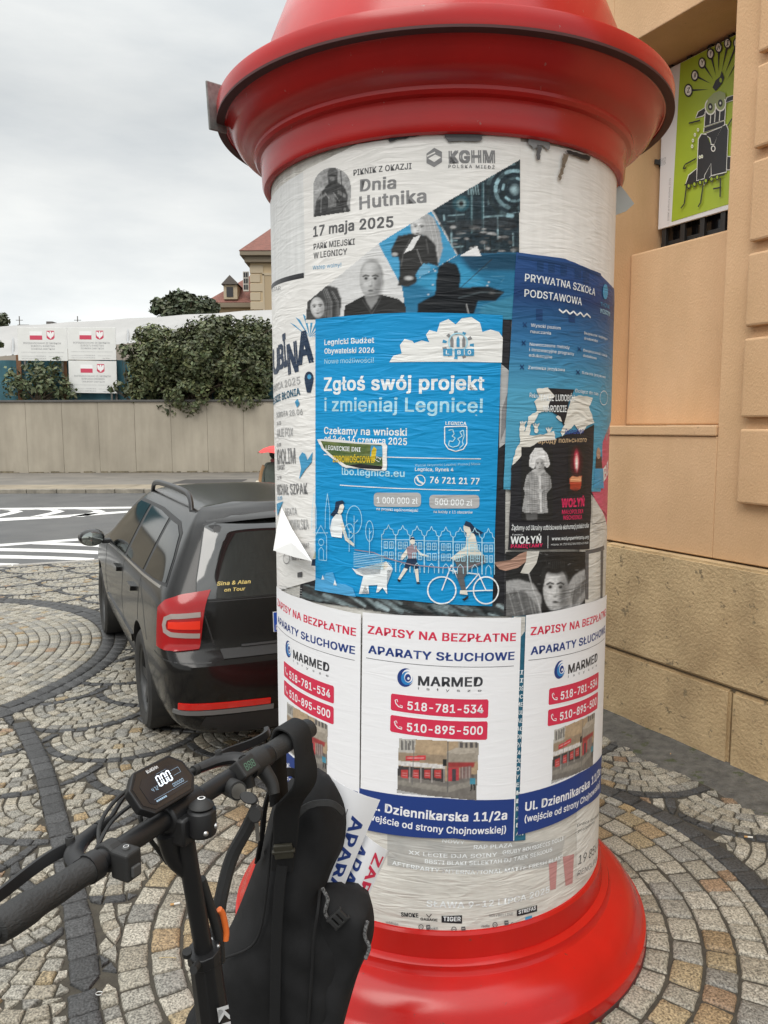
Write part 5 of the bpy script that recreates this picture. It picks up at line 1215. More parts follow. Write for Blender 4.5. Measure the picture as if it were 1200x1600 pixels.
def house_line(x0, x1, yt, yb, gable):
    m_ = (x0+x1)/2; w_ = x1-x0
    q.path([A4(x0, yb), A4(x0, yt+45), A4(x0+w_*.12, yt+42), A4(x0+w_*.2, yt+18), A4(x0+w_*.38, yt+14), A4(m_, yt-8), A4(x1-w_*.38, yt+14), A4(x1-w_*.2, yt+18), A4(x1-w_*.12, yt+42), A4(x1, yt+45), A4(x1, yb)], 1.0, PALE)
    q.line(A4(x0, yt+70), A4(x1, yt+70), 1.0, PALE)
    for r_ in range(2):
        for c_ in range(2): wx, wy = x0+w_*(.18+.4*c_), yt+82+r_*55; q.path([A4(wx, wy), A4(wx+w_*.26, wy), A4(wx+w_*.26, wy+36), A4(wx, wy+36)], 1.0, PALE, True); q.line(A4(wx+w_*.13, wy), A4(wx+w_*.13, wy+36), .8, PALE); q.line(A4(wx, wy+18), A4(wx+w_*.26, wy+18), .8, PALE)
    q.path([A4(m_-w_*.22, yb), A4(m_-w_*.2, yb-35), A4(m_, yb-52), A4(m_+w_*.2, yb-35), A4(m_+w_*.22, yb)], 1.0, PALE)
for i in range(8): x0 = 440+i*75; house_line(x0, min(x0+72, 1028), 485+i*2.5, 728+i*2, i)
for tx, ty, tw, th in ((300, 450, 40, 75), (380, 510, 20, 55), (275, 510, 24, 40)):
    q.path([A4(tx+tw*math.cos(t), ty+th*math.sin(t)) for t in [2*math.pi*i/18 for i in range(18)]], 1.0, PALE, True); q.line(A4(tx, ty-th*.3), A4(tx, ty+th+70), 1.0, PALE); q.line(A4(tx, ty+th*.3), A4(tx+tw*.5, ty), .9, PALE)
for x in (92, 162):
    q.path([A4(x-12, 500), A4(x-10, 400), A4(x, 310), A4(x+12, 400), A4(x+12, 500)], 1.0, PALE)
q.path([A4(88, 520), A4(165, 520)], 1, PALE); q.path([A4(95, 660), A4(98, 540), A4(128, 480), A4(158, 540), A4(158, 668), A4(118, 664), A4(118, 610), A4(130, 596), A4(142, 612), A4(142, 668)], 1.0, PALE); q.ring(A4(130, 570), 4, 5, 1, PALE, 12)
for r_ in range(9): q.line(A4(298, 625+r_*9), A4(455, 640+r_*9), .8, PALE)
done(q, 'town_drawing', bl_)
q = part(4.6, .0029)     # people, dog, bicycle, hedge
CRE = paper('ink_cream', (.72, .68, .60), .55); BRN = paper('ink_grey_rose', (.32, .24, .27), .6); HED = paper('ink_hedge_blue', (.08, .36, .66), .55)
q.poly([A4(90, 826), A4(95, 760), A4(130, 770), A4(150, 735), A4(185, 730), A4(205, 790), A4(250, 795), A4(290, 815), A4(306, 862), A4(200, 845)], HED); q.poly([A4(125, 770), A4(132, 745), A4(140, 770)], PW); q.poly([A4(188, 800), A4(195, 770), A4(206, 802)], PW)
q.poly([A4(178, 540), A4(170, 500), A4(180, 450), A4(200, 420), A4(230, 425), A4(240, 470), A4(232, 548)], PW); q.poly([A4(225, 470), A4(240, 465), A4(262, 545), A4(300, 582), A4(292, 592), A4(250, 560)], CRE); q.poly([A4(205, 410), A4(208, 370), A4(235, 360), A4(245, 380), A4(235, 410), A4(222, 425)], CRE)
q.poly([A4(172, 425), A4(195, 395), A4(200, 355), A4(235, 346), A4(248, 362), A4(222, 372), A4(212, 410), A4(190, 436)], NAVY)
q.poly([A4(285, 708), A4(310, 740), A4(345, 752), A4(340, 770), A4(322, 845), A4(335, 845), A4(355, 800), A4(375, 845), A4(372, 800), A4(420, 798), A4(412, 838), A4(425, 835), A4(445, 812), A4(470, 848), A4(468, 800), A4(470, 720), A4(500, 712), A4(465, 672), A4(440, 690), A4(432, 740), A4(345, 745), A4(300, 715)], PW); q.poly([A4(440, 690), A4(465, 672), A4(475, 700), A4(450, 720)], CRE)
q.poly([A4(570, 600), A4(600, 580), A4(625, 590), A4(622, 655), A4(580, 660)], BRN); q.ell(A4(602, 562), 4, 6, CRE); q.poly([A4(588, 560), A4(592, 545), A4(612, 545), A4(614, 558), A4(600, 554)], NAVY); q.poly([A4(620, 600), A4(650, 630), A4(685, 640), A4(684, 648), A4(640, 640)], CRE); q.poly([A4(572, 605), A4(545, 640), A4(540, 665), A4(550, 665), A4(575, 635)], CRE)
q.poly([A4(575, 658), A4(622, 655), A4(632, 708), A4(608, 715), A4(598, 688), A4(578, 712), A4(558, 706)], NAVY); q.poly([A4(558, 706), A4(578, 712), A4(538, 770), A4(526, 765)], CRE); q.poly([A4(612, 715), A4(632, 710), A4(636, 780), A4(624, 782)], CRE); q.poly([A4(524, 764), A4(540, 772), A4(534, 784), A4(524, 776)], INK); q.poly([A4(624, 782), A4(644, 786), A4(640, 792), A4(622, 790)], INK)
for cx_ in (755, 985): q.ring(A4(cx_, 826), 21.5 if cx_ == 755 else 19, 21, 2.2, PW)
q.path([A4(755, 826), A4(805, 690), A4(870, 830), A4(945, 740), A4(800, 720)], 1.8, PW); q.path([A4(945, 735), A4(985, 826), A4(870, 830)], 1.8, PW); q.line(A4(985, 826), A4(1020, 826), 2, PW)
q.poly([A4(800, 655), A4(880, 590), A4(885, 500), A4(905, 490), A4(930, 540), A4(945, 610), A4(980, 645), A4(880, 660), A4(820, 668)], CRE); q.ell(A4(888, 492), 6, 8, CRE); q.poly([A4(870, 480), A4(880, 456), A4(905, 465), A4(925, 490), A4(975, 520), A4(945, 532), A4(910, 520), A4(900, 490)], NAVY)
q.poly([A4(820, 665), A4(880, 640), A4(980, 640), A4(985, 680), A4(900, 712), A4(870, 760), A4(882, 830), A4(860, 832), A4(828, 740), A4(838, 710)], MG); q.poly([A4(850, 825), A4(885, 825), A4(890, 850), A4(848, 845)], CRE); q.poly([A4(860, 875), A4(895, 852), A4(892, 868), A4(872, 882)], INK)
q.path([A4(300, 610), A4(400, 625), A4(470, 655), A4(600, 690), A4(760, 705), A4(900, 700), A4(985, 668)], 1.6, BRN)
done(q, 'people_drawing', bl_)
# torn strip left over from another poster
ts = Print(6); SX = [A3(102, 708), A3(200, 705), A3(330, 725), A3(460, 728), A3(470, 745), A3(466, 872), A3(415, 875), A3(310, 862), A3(255, 862), A3(230, 848), A3(170, 800), A3(125, 755)]
ts.poly(torn(SX, .7, 4, 6), W); so_ = ts.build('torn_paper_strip'); tag(so_, 'small torn green and yellow paper strip stuck over the blue poster', 'paper scrap')
q = part(6); q.poly([A3(122, 716), A3(330, 732), A3(440, 736), A3(446, 850), A3(330, 850), A3(255, 845), A3(190, 800), A3(140, 755)], paper('print_green', (.05, .10, .035), .8, c2=(.13, .16, .05), vscale=30, coords='UV')); q.poly([A3(385, 740), A3(444, 742), A3(446, 800), A3(380, 798)], LB); q.poly([A3(260, 845), A3(330, 838), A3(446, 852), A3(440, 868), A3(330, 862)], INK)
q.text('LEGNICKIE DNI', A3(148, 762), A3(330, 774), 6.5, PW, .02); q.text('ZDROWOŚCIOWE', A3(185, 828), A3(400, 832), 9.5, paper('print_gold', (.62, .45, .03), .6), .03); q.poly([A3(388, 770), A3(400, 745), A3(415, 760), A3(405, 830), A3(385, 815)], paper('print_gold', (.62, .45, .03))); q.text('i1', A3(428, 830), A3(440, 805), 8, PW)
done(q, 'lettering', so_)

# --- hearing-aid posters (three alike, freshly pasted)
MR = mat('ink_crimson', (.62, .028, .075), .5); MN = mat('ink_marine', (.012, .040, .20), .5); MBK = mat('ink_charcoal', (.035, .037, .045), .5); MWH = mat('ink_reversed_white', (.80, .80, .82), .5); MLB = mat('ink_logo_blue', (.02, .20, .50), .5); MG2 = mat('ink_hairline', (.10, .10, .11), .5)
def marmed():
    pr = Print(7); pr.poly([(570, 955), (690, 961), (811, 963), (800, 1310), (690, 1300), (566, 1290)], WB); o = pr.build('health_poster')
    q = part(7)
    q.text('ZAPISY NA BEZPŁATNE', A7(350, 150), A7(850, 176), 12, MR, .03); q.text('APARATY SŁUCHOWE', A7(352, 218), A7(845, 241), 12, MN, .03); q.line(A7(345, 235), A7(843, 263), .9, MG2)
    done(q, 'lettering', o)
    q = part(7, .0005)
    q.text('MARMED', A7(520, 329), A7(738, 332), 14, MBK, .03); q.text('isłyszę', A7(520, 344), A7(734, 352), 4.0, MBK, 0, spacing=2.2)
    q.ell(A7(478, 303), 12.5, 14.5, MN, 26); q.ell(A7(486, 301), 9.6, 12, WB, 24); q.ell(A7(483, 305), 9.0, 10.5, MLB, 24); q.ell(A7(488, 302), 6.4, 8.2, WB, 20); q.ell(A7(486, 304), 4.6, 6, MN, 18); q.ell(A7(488, 306), 1.8, 2.2, WB, 10)
    done(q, 'logo', o)
    for k, (num, y0, y1) in enumerate((('518-781-534', 358, 378), ('510-895-500', 432, 454))):
        q = part(7, .0005); B_ = (428-k*2, 758-k*3)
        q.poly([A7(B_[0]+5, y0), A7(B_[1]-4, y1), A7(B_[1], y1+6), A7(B_[1]-2, y1+60), A7(B_[1]-7, y1+64), A7(B_[0]+4, y0+58), A7(B_[0], y0+53), A7(B_[0]+1, y0+5)], MR)
        q.text(num, A7(484-k*2, y0+55), A7(740-k*2, y0+67), 12.5, MWH, .025); x = A7(454-k*2, y0+36); q.path([(x[0]-5, x[1]-6), (x[0]-4, x[1]-1), (x[0], x[1]+4), (x[0]+6, x[1]+6)], 1.6, MWH); q.path([(x[0]-5, x[1]-6), (x[0]-2, x[1]-7), (x[0]-1, x[1]-3)], 1, MWH); q.path([(x[0]+6, x[1]+6), (x[0]+6, x[1]+3), (x[0]+2, x[1]+2)], 1, MWH)
        done(q, 'phone_bar', o)
    f = A7; ph = Photo(446, 510, 730, 730, 2.6, (.42, .31, .20), 17)
    ph.noise(50, .12); ph.poly([(446, 510), (512, 514), (510, 562), (446, 568)], (.46, .44, .40)); ph.poly([(655, 520), (730, 520), (730, 600), (655, 560)], (.34, .30, .25), 2); ph.poly([(446, 560), (620, 572), (620, 600), (446, 592)], (.30, .23, .16), 2)
    ph.poly([(446, 640), (620, 662), (730, 632), (730, 730), (446, 730)], (.17, .155, .14), 2); ph.poly([(446, 655), (620, 680), (730, 650), (730, 668), (620, 700), (446, 672)], (.26, .24, .21), 2)
    ph.poly([(616, 560), (650, 545), (700, 550), (716, 562), (712, 598), (650, 608), (616, 598)], (.32, .28, .23), 2); ph.poly([(616, 560), (650, 545), (700, 550), (716, 562), (660, 568)], (.42, .37, .31), 1); ph.poly([(618, 596), (712, 596), (708, 614), (622, 614)], (.30, .04, .04), 2)
    ph.poly([(450, 590), (612, 604), (611, 618), (450, 606)], (.62, .60, .58), 1); ph.poly([(450, 608), (612, 620), (612, 664), (450, 642)], (.05, .045, .045), 1)
    for x in (456, 494, 532, 568): ph.poly([(x+8, 620), (x+30, 622), (x+30, 652), (x+8, 648)], (.50, .05, .05), 1, .9); ph.line([(x+12, 632), (x+26, 634)], 2, (.6, .4, .4), .7); ph.line([(x+12, 640), (x+26, 642)], 2, (.6, .4, .4), .7)
    for x in (492, 530, 567, 608): ph.line([(x, 610), (x, 664)], 3, (.42, .38, .36))
    ph.poly([(478, 574), (546, 572), (546, 588), (478, 590)], (.55, .04, .05)); ph.line([(484, 581), (540, 580)], 2.5, (.7, .5, .5), .8)
    ph.poly([(622, 614), (658, 614), (658, 658), (622, 662)], (.42, .05, .06), 1); ph.poly([(634, 620), (648, 620), (648, 660), (634, 660)], (.06, .05, .06), 1); ph.poly([(662, 614), (700, 608), (700, 644), (662, 655)], (.20, .13, .12), 2)
    for x in (670, 682, 693): ph.line([(x, 612), (x, 650)], 2.5, (.45, .40, .37), .8)
    ph.line([(621, 512), (620, 698)], 3.5, .10); ph.line([(507, 545), (500, 672)], 2.5, .12); ph.poly([(604, 584), (617, 585), (617, 608), (604, 608)], .02)
    for k in range(4): ph.poly([(464+k*12, 520), (472+k*12, 521), (471+k*12, 553), (463+k*12, 552)], (.10, .09, .08)); ph.poly([(662+k*17, 526), (671+k*17, 527), (670+k*17, 546), (661+k*17, 545)], (.09, .08, .08)); ph.line([(468+k*12, 520), (468+k*12, 552)], 1.5, .5, .7)
    ph.ell(704, 642, 7, 8, (.10, .08, .07), .5); ph.poly([(695, 650), (713, 650), (714, 672), (695, 672)], (.06, .26, .36), 1); ph.poly([(697, 672), (703, 672), (701, 694), (696, 694)], .03); ph.poly([(706, 672), (712, 672), (714, 692), (709, 692)], .03)
    ph.poly([(446, 690), (560, 712), (545, 716), (446, 700)], .5, 1, .8); ph.poly([(446, 712), (500, 724), (480, 728), (446, 722)], .5, 1, .8); ph.noise(8, .16).noise(4, .10)
    ph.wrap('shop_photo', A7, 7*.002+.0006, o, [(455, 512), (727, 526), (717, 728), (448, 702)], INKF)
    q = part(7, .0005); q.poly([f(322, 685), f(600, 718), f(845, 722), f(841, 868), f(640, 858), f(322, 824)], MN)
    q.text('Ul. Dziennikarska 11/2a', f(345, 752), f(820, 792), 13, MWH, .03); q.text('(wejście od strony Chojnowskiej)', f(344, 790), f(816, 838), 10, MWH, .02)
    done(q, 'address_band', o)
    return o
m0 = marmed(); G_ = 'hearing aid posters pasted in a row'
tag(m0, 'middle one of the three hearing aid posters, fully facing us below the blue poster', 'poster', G_)
def dup(o, rz, dz, label):
    c = o.copy(); COL.objects.link(c); c.rotation_euler = (0, 0, rz); c.location = o.location+Vector((0, 0, dz)); c['label'] = label
    for ch in list(o.children): k = ch.copy(); COL.objects.link(k); k.parent = c
    return c
dup(m0, -25*2*math.pi/NF, .004, 'left one of the three hearing aid posters, partly behind the handlebar and bag')
dup(m0, 25.5*2*math.pi/NF, -.006, 'right one of the three hearing aid posters, curving round towards the sandstone wall')

# --- dense lettering strip and the old sponsor poster at the bottom
tl = P('teal_poster', [(798, 962), (822, 960), (818, 1310), (794, 1312)], paper('ink_teal_print', (.025, .12, .19), .5), 5.5, 'narrow teal strip of a lettered poster between two white posters')
q = part(5.5)
q.poly([(800, 962), (818, 962), (817, 985), (806, 1000), (800, 985)], WO)
for i, s in enumerate(('KI', 'II', 'GOŚ', 'OC', 'ME', 'KUL', 'AL', 'AG', 'ON', 'P/E', 'IAC', 'OLI', 'OR', 'Y B', 'ER', 'K', 'E', 'RIA', '.M.', 'DJ', 'AN')): q.text(s, (803, 1052+i*12.5), (814, 1052+i*12.5), 6.5, PW, .02)
done(q, 'lettering', tl)
op = P('old_sponsor_poster', [(560, 1270), (760, 1290), (938, 1230), (938, 1352), (888, 1416), (846, 1440), (760, 1458), (660, 1459), (582, 1446)], WO, 2.8, 'wrinkled greyish old festival poster with sponsor logos above the red base', tearing=1.2, seed=12)
q = part(2.8)
q.poly([AB(245, 140), AB(600, 175), AB(880, 150), AB(860, 250), AB(520, 270), AB(245, 255)], paper('ink_grey_wash', (.36, .36, .35), .5, .4, c2=(.50, .49, .46), vscale=6, coords='UV'))
for s, x0, y0, x1, y1, h in (('NOWY', 440, 172, 520, 178, 5), ('RAP PLAZA', 552, 196, 690, 188, 6), ('XX LECIE DJA SOINY', 320, 214, 636, 222, 6), ('GRUBY BOURGEOIS DOLLI', 655, 216, 872, 164, 6), ('BBSTI BLAKI SELEKTAH DJ TAEK SERIOUS', 378, 246, 832, 204, 6), ('AFTERPARTY INTERNATIONAL MATTE FRESH BLAKI', 262, 252, 870, 230, 6), ('SŁAWA 9-12 LIPCA 2025', 384, 402, 822, 352, 9.5)):
    vs_ = q.text(s, AB(x0, y0), AB(x1, y1), h, PW, .02)
q.poly([AB(820, 250), AB(850, 240), AB(845, 340), AB(825, 345)], paper('ink_faded_red', (.50, .25, .24), .5)); q.poly([AB(870, 225), AB(910, 215), AB(905, 320), AB(880, 330)], paper('ink_faded_red', (.50, .25, .24)))
q.text('SMOKE', AB(294, 438), AB(356, 442), 6, INK, .04); q.text('GARAGE', AB(363, 452), AB(424, 456), 4, INK, .03); q.path([AB(384, 430), AB(393, 442), AB(402, 430)], 1.2, INK)
q.poly([AB(438, 436), AB(511, 434), AB(511, 464), AB(438, 460)], INK); q.text('TIGER', AB(444, 454), AB(506, 455), 6.5, PW, .03)
q.text('MAYBELLINE', AB(608, 440), AB(692, 434), 4, GREY); q.poly([AB(706, 416), AB(778, 398), AB(778, 420), AB(706, 438)], INK); q.text('STREFA5', AB(712, 430), AB(773, 414), 5.5, PW, .03); q.poly([AB(736, 442), AB(760, 434), AB(760, 454), AB(736, 462)], LB); q.text('Gussen', AB(684, 470), AB(728, 462), 4, INK, .02)
for i, (x, y) in enumerate(((365, 476), (390, 478), (412, 480), (482, 484), (515, 484), (594, 472), (628, 468), (668, 462))):
    if i % 3 == 2: q.text(('loko', 'radio')[i % 2], AB(x-14, y+5), AB(x+14, y+4), 4, GREY, .02)
    elif i % 3: q.poly([AB(x-7, y-9), AB(x+7, y-10), AB(x+9, y+6), AB(x-6, y+9)], MG); q.line(AB(x-4, y-2), AB(x+5, y-3), 1, WO)
    else: q.ring(AB(x, y), 3.4, 3.8, 1.2, MG, 12); q.line(AB(x-4, y), AB(x+4, y), 1, MG)
q.text('wMoja', AB(240, 462), AB(284, 470), 4, GREY)
done(q, 'lettering', op)
nt_ = P('phone_notice', [(898, 1262), (940, 1225), (940, 1345), (898, 1372)], paper('paper_notice', (.70, .69, .65), .6), 3.3, 'small white notice with a telephone number at the lower right edge')
q = part(3.3); q.text('praca dodatkowa', (899, 1290), (934, 1268), 4.5, INK); q.text('posiadamy', (900, 1300), (926, 1284), 4.5, INK); q.text('19 856 71', (900, 1350), (934, 1318), 13, INK); q.text('RENGLPOL', (899, 1368), (930, 1342), 8, GREY); done(q, 'lettering', nt_)
# ragged black and grey remains under the canopy
for i, (pts, m_, lab) in enumerate((([(608, 218), (655, 208), (656, 214), (610, 224)], INK, 'black scrap of torn paper under the canopy left of the logo'), ([(690, 207), (756, 207), (750, 222), (700, 224)], MG, 'dark torn paper scrap under the canopy near the large grey logo'), ([(822, 212), (856, 218), (854, 236), (842, 228), (832, 234), (823, 228)], GREY, 'grey torn scrap hanging under the canopy at its right part'), ([(880, 236), (918, 246), (915, 253), (884, 242)], INK, 'short black scrap under the canopy at the right'), ([(876, 240), (884, 244), (876, 270), (871, 284), (868, 278), (874, 262)], paper('paper_brown', (.20, .16, .12), .8), 'narrow brown curl of paper hanging down on the blank poster'), ([(836, 228), (843, 230), (840, 252), (835, 250)], MG, 'thin dark curl of paper above the blank poster'), ([(955, 258), (976, 272), (976, 296), (964, 286)], MG, 'sooty torn scrap at the far right under the canopy'))):
    P('paper_scrap', pts, m_, 5.6, lab, 'paper scrap', 'torn paper remains under the canopy', tearing=1.2, seed=20+i)
# ================================================================== parked estate car
car = empty('estate_car', (-.765, 4.99, 0), R_(115.5)); car.scale = (.94, .94, .975)
m_paint = mat('dark_car_paint', (.007, .0066, .0066), .22, .1, coat=.22, spec=.28, c2=(.010, .0095, .009), vscale=60, bump=.06, bscale=220, bdist=.002)
m_trim = mat('black_plastic', (.016, .016, .017), .5); m_glass = mat('tinted_glass', (.006, .007, .007), .05, spec=.2); m_tyre = mat('tyre_rubber', (.018, .018, .018), .8, c2=(.03, .028, .025), vscale=20)
m_alloy = mat('dull_alloy', (.10, .10, .10), .4, .8); m_chr = mat('bright_trim', (.55, .55, .55), .2, .9)
ZK = [.20, .20, .27, .48, .64, .72, .93, .99, 1.36, 1.438, 1.463, 1.468]
WK = [0, .70, .84, .875, .885, .885, .868, .845, .64, .565, .36, 0]
XR = [-.93, -.93, -.97, -1.02, -1.035, -.955, -.945, -.925, -.735, -.60, -.55, -.54]
def st(xs, ys=1.0, zs=None, ws=None):
    return [(xs[k] if isinstance(xs, (list, tuple)) else xs, (ws or WK)[k]*ys, (zs or ZK)[k]) for k in range(12)]
ST_ = [st(XR, 0), st([x+.008 for x in XR], .48), st([x+.045 for x in XR], .84), st([x+.13 for x in XR], .975),
       st([-.66]*8+[-.55, -.46, -.42, -.42]), st([-.40]*8+[-.2, -.1, -.1, -.1]), st(0.0), st(.45), st(.9), st(1.3)]
zf = list(ZK); zf[8:] = [1.345, 1.405, 1.435, 1.445]; ST_.append(st([1.75]*8+[1.55, 1.5, 1.5, 1.5], 1, zf))
zf = list(ZK); zf[8:] = [1.20, 1.25, 1.28, 1.29]; wf = list(WK); wf[8:] = [.70, .62, .40, 0]; ST_.append(st([2.05]*8+[1.95, 1.9, 1.9, 1.9], 1, zf, wf))
zf = ZK[:7]+[.965, .985, .995, 1.0, 1.0]; wf = WK[:7]+[.82, .74, .62, .40, 0]; ST_.append(st([2.35]*7+[2.38]*5, 1, zf, wf))
zf = ZK[:6]+[.86, .90, .915, .925, .93, .93]; ST_.append(st(2.85, .985, zf, wf))
zf = ZK[:6]+[.76, .79, .80, .81, .815, .815]; XF = [3.30, 3.30, 3.38, 3.48, 3.48, 3.46, 3.36, 3.3, 3.27, 3.25, 3.25, 3.25]
ST_ += [st([x-.20 for x in XF], .95, zf, wf), st([x-.06 for x in XF], .80, zf, wf), st([x-.01 for x in XF], .45, zf, wf), st(XF, 0, zf, wf)]
bm = bmesh.new(); G = [[bm.verts.new(q) for q in s_] for s_ in ST_]; H = [[bm.verts.new((q[0], -q[1], q[2])) for q in s_] for s_ in ST_]
for Q in (G, H):
    for i in range(len(Q)-1):
        for j in range(11): bm.faces.new((Q[i][j], Q[i+1][j], Q[i+1][j+1], Q[i][j+1]))
bmesh.ops.remove_doubles(bm, verts=bm.verts[:], dist=1e-5); bmesh.ops.dissolve_degenerate(bm, dist=1e-5, edges=bm.edges[:]); bmesh.ops.recalc_face_normals(bm, faces=bm.faces[:])
cl_ = bm.edges.layers.float.new('crease_edge')
for e_ in bm.edges:
    a_, b_ = e_.verts
    if abs(a_.co.z-b_.co.z) < .02 and (abs(a_.co.z-.72) < .012 or abs(a_.co.z-.64) < .012) and a_.co.x < -.7 and b_.co.x < -.7: e_[cl_] = .75
    if a_.co.z > 1.33 and b_.co.z > 1.33 and a_.co.x < -.35 and b_.co.x < -.35 and abs(a_.co.z-b_.co.z) < .02: e_[cl_] = .6
tm = bpy.data.meshes.new('tmp'); bm.to_mesh(tm); bm.free(); tm.polygons.foreach_set('use_smooth', [True]*len(tm.polygons))
tm.materials.append(m_paint); tm.materials.append(m_trim)
to = bpy.data.objects.new('tmp', tm); COL.objects.link(to)
sm = to.modifiers.new('s', 'SUBSURF'); sm.levels = 2; sm.render_levels = 2
cuts = []
for ax in (0, 2.58):
    for sy in (1, -1):
        cb = bmesh.new(); lathe(cb, [(0, -.2), (.365, -.2), (.365, .2), (0, .2)], 40, Matrix.Translation((ax, sy*.80, .325)) @ Matrix.Rotation(R_(90), 4, 'X'))
        bmesh.ops.recalc_face_normals(cb, faces=cb.faces[:]); cm = bpy.data.meshes.new('cut'); cb.to_mesh(cm); cb.free(); cm.materials.append(m_trim)
        co = bpy.data.objects.new('cut', cm); COL.objects.link(co); cuts.append(co)
        bo = to.modifiers.new('b', 'BOOLEAN'); bo.operation = 'DIFFERENCE'; bo.object = co; bo.solver = 'EXACT'; bo.material_mode = 'TRANSFER'
dg = bpy.context.evaluated_depsgraph_get(); bme = bpy.data.meshes.new_from_object(to.evaluated_get(dg))
tree = BVHTree.FromPolygons([v.co.copy() for v in bme.vertices], [tuple(p.vertices) for p in bme.polygons])
for c_ in cuts: bpy.data.objects.remove(c_)
bpy.data.objects.remove(to)
bme.set_sharp_from_angle(angle=R_(38)); body = link('body', bme, car)
def hit(o, d):
    h = tree.ray_cast(Vector(o), Vector(d)); return h
SIDE = (lambda a, b: Vector((a, 3, b)), Vector((0, -1, 0))); SIDER = (lambda a, b: Vector((a, -3, b)), Vector((0, 1, 0)))
REAR = (lambda a, b: Vector((-4, a, b)), Vector((1, 0, 0))); TOP = (lambda a, b: Vector((a, b, 4)), Vector((0, 0, -1)))
_s2 = math.sqrt(.5); DIAG = (lambda t, z: Vector((-3*_s2*1.414+t*_s2, 3+t*_s2, z)), Vector((_s2, -_s2, 0)))
DIAG = (lambda t, z: Vector((t*_s2-3*_s2, t*_s2+3*_s2, z)), Vector((_s2, -_s2, 0))); DIAGR = (lambda t, z: Vector((t*_s2-3*_s2, -t*_s2-3*_s2, z)), Vector((_s2, _s2, 0)))
FRONT = (lambda a, b: Vector((6, a, b)), Vector((-1, 0, 0)))
def cpatch(name, polys, proj_, off, mats, parent=car, step=.035, th=.004):
    of, dr = proj_; V, F, MI = [], [], []
    if not isinstance(mats, (list, tuple)): mats = [mats]
    for pi, pl_ in enumerate(polys):
        v2, f2 = fill_poly(pl_, step); P3 = []; ok = []
        for p_ in v2:
            h = hit(of(p_[0], p_[1]), dr)
            if h[0] is None: P3.append(None); continue
            P3.append((h[0], h[1] if h[1].dot(dr) < 0 else -h[1]))
        b0 = len(V); mp_ = {}
        for i_, q_ in enumerate(P3):
            if q_: mp_[i_] = len(V); V.append(q_[0]+q_[1]*off)
        n_top = len(V)
        for i_, q_ in enumerate(P3):
            if q_: V.append(q_[0]+q_[1]*(off-th))
        k_ = n_top-b0; cnt = {}
        for f_ in f2:
            if any(i_ not in mp_ for i_ in f_): continue
            ix = [mp_[i_] for i_ in f_]; a_, b_, c_ = [V[i_] for i_ in ix[:3]]
            if (b_-a_).cross(c_-a_).dot(dr) > 0: ix.reverse()
            F.append(ix); MI.append(min(pi, len(mats)-1))
            for u_, v_ in zip(ix, ix[1:]+ix[:1]): cnt[(u_, v_)] = 1
        for (u_, v_) in cnt:
            if (v_, u_) not in cnt: F.append((v_, u_, u_+k_, v_+k_)); MI.append(min(pi, len(mats)-1))
    o_ = raw(name, V, F, mats, parent, smooth=True, mi=MI); o_.data.set_sharp_from_angle(angle=R_(40)); return o_
def strip(pts, w_, closed=False):
    P_ = [Vector(p_) for p_ in pts]; L_, R2 = [], []
    n_ = len(P_)
    for i_ in range(n_):
        a_ = P_[i_-1] if (i_ or closed) else P_[i_]; b_ = P_[(i_+1) % n_] if (i_ < n_-1 or closed) else P_[i_]; t_ = (b_-a_).normalized(); m_ = Vector((-t_.y, t_.x))*w_/2
        L_.append(tuple(P_[i_]+m_)); R2.append(tuple(P_[i_]-m_))
    return L_+R2[::-1]
QW = [(-.66, 1.045), (-.35, 1.022), (-.03, 1.012), (-.02, 1.325), (-.28, 1.32), (-.44, 1.28), (-.57, 1.17)]
RW = [(.05, 1.01), (.80, .99), (.80, 1.345), (.40, 1.345), (.06, 1.33)]
FW = [(.90, .99), (1.93, .965), (1.98, 1.0), (1.60, 1.26), (1.35, 1.335), (.90, 1.345)]
for PR in (SIDE, SIDER):
    cpatch('window_surround', [[(-.69, 1.03), (-.03, .995), (1.98, .95), (2.04, .985), (1.64, 1.285), (1.36, 1.36), (.40, 1.368), (-.28, 1.345), (-.47, 1.30), (-.60, 1.17)]], PR, .002, m_trim)
    for q in (QW, RW, FW): cpatch('side_window', [q], PR, .0055, m_glass)
    cpatch('window_moulding', [strip([(-.60, 1.014), (-.03, .992), (1.0, .972), (1.95, .946)], .014)], PR, .006, m_chr, th=.006)
    cpatch('door_seam', [strip([(.02, .36), (.03, .70), (.035, .99)], .007), strip([(-.35, .66), (-.20, .82), (.0, .95)], .007), strip([(.85, .30), (.85, .98)], .007), strip([(1.98, .30), (1.99, .95)], .007), strip([(.3, .285), (2.0, .285)], .007)], PR, .0012, m_trim, th=.003)
    cpatch('rub_strip', [strip([(.36, .50), (1.95, .49)], .05)], PR, .012, m_paint, th=.014)
    for x_ in (.22, 1.02): cpatch('door_handle', [[(x_, .845), (x_+.20, .845), (x_+.20, .875), (x_, .875)]], PR, .028, m_paint, th=.03, step=.02)
RG = [(-.68, .98), (.68, .98), (.662, 1.08), (.574, 1.352), (.41, 1.40), (-.41, 1.40), (-.574, 1.352), (-.662, 1.08)]
cpatch('window_frit', [[(-.685, .975), (.685, .975), (.668, 1.08), (.58, 1.36), (.41, 1.405), (-.41, 1.405), (-.58, 1.36), (-.668, 1.08)]], REAR, .002, m_trim, step=.05)
rg = cpatch('rear_window', [RG], REAR, .004, mat('rear_glass', (.012, .014, .014), .05, spec=1.0), step=.05)
cpatch('tailgate_seam', [strip([(.60, .735), (.665, .98), (.65, 1.08), (.565, 1.36), (.41, 1.41), (-.41, 1.41), (-.565, 1.36), (-.65, 1.08), (-.665, .98), (-.60, .735)], .008), strip([(-.65, .968), (.65, .968)], .007)], REAR, .0012, m_trim, th=.003)
cpatch('bumper_step', [[(-.56, .665), (.56, .665), (.57, .71), (-.57, .71)]], REAR, .006, m_trim, th=.02)
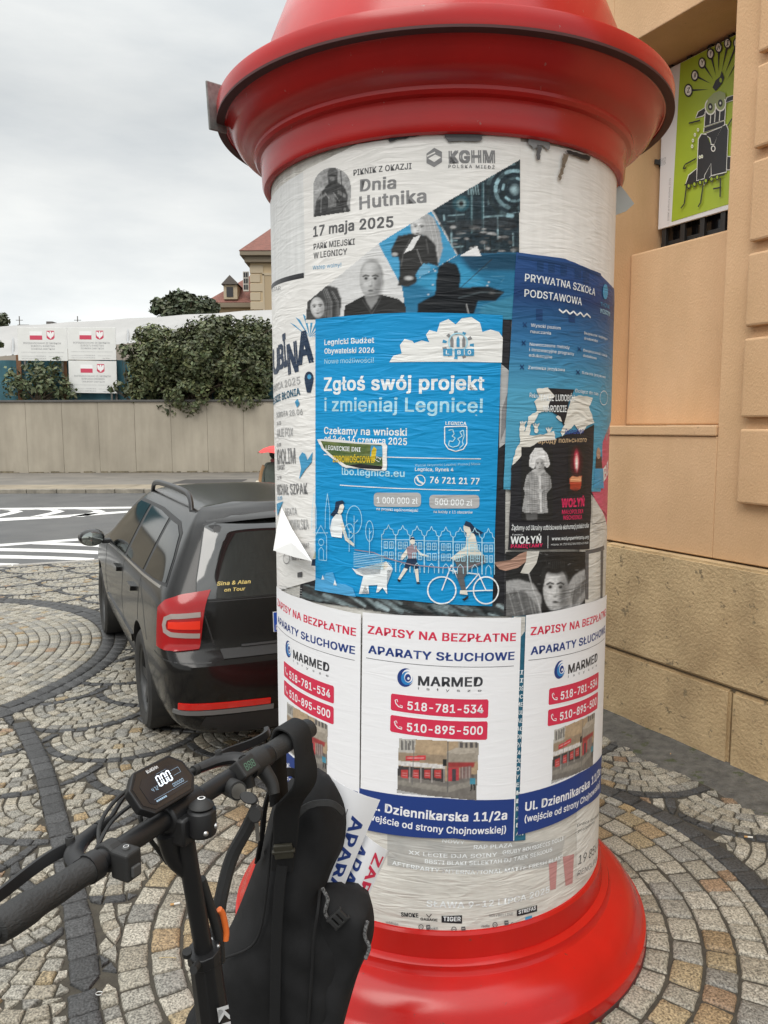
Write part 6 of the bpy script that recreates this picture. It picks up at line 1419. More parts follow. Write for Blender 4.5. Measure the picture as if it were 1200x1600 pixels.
cpatch('step_plate', [[(-.45, .71), (.45, .71), (.45, .726), (-.45, .726)]], REAR, .012, mat('brushed_plate', (.06, .06, .062), .35, .7), th=.014)
for PR in (DIAG, DIAGR):
    tl_ = cpatch('tail_light', [[(-.165, .715), (-.05, .708), (.095, .72), (.10, .925), (.04, .97), (-.06, 1.005), (-.19, 1.025)]], PR, .016, mat('red_lens', (.33, .006, .008), .14, coat=.2), th=.02, step=.02)
    tl_['label'] = 'red tail light with clear C shaped band'
    cpatch('clear_lens', [strip([(-.165, .905), (-.02, .895), (.015, .88), (.025, .845), (.015, .815), (-.02, .80), (-.165, .792)], .026)], PR, .019, mat('clear_lens', (.32, .27, .25), .15, coat=.3), tl_, th=.004, step=.015)
    cpatch('bright_lens', [[(-.165, .826), (-.005, .83), (-.005, .866), (-.165, .872)]], PR, .019, mat('bright_red_lens', (.75, .03, .01), .2, coat=.2), tl_, th=.004, step=.015)
    cpatch('bumper_seam', [strip([(-.25, .655), (.0, .66), (.18, .665)], .006)], PR, .0012, m_trim, th=.003)
for sy in (1, -1):
    cpatch('reflector', [[(sy*.80, .395), (sy*.30, .385), (sy*.30, .418), (sy*.80, .432)]], REAR, .008, mat('red_reflector', (.62, .015, .01), .2, coat=.6), th=.01, step=.02)
    cpatch('valance_trim', [[(sy*.82, .362), (sy*.28, .35), (sy*.28, .378), (sy*.82, .388)]], REAR, .007, mat('grey_trim', (.16, .16, .16), .4), th=.01, step=.02)
cpatch('valance', [[(-.62, .225), (.62, .225), (.68, .30), (.66, .345), (-.66, .345), (-.68, .30)]], REAR, .003, m_trim)
pl_ = cpatch('number_plate', [[(-.26, .775), (.26, .775), (.26, .885), (-.26, .885)]], REAR, .016, mat('plate_white', (.75, .75, .74), .4), th=.018, step=.05)
cpatch('country_band', [[(.215, .777), (.259, .777), (.259, .883), (.215, .883)]], REAR, .0175, mat('plate_blue', (.01, .07, .42), .4), pl_, th=.003)
bm = bmesh.new(); vs, fs, adv = text2d('PL', .02); V = []; 
h = hit((-4, .237, .80), (1, 0, 0)); x0 = h[0].x-.024
raw('country_letters', [(x0-v[2]*1e-5, .252-v[0]/adv*.03, .787+v[1]*.03) for v in vs], [f[::-1] for f in fs], mat('plate_white', (.75, .75, .74)), pl_)
def rear_text(s, y0, y1, z, cap, m, par, zt=0):
    vs, fs, adv = text2d(s, .02, 1, .25); V = []
    for v in vs:
        y_, z_ = y0+(y1-y0)*v[0]/adv, z+v[1]*cap+zt*v[0]/adv; h = hit((-4, y_, z_), (1, 0, 0)); V.append(h[0]+h[1]*((.007+v[2]*1e-5) if h[1].x < 0 else -(.007+v[2]*1e-5)))
    raw('sticker_lettering', V, [f[::-1] for f in fs], m, par)
my = mat('gold_sticker', (.62, .48, .16), .5)
rear_text('Sina & Alan', .56, .37, 1.045, .019, my, rg); rear_text('on Tour', .525, .405, 1.012, .017, my, rg)
cpatch('brake_light', [[(-.16, 1.392), (.16, 1.392), (.15, 1.41), (-.15, 1.41)]], REAR, .012, mat('dark_red_lens', (.16, .01, .015), .1), th=.014, step=.02)
bm = bmesh.new()
V = []
sp = [(-.48, 1.435), (-.71, 1.412), (-.74, 1.395), (-.70, 1.385), (-.48, 1.40)]
rows = []
for i_ in range(21):
    y_ = -.56+1.12*i_/20; k_ = 1-.35*abs(y_/.56)**3
    rows.append([bm.verts.new((-.48+(x_+.48)*k_, y_, z_-.035*(y_/.56)**2)) for x_, z_ in sp])
for i_ in range(20):
    for j_ in range(5): bm.faces.new((rows[i_][j_], rows[i_+1][j_], rows[i_+1][(j_+1) % 5], rows[i_][(j_+1) % 5]))
bm.faces.new(rows[0]); bm.faces.new(rows[-1][::-1]); bmobj('roof_spoiler', bm, m_paint, car, smooth=True)
for sy in (1, -1):
    bm = bmesh.new(); pts = [(-.30, sy*.575, 1.40), (-.24, sy*.572, 1.478), (-.05, sy*.57, 1.505), (.6, sy*.57, 1.508), (1.15, sy*.565, 1.485), (1.32, sy*.56, 1.40)]
    tube(bm, pts, .021, 10, 6, sx=.75); bmobj('roof_rail', bm, mat('satin_rail', (.045, .045, .047), .35, .3), car, smooth=True)
    bm = bmesh.new(); lathe(bm, [(0, -.085), (.05, -.08), (.085, -.04), (.095, .02), (.08, .05), (0, .055)], 20, Matrix.Translation((1.86, sy*1.0, 1.0)) @ Matrix.Diagonal((1, 1, 1, 1)) @ Matrix.Rotation(R_(90), 4, 'Y') @ Matrix.Diagonal((.78, 1.15, 1, 1)))
    mi_ = bmobj('mirror', bm, m_paint, car, smooth=True)
    bm = bmesh.new(); lathe(bm, [(0, -.088), (.042, -.0875), (.05, -.084)], 20, Matrix.Translation((1.86, sy*1.0, 1.0)) @ Matrix.Rotation(R_(90), 4, 'Y') @ Matrix.Diagonal((1.14, 1.74, 1, 1))); bmobj('mirror_glass', bm, mat('mirror_glass', (.35, .38, .37), .05, .9), mi_, smooth=True)
    bm = bmesh.new(); box(bm, (1.82, sy*.86-.06, .95), (1.90, sy*.86+.06, .985)); bmobj('mirror_arm', bm, m_trim, mi_, bevel=.008)
    for ax in (0, 2.58):
        M = Matrix.Translation((ax, sy*.775, .318)) @ Matrix.Rotation(R_(-90*sy), 4, 'X')
        bm = bmesh.new(); lathe(bm, [(.205, -.095), (.24, -.10), (.29, -.102), (.312, -.085), (.318, -.05), (.318, .05), (.312, .085), (.29, .102), (.24, .10), (.215, .085), (.205, .03)], 56, M)
        ty = bmobj('wheel', bm, m_tyre, car, smooth=True)
        bm = bmesh.new(); lathe(bm, [(.205, -.09), (.205, .03), (.21, .08), (.216, .086), (.20, .07), (.195, .03), (.195, -.06), (.12, -.06)], 48, M)
        lathe(bm, [(0, .062), (.035, .06), (.05, .05), (.06, .02)], 24, M)
        for k_ in range(6):
            a_ = k_*math.pi/3; MM = M @ Matrix.Rotation(a_, 4, 'Z')
            vs = [bm.verts.new(MM @ Vector(q_)) for q_ in ((.03, -.036, .055), (.03, .036, .055), (.20, .026, .066), (.20, -.026, .066), (.03, -.03, .02), (.03, .03, .02), (.20, .02, .03), (.20, -.02, .03))]
            for f_ in ((0, 1, 2, 3), (0, 4, 5, 1), (1, 5, 6, 2), (2, 6, 7, 3), (3, 7, 4, 0)): bm.faces.new([vs[i_] for i_ in f_])
        bmobj('rim', bm, m_alloy, ty, smooth=True, angle=30)
        bm = bmesh.new(); lathe(bm, [(.0, -.02), (.15, -.02), (.15, -.035), (0, -.035)], 32, M); bmobj('brake_disc', bm, mat('rusty_steel', (.10, .07, .05), .6, .6), ty, smooth=True)
bm = bmesh.new(); tube(bm, [(-.33, -.05, 1.46), (-.42, -.05, 1.55)], lambda t: .006*(1-.5*t), 8, smooth=False); lathe(bm, [(.028, 0), (.02, .022), (0, .026)], 14, Matrix.Translation((-.33, -.05, 1.455))); bmobj('aerial', bm, m_trim, car, smooth=True)
for sy in (1, -1): cpatch('headlight', [[(sy*.45, .66), (sy*.80, .68), (sy*.82, .78), (sy*.50, .76)]], FRONT, .006, mat('clear_lens', (.5, .46, .42)), step=.04)
cpatch('grille', [[(-.38, .66), (.38, .66), (.40, .76), (-.40, .76)]], FRONT, .006, m_trim, step=.04)
bm = bmesh.new()
for x_, s_ in ((1.05, .42), (1.05, -.42)): box(bm, (x_-.05, s_-.2, .55), (x_+.12, s_+.2, 1.02))
WS = [(1.98, .60), (1.98, -.60), (2.30, -.70), (2.32, 0), (2.30, .70)]
bm.free(); cpatch('windscreen', [[(1.62, .50), (1.60, 0), (1.62, -.50), (2.26, -.66), (2.30, 0), (2.26, .66)]], TOP, .004, m_glass, step=.06)
tag(car, 'dark wet estate car parked on the cobbles behind the column', 'car')

# ================================================================== person under a red umbrella across the street
PY_ = 17.2
pg = atz(426, 790, -.38); px_ = at(429, 740, PY_).x; pzg = terrain(px_, PY_)
per = empty('person', (px_, PY_, pzg), R_(8))
def skin_mesh(name, verts, edges, radii, m, parent, sub=2, root=0):
    me_ = bpy.data.meshes.new(name); me_.from_pydata(verts, edges, []); o_ = link(name, me_, None)
    s_ = o_.modifiers.new('skin', 'SKIN'); s_.use_smooth_shade = True; sv = me_.skin_vertices[0].data
    for i_, r_ in enumerate(radii): sv[i_].radius = (r_, r_) if not isinstance(r_, tuple) else r_; sv[i_].use_root = (i_ == root)
    u_ = o_.modifiers.new('sub', 'SUBSURF'); u_.levels = sub; u_.render_levels = sub
    dg_ = bpy.context.evaluated_depsgraph_get(); res = bpy.data.meshes.new_from_object(o_.evaluated_get(dg_)); bpy.data.objects.remove(o_)
    res.materials.clear(); res.materials.append(m); res.polygons.foreach_set('use_smooth', [True]*len(res.polygons)); return link(name, res, parent)
HB = [(0, 0, .86), (0, 0, 1.08), (0, 0, 1.28), (0, .0, 1.40), (0, .01, 1.47), (0, -.005, 1.56), (0, -.01, 1.62),
      (-.17, 0, 1.33), (-.25, .03, 1.08), (-.27, -.06, .86), (.17, 0, 1.33), (.25, -.05, 1.12), (.16, -.24, 1.22),
      (-.09, 0, .80), (-.10, .0, .45), (-.10, .03, .08), (-.10, -.10, .04), (.09, 0, .80), (.10, -.02, .45), (.10, 0, .08), (.10, -.13, .04)]
HE = [(0, 1), (1, 2), (2, 3), (3, 4), (4, 5), (5, 6), (2, 7), (7, 8), (8, 9), (2, 10), (10, 11), (11, 12), (0, 13), (13, 14), (14, 15), (15, 16), (0, 17), (17, 18), (18, 19), (19, 20)]
HR = [(.16, .12), (.16, .12), (.17, .11), .07, .055, .095, .085, .075, .05, .038, .075, .05, .04, .095, .062, .042, .035, .095, .062, .042, .035]
skin_mesh('body', HB, HE, HR, mat('grey_jacket', (.085, .10, .085), .85, var=.25, vscale=8), per)
bm = bmesh.new(); bmesh.ops.create_uvsphere(bm, u_segments=20, v_segments=14, radius=.108, matrix=Matrix.Translation((0, .005, 1.585)) @ Matrix.Diagonal((1, 1.1, 1.12, 1))); bmobj('hair', bm, mat('dark_hair', (.02, .014, .01), .7), per, smooth=True)
bm = bmesh.new(); lathe(bm, [(.075, 1.40), (.088, 1.42), (.085, 1.455), (.07, 1.47)], 20); bmobj('scarf', bm, mat('dull_red_cloth', (.26, .07, .07), .85), per, smooth=True)
bm = bmesh.new(); lathe(bm, [(.20, .62), (.235, .80), (.225, 1.0), (.215, 1.2), (.19, 1.33), (.10, 1.395)], 24, Matrix.Diagonal((1, .72, 1, 1))); bmobj('jacket', bm, mat('grey_jacket', (.085, .10, .085)), per, smooth=True)
bm = bmesh.new(); tube(bm, [(-.20, .02, 1.31), (-.28, .05, 1.10), (-.31, -.02, .86)], lambda t: .075-.02*t, 12); bmobj('sleeve', bm, mat('tan_cloth', (.30, .17, .08), .85), per, smooth=True)
bm = bmesh.new(); box(bm, (-.42, -.10, .58), (-.335, .14, .98)); bmobj('bag', bm, mat('cream_bag', (.62, .56, .44), .8), per, bevel=.03, seg=3)
tag(per, 'person seen from behind in a grey green jacket under a red umbrella', 'person')
um = empty('umbrella', (px_+.10, PY_-.12, pzg+.97))
bm = bmesh.new(); n8 = 8; top = bm.verts.new((0, 0, .80)); rings = []
for r_, z_ in ((.19, .775), (.34, .72), (.46, .64)):
    rings.append([bm.verts.new((r_*math.cos(k_*math.pi/8)*(1 if k_ % 2 == 0 else .95), r_*math.sin(k_*math.pi/8)*(1 if k_ % 2 == 0 else .95), z_+(0 if k_ % 2 == 0 else .025)*r_/.46)) for k_ in range(16)])
for k_ in range(16): bm.faces.new((top, rings[0][k_], rings[0][(k_+1) % 16]))
for A_, B_ in zip(rings, rings[1:]):
    for k_ in range(16): bm.faces.new((A_[k_], B_[k_], B_[(k_+1) % 16], A_[(k_+1) % 16]))
bmobj('canopy', bm, mat('red_nylon', (.72, .035, .03), .5), um)
bm = bmesh.new(); tube(bm, [(0, 0, .05), (0, 0, .86)], .008, 8, smooth=False); tube(bm, [(0, 0, .06), (0, 0, 0), (.03, 0, -.03), (.06, 0, 0)], .012, 8); bmobj('shaft', bm, m_trim, um, smooth=True)
bm = bmesh.new()
for k_ in range(8): tube(bm, [(0, 0, .78), (.45*math.cos(k_*math.pi/4), .45*math.sin(k_*math.pi/4), .632)], .004, 6, smooth=False)
bmobj('ribs', bm, m_trim, um)
tag(um, 'open red umbrella held over the person at the edge of the column', 'umbrella')
# ================================================================== scooter handlebar in the foreground
m_blk = mat('black_coated_metal', (.014, .014, .015), .42, .2, bump=.12, bscale=400, bdist=.0008); m_rub = mat('black_rubber', (.017, .017, .017), .62); m_scr = mat('satin_screw', (.5, .5, .5), .3, .9)
m_gripr = mat('grip_rubber', (.018, .018, .018), .58, bump=.9, bscale=170, bdist=.0015, bstretch=(1, 1, 2.6))
ZB_ = 1.31; BL_, BR_ = atz(-14, 1456, ZB_), atz(484, 1136, ZB_); BU = (BR_-BL_).normalized(); BG = Vector((-BU.y, BU.x, 0)); BZ = Vector((0, 0, 1)); BLEN = (BR_-BL_).length
SO = BL_.lerp(BR_, .5); sco = empty('electric_scooter', (SO.x, SO.y, 0), math.atan2(BU.y, BU.x))     # local: x along the bar (to the right grip), y forward, z up
SMI = (Matrix.Translation((SO.x, SO.y, 0)) @ Matrix.Rotation(math.atan2(BU.y, BU.x), 4, 'Z')).inverted()
def L_(v): return SMI @ Vector(v)
def bx_at(px):
    """distance along the bar (local x) where the photo column px meets it"""
    lo, hi = 0, 1
    for _ in range(40):
        t = (lo+hi)/2; q = BL_.lerp(BR_, t)-CAM; x = 600+FPX*q.dot(CX)/q.dot(_f)
        if x < px: lo = t
        else: hi = t
    return (lo-.5)*BLEN
def pl(px, py, Y): return L_(at(px, py, Y))
hb = BLEN/2; xs_ = bx_at(283)                               # stem clamp position on the bar
bm = bmesh.new(); tube(bm, [(-hb+.02, 0, ZB_), (hb-.02, 0, ZB_)], .0115, 16, smooth=False); tube(bm, [(xs_-.20, 0, ZB_), (xs_-.13, 0, ZB_+.001), (xs_+.10, 0, ZB_+.001), (xs_+.15, 0, ZB_)], .0140, 18, smooth=False); bmobj('handlebar', bm, m_blk, sco, smooth=True)
for sgn in (-1, 1):
    bm = bmesh.new(); e = sgn*hb
    tube(bm, [(e, 0, ZB_), (e-sgn*.006, 0, ZB_), (e-sgn*.02, 0, ZB_), (e-sgn*.06, 0, ZB_), (e-sgn*.10, 0, ZB_), (e-sgn*.128, 0, ZB_), (e-sgn*.132, 0, ZB_)], lambda t: (.012, .0175, .0185, .0165, .0158, .016, .0165)[min(6, int(t*6.001))]*1.0, 20, 3, sx=1.12)
    g_ = bmobj('grip', bm, m_gripr, sco, smooth=True)
    bm = bmesh.new(); tube(bm, [(e-sgn*.133, 0, ZB_), (e-sgn*.150, 0, ZB_)], .0185, 20, smooth=False); bmobj('lock_ring', bm, m_blk, g_, smooth=True, bevel=.002)
    # brake: clamp, perch, pivot, blade, cable end
    x0 = (bx_at(140)+.004 if sgn < 0 else bx_at(392)-.005); s_ = sgn
    bm = bmesh.new(); tube(bm, [(x0-.008, 0, ZB_), (x0+.008, 0, ZB_)], .019, 18, smooth=False)
    pts = [(x0+.008*s_, .012, ZB_+.002), (x0, .032, ZB_+.006), (x0-.022*s_, .046, ZB_+.008), (x0-.058*s_, .056, ZB_+.008)]
    tube(bm, pts, lambda t: .0125-.005*t, 10, 5, sx=1.2); br = bmobj('brake_lever', bm, m_blk, sco, smooth=True)
    bm = bmesh.new(); strap(bm, [(x0-.018*s_, .052, ZB_+.006), (x0+.010*s_, .060, ZB_+.004), (x0+.045*s_, .064, ZB_-.002), (x0+.09*s_, .060, ZB_-.006), (x0+.125*s_, .057, ZB_-.004), (x0+.14*s_, .064, ZB_)], lambda t: .017-.004*t, .0085, (0, .35, 1)); bmobj('lever_blade', bm, m_blk, br, smooth=True)
    bm = bmesh.new(); lathe(bm, [(0, .013), (.0055, .013), (.006, .012), (.006, -.013), (0, -.013)], 16, Matrix.Translation((x0-.012*s_, .052, ZB_+.008))); lathe(bm, [(.0035, .0135), (.0035, .0142), (0, .0142)], 6, Matrix.Translation((x0-.012*s_, .052, ZB_+.008))); bmobj('pivot_bolt', bm, m_rub, br, smooth=True)
    bm = bmesh.new(); tube(bm, [(x0-.055*s_, .056, ZB_+.008), (x0-.085*s_, .060, ZB_+.008)], .005, 10, smooth=False); tube(bm, [(x0-.06*s_, .056, ZB_+.008), (x0-.068*s_, .057, ZB_+.008)], .0085, 10, smooth=False); bmobj('cable_adjuster', bm, m_rub, br, smooth=True)
    if sgn < 0:
        bm = bmesh.new(); tube(bm, [(x0-.02, .03, ZB_-.012), (x0-.01, .04, ZB_-.022), (x0+.004, .03, ZB_-.02)], .0012, 6); bmobj('return_spring', bm, m_scr, br, smooth=True)
# left switch block
x0 = bx_at(172); bm = bmesh.new(); tube(bm, [(x0-.010, 0, ZB_), (x0+.012, 0, ZB_)], .0195, 18, smooth=False); box(bm, (x0-.012, -.042, ZB_-.022), (x0+.014, -.012, ZB_+.016)); sw = bmobj('switch_block', bm, m_rub, sco, bevel=.004, seg=3)
bm = bmesh.new(); box(bm, (x0-.006, -.046, ZB_-.016), (x0+.008, -.041, ZB_-.002)); lathe(bm, [(0, .0025), (.005, .002), (.005, -.003)], 14, Matrix.Translation((x0+.001, -.028, ZB_+.0165))); bmobj('button', bm, mat('grey_button', (.06, .06, .06), .5), sw, bevel=.0015)
fl = Flat(); V2 = []
bm = bmesh.new(); lathe(bm, [(.0028, .0), (.0036, .0)], 16, Matrix.Translation((x0+.001, -.028, ZB_+.0195))); bmobj('button_mark', bm, mat('pale_mark', (.6, .6, .6), .5), sw)
# stem clamp with cap
bm = bmesh.new(); tube(bm, [(xs_-.036, 0, ZB_), (xs_+.036, 0, ZB_)], .0225, 20, smooth=False); box(bm, (xs_-.034, -.034, ZB_-.034), (xs_+.030, .020, ZB_+.006)); lathe(bm, [(0, .018), (.0185, .018), (.0205, .014), (.0205, -.022), (0, -.022)], 24, Matrix.Translation((xs_-.002, -.040, ZB_-.004)))
ck = bmobj('stem_clamp', bm, m_blk, sco, bevel=.004, smooth=True, angle=35)
bm = bmesh.new(); lathe(bm, [(0, .031), (.006, .031), (.0175, .022), (.018, .0205)], 24, Matrix.Translation((xs_-.002, -.040, ZB_-.004))); bmobj('stem_cap', bm, m_rub, ck, smooth=True)
bm = bmesh.new(); lathe(bm, [(.0036, .0322), (.0056, .0318)], 20, Matrix.Translation((xs_-.002, -.040, ZB_-.004))); bmobj('cap_ring', bm, mat('pale_mark', (.6, .6, .6)), ck)
for dx, dy, dz in ((-.022, .012, .024), (.020, .012, .024), (.004, -.0590, -.012), (-.013, -.0555, -.016)):
    bm = bmesh.new(); bmesh.ops.create_uvsphere(bm, u_segments=12, v_segments=8, radius=.0042, matrix=Matrix.Translation((xs_+dx, dy, ZB_+dz))); bmobj('clamp_screw', bm, m_scr, ck, smooth=True)
# stem tube and lower column
sA, sB, sC = L_(at(290, 1318, 1.045)), L_(at(318, 1482, 1.07)), L_(at(342, 1660, 1.10))
ax_ = (sC-sB).normalized()
bm = bmesh.new(); tube(bm, [sA+Vector((0, 0, .035)), sA, sB, sB+ax_*.06], .0136, 18, smooth=False)
tube(bm, [(xs_-.03, .0, ZB_-.02), sA+Vector((-.012, .012, -.02)), sA.lerp(sB, .3)+Vector((-.002, .004, 0))], lambda t: .016-.008*t, 10); stm = bmobj('stem', bm, m_blk, sco, smooth=True)
bm = bmesh.new(); tube(bm, [sA.lerp(sB, .38)+Vector((.016, -.002, 0)), sA.lerp(sB, .6)+Vector((.021, -.004, 0)), sB+Vector((.026, -.006, .01)), sB+ax_*.04+Vector((.026, -.006, 0))], .0075, 10); bmobj('brake_hose', bm, m_rub, sco, smooth=True)
def oct_sleeve(bm, p0, p1, r0, r1, n=8):
    tube(bm, [p0, p1], lambda t: r0+(r1-r0)*t, n, smooth=False)
bm = bmesh.new(); oct_sleeve(bm, sB+ax_*.0, sB+ax_*.020, .0255, .0255, 10); oct_sleeve(bm, sB+ax_*.0201, sB+ax_*.36, .0235, .0275, 10); lw_ = bmobj('steering_column', bm, m_blk, sco, smooth=True, angle=30, bevel=.0015)
bm = bmesh.new(); q = sB+ax_*.008; tube(bm, [q+Vector((-.024, -.008, 0)), q+Vector((-.040, -.014, .004))], .006, 10, smooth=False); tube(bm, [q+Vector((-.028, .008, .012)), q+Vector((-.030, .006, .02))], .007, 8, smooth=False); bmobj('fold_knob', bm, m_rub, lw_, smooth=True)
for dx, dy in ((.012, -.018), (.02, .0)):
    bm = bmesh.new(); bmesh.ops.create_uvsphere(bm, u_segments=10, v_segments=6, radius=.003, matrix=Matrix.Translation(sB+Vector((dx, dy, .002)))); bmobj('sleeve_screw', bm, m_scr, lw_, smooth=True)
bm = bmesh.new(); tube(bm, [sB+Vector((.026, -.01, .05)), sB+Vector((.032, -.012, .038)), sB+Vector((.036, -.014, .01)), sB+Vector((.034, -.014, -.004))], .0048, 10); bmobj('orange_lead', bm, mat('orange_plastic', (.75, .16, .03), .45), sco, smooth=True)
# lettering running down the column
def onboard_text(name, s, o, X, Yv, w_, cap, m, par, bold=.02, lift=0.0):
    vs, fs, adv = text2d(s, bold); X = Vector(X).normalized(); Yv = Vector(Yv).normalized(); N_ = X.cross(Yv).normalized()
    return raw(name, [Vector(o)+X*(v[0]/adv*w_)+Yv*(v[1]*cap)+N_*(lift+v[2]*1e-5) for v in vs], fs, m, par)
toc = (L_(CAM)-sB); vw = (toc-ax_*toc.dot(ax_)).normalized(); sd_ = ax_.cross(vw)
onboard_text('column_lettering', 'KUKIRIN', sB+ax_*.085+vw*.0285-sd_*.008, ax_+vw*.012, -(vw.cross(ax_)) if False else vw.cross(ax_), .19, .016, mat('pale_mark', (.6, .6, .6)), lw_, .03)
# display unit
dC = L_(at(254, 1222, 1.03)); dX = Vector((1, 0, -.02)).normalized(); tilt = R_(44); dY = Vector((0, math.cos(tilt), math.sin(tilt))); DM = frame(dC, dX, dY) @ Matrix.Scale(.83, 4)
hexo = [(-.066, -.022), (-.047, -.040), (.046, -.040), (.066, -.018), (.064, .016), (.044, .038), (-.040, .038), (-.066, .014)]
bm = bmesh.new(); a_ = [bm.verts.new((x_, y_, 0)) for x_, y_ in hexo]; b_ = [bm.verts.new((x_*.97, y_*.96, -.020)) for x_, y_ in hexo]; bm.faces.new(a_); bm.faces.new(b_[::-1])
for i_ in range(8): bm.faces.new((a_[i_], b_[i_], b_[(i_+1) % 8], a_[(i_+1) % 8]))
for v in bm.verts: v.co = DM @ v.co
dsp = bmobj('display', bm, m_blk, sco, bevel=.002, seg=2)
bm = bmesh.new(); f_ = bm.faces.new([bm.verts.new(DM @ Vector((x_*.90, y_*.86, .0008))) for x_, y_ in hexo]); bmobj('bezel', bm, mat('gloss_bezel', (.016, .017, .019), .12, coat=.5), dsp)
bm = bmesh.new(); f_ = bm.faces.new([bm.verts.new(DM @ Vector((x_, y_, .0014))) for x_, y_ in ((-.046, -.022), (-.036, -.028), (.044, -.026), (.050, -.014), (.048, .014), (.030, .020), (-.034, .020), (-.046, .010))]); bmobj('screen', bm, mat('screen_glass', (.012, .016, .022), .08, coat=.6), dsp)
def glow(name, c, s):
    if name in MATS: return MATS[name]
    m_ = mat(name, c, .5); b_ = m_.node_tree.nodes['Principled BSDF']; b_.inputs['Emission Color'].default_value = lin(c); b_.inputs['Emission Strength'].default_value = s; return m_
gw = glow('lcd_white', (.75, .85, .95), .9); gd = glow('lcd_dim', (.25, .35, .45), .25)
def seg7(bmx, ch, x0, y0, w_, h_, t_, M_, z_):
    sg_ = {'0': 'abcdef', '4': 'bcfg', '7': 'abc', '2': 'abdeg', '8': 'abcdefg', '5': 'acdfg'}[ch]; sh = .14
    R4 = {'a': (t_, h_-t_, w_-t_, h_), 'd': (t_, 0, w_-t_, t_), 'g': (t_, h_/2-t_/2, w_-t_, h_/2+t_/2), 'b': (w_-t_, h_/2+t_*.3, w_, h_-t_*.5), 'c': (w_-t_, t_*.5, w_, h_/2-t_*.3), 'f': (0, h_/2+t_*.3, t_, h_-t_*.5), 'e': (0, t_*.5, t_, h_/2-t_*.3)}
    for k_ in sg_:
        a0, b0, a1, b1 = R4[k_]; bmx.faces.new([bmx.verts.new(M_ @ Vector((x0+x_+sh*y_, y0+y_, z_))) for x_, y_ in ((a0, b0), (a1, b0), (a1, b1), (a0, b1))])
bm = bmesh.new()
for k_ in range(3): seg7(bm, '0', -.012+k_*.0115, -.006, .0095, .020, .0024, DM, .0020)
bmobj('speed_digits', bm, gw, dsp)
bm = bmesh.new()
for k_, c_ in enumerate('472'): seg7(bm, c_, -.030+k_*.0052, -.008, .004, .007, .0009, DM, .0020)
for k_ in range(5): seg7(bm, '0', .012+k_*.0054, -.017, .0042, .0062, .0009, DM, .0020)
for a0, b0, a1, b1 in ((-.036, -.020, .044, -.0196), (.026, .000, .044, .0005), (.026, .010, .044, .0105), (.0435, .0, .044, .0105), (-.004, .0165, .02, .0169)): bm.faces.new([bm.verts.new(DM @ Vector((x_, y_, .0020))) for x_, y_ in ((a0, b0), (a1, b0), (a1, b1), (a0, b1))])
for k_ in range(6): bm.faces.new([bm.verts.new(DM @ Vector((x_, y_, .0020))) for x_, y_ in ((-.034+k_*.004, -.0255), (-.0308+k_*.004, -.0255), (-.0308+k_*.004, -.0225), (-.034+k_*.004, -.0225))])
bmobj('small_digits', bm, gd, dsp)
vs, fs, adv = text2d('KuKirin', .03); raw('badge', [DM @ Vector((-.018+v[0]/adv*.026, .0245+v[1]*.0058, .0021+v[2]*1e-5)) for v in vs], fs, mat('pale_mark', (.6, .6, .6)), dsp)
bm = bmesh.new()
for dx in (-.03, .03): box(bm, (xs_+dx-.008, -.002, ZB_+.008), (xs_+dx+.008, .05, ZB_+.022))
bmobj('display_bracket', bm, m_blk, sco, bevel=.003)
# voltmeter box, throttle and ignition lock on the right
x0 = bx_at(372); VMt = frame((x0, -.020, ZB_+.016), (1, 0, 0), (0, math.cos(R_(48)), math.sin(R_(48))))
bm = bmesh.new(); box(bm, (-.020, -.014, -.020), (.020, .016, .004), VMt); vb_ = bmobj('voltmeter', bm, m_rub, sco, bevel=.003)
bm = bmesh.new()
for k_ in range(3): seg7(bm, '8', -.0125+k_*.0085, -.006, .0066, .012, .0013, VMt, .0046)
bmobj('voltmeter_digits', bm, glow('led_green', (.08, .16, .11), .12), vb_)
bm = bmesh.new(); tube(bm, [(x0+.024, 0, ZB_), (x0+.062, 0, ZB_)], .021, 20, smooth=False); tube(bm, [(x0+.052, -.010, ZB_-.012), (x0+.054, -.026, ZB_-.034), (x0+.050, -.034, ZB_-.050)], lambda t: .013-.004*t, 12); tube(bm, [(x0+.02, 0, ZB_-.004), (x0+.02, -.004, ZB_-.03)], .012, 12, smooth=False); bmobj('thumb_throttle', bm, m_rub, sco, smooth=True, angle=40)
lk = L_(at(345, 1222, 1.17)); lk2 = L_(at(372, 1236, 1.12)); ld_ = (lk2-lk).normalized()
bm = bmesh.new(); tube(bm, [lk, lk2], .0145, 20, smooth=False); lok = bmobj('ignition_lock', bm, m_rub, sco, smooth=True, angle=40)
bm = bmesh.new(); tube(bm, [lk2-ld_*.002, lk2+ld_*.002], .0115, 20, smooth=False); bmobj('lock_face', bm, mat('dull_steel', (.30, .29, .27), .35, .9), lok, smooth=True, angle=40)
# hoses and cables
def cable(pts, r, name='cable'):
    bm = bmesh.new(); tube(bm, pts, r, 8, 7); bmobj(name, bm, m_rub, sco, smooth=True)
lx_ = bx_at(140)
cable([(lx_+.09, .060, ZB_+.008), (lx_+.14, .072, ZB_+.024), (lx_+.20, .065, ZB_+.022), (xs_-.03, .05, ZB_-.01), (xs_+.0, .03, ZB_-.09)], .0035)
cable([(lx_+.02, .0, ZB_-.012), (lx_+.06, .045, ZB_+.02), (lx_+.13, .062, ZB_+.034), (lx_+.19, .05, ZB_+.02), (xs_-.02, .04, ZB_-.03)], .0030)
cable([(lx_+.025, .018, ZB_+.005), (lx_+.08, .04, ZB_+.018), (lx_+.15, .046, ZB_+.014), (xs_-.02, .035, ZB_-.04)], .0028)
rx_ = bx_at(392)
cable([(rx_-.09, .060, ZB_+.008), (rx_-.125, .055, ZB_-.004), (rx_-.135, .04, ZB_-.035), (rx_-.16, .03, ZB_-.06), (xs_+.03, .02, ZB_-.10)], .0035)
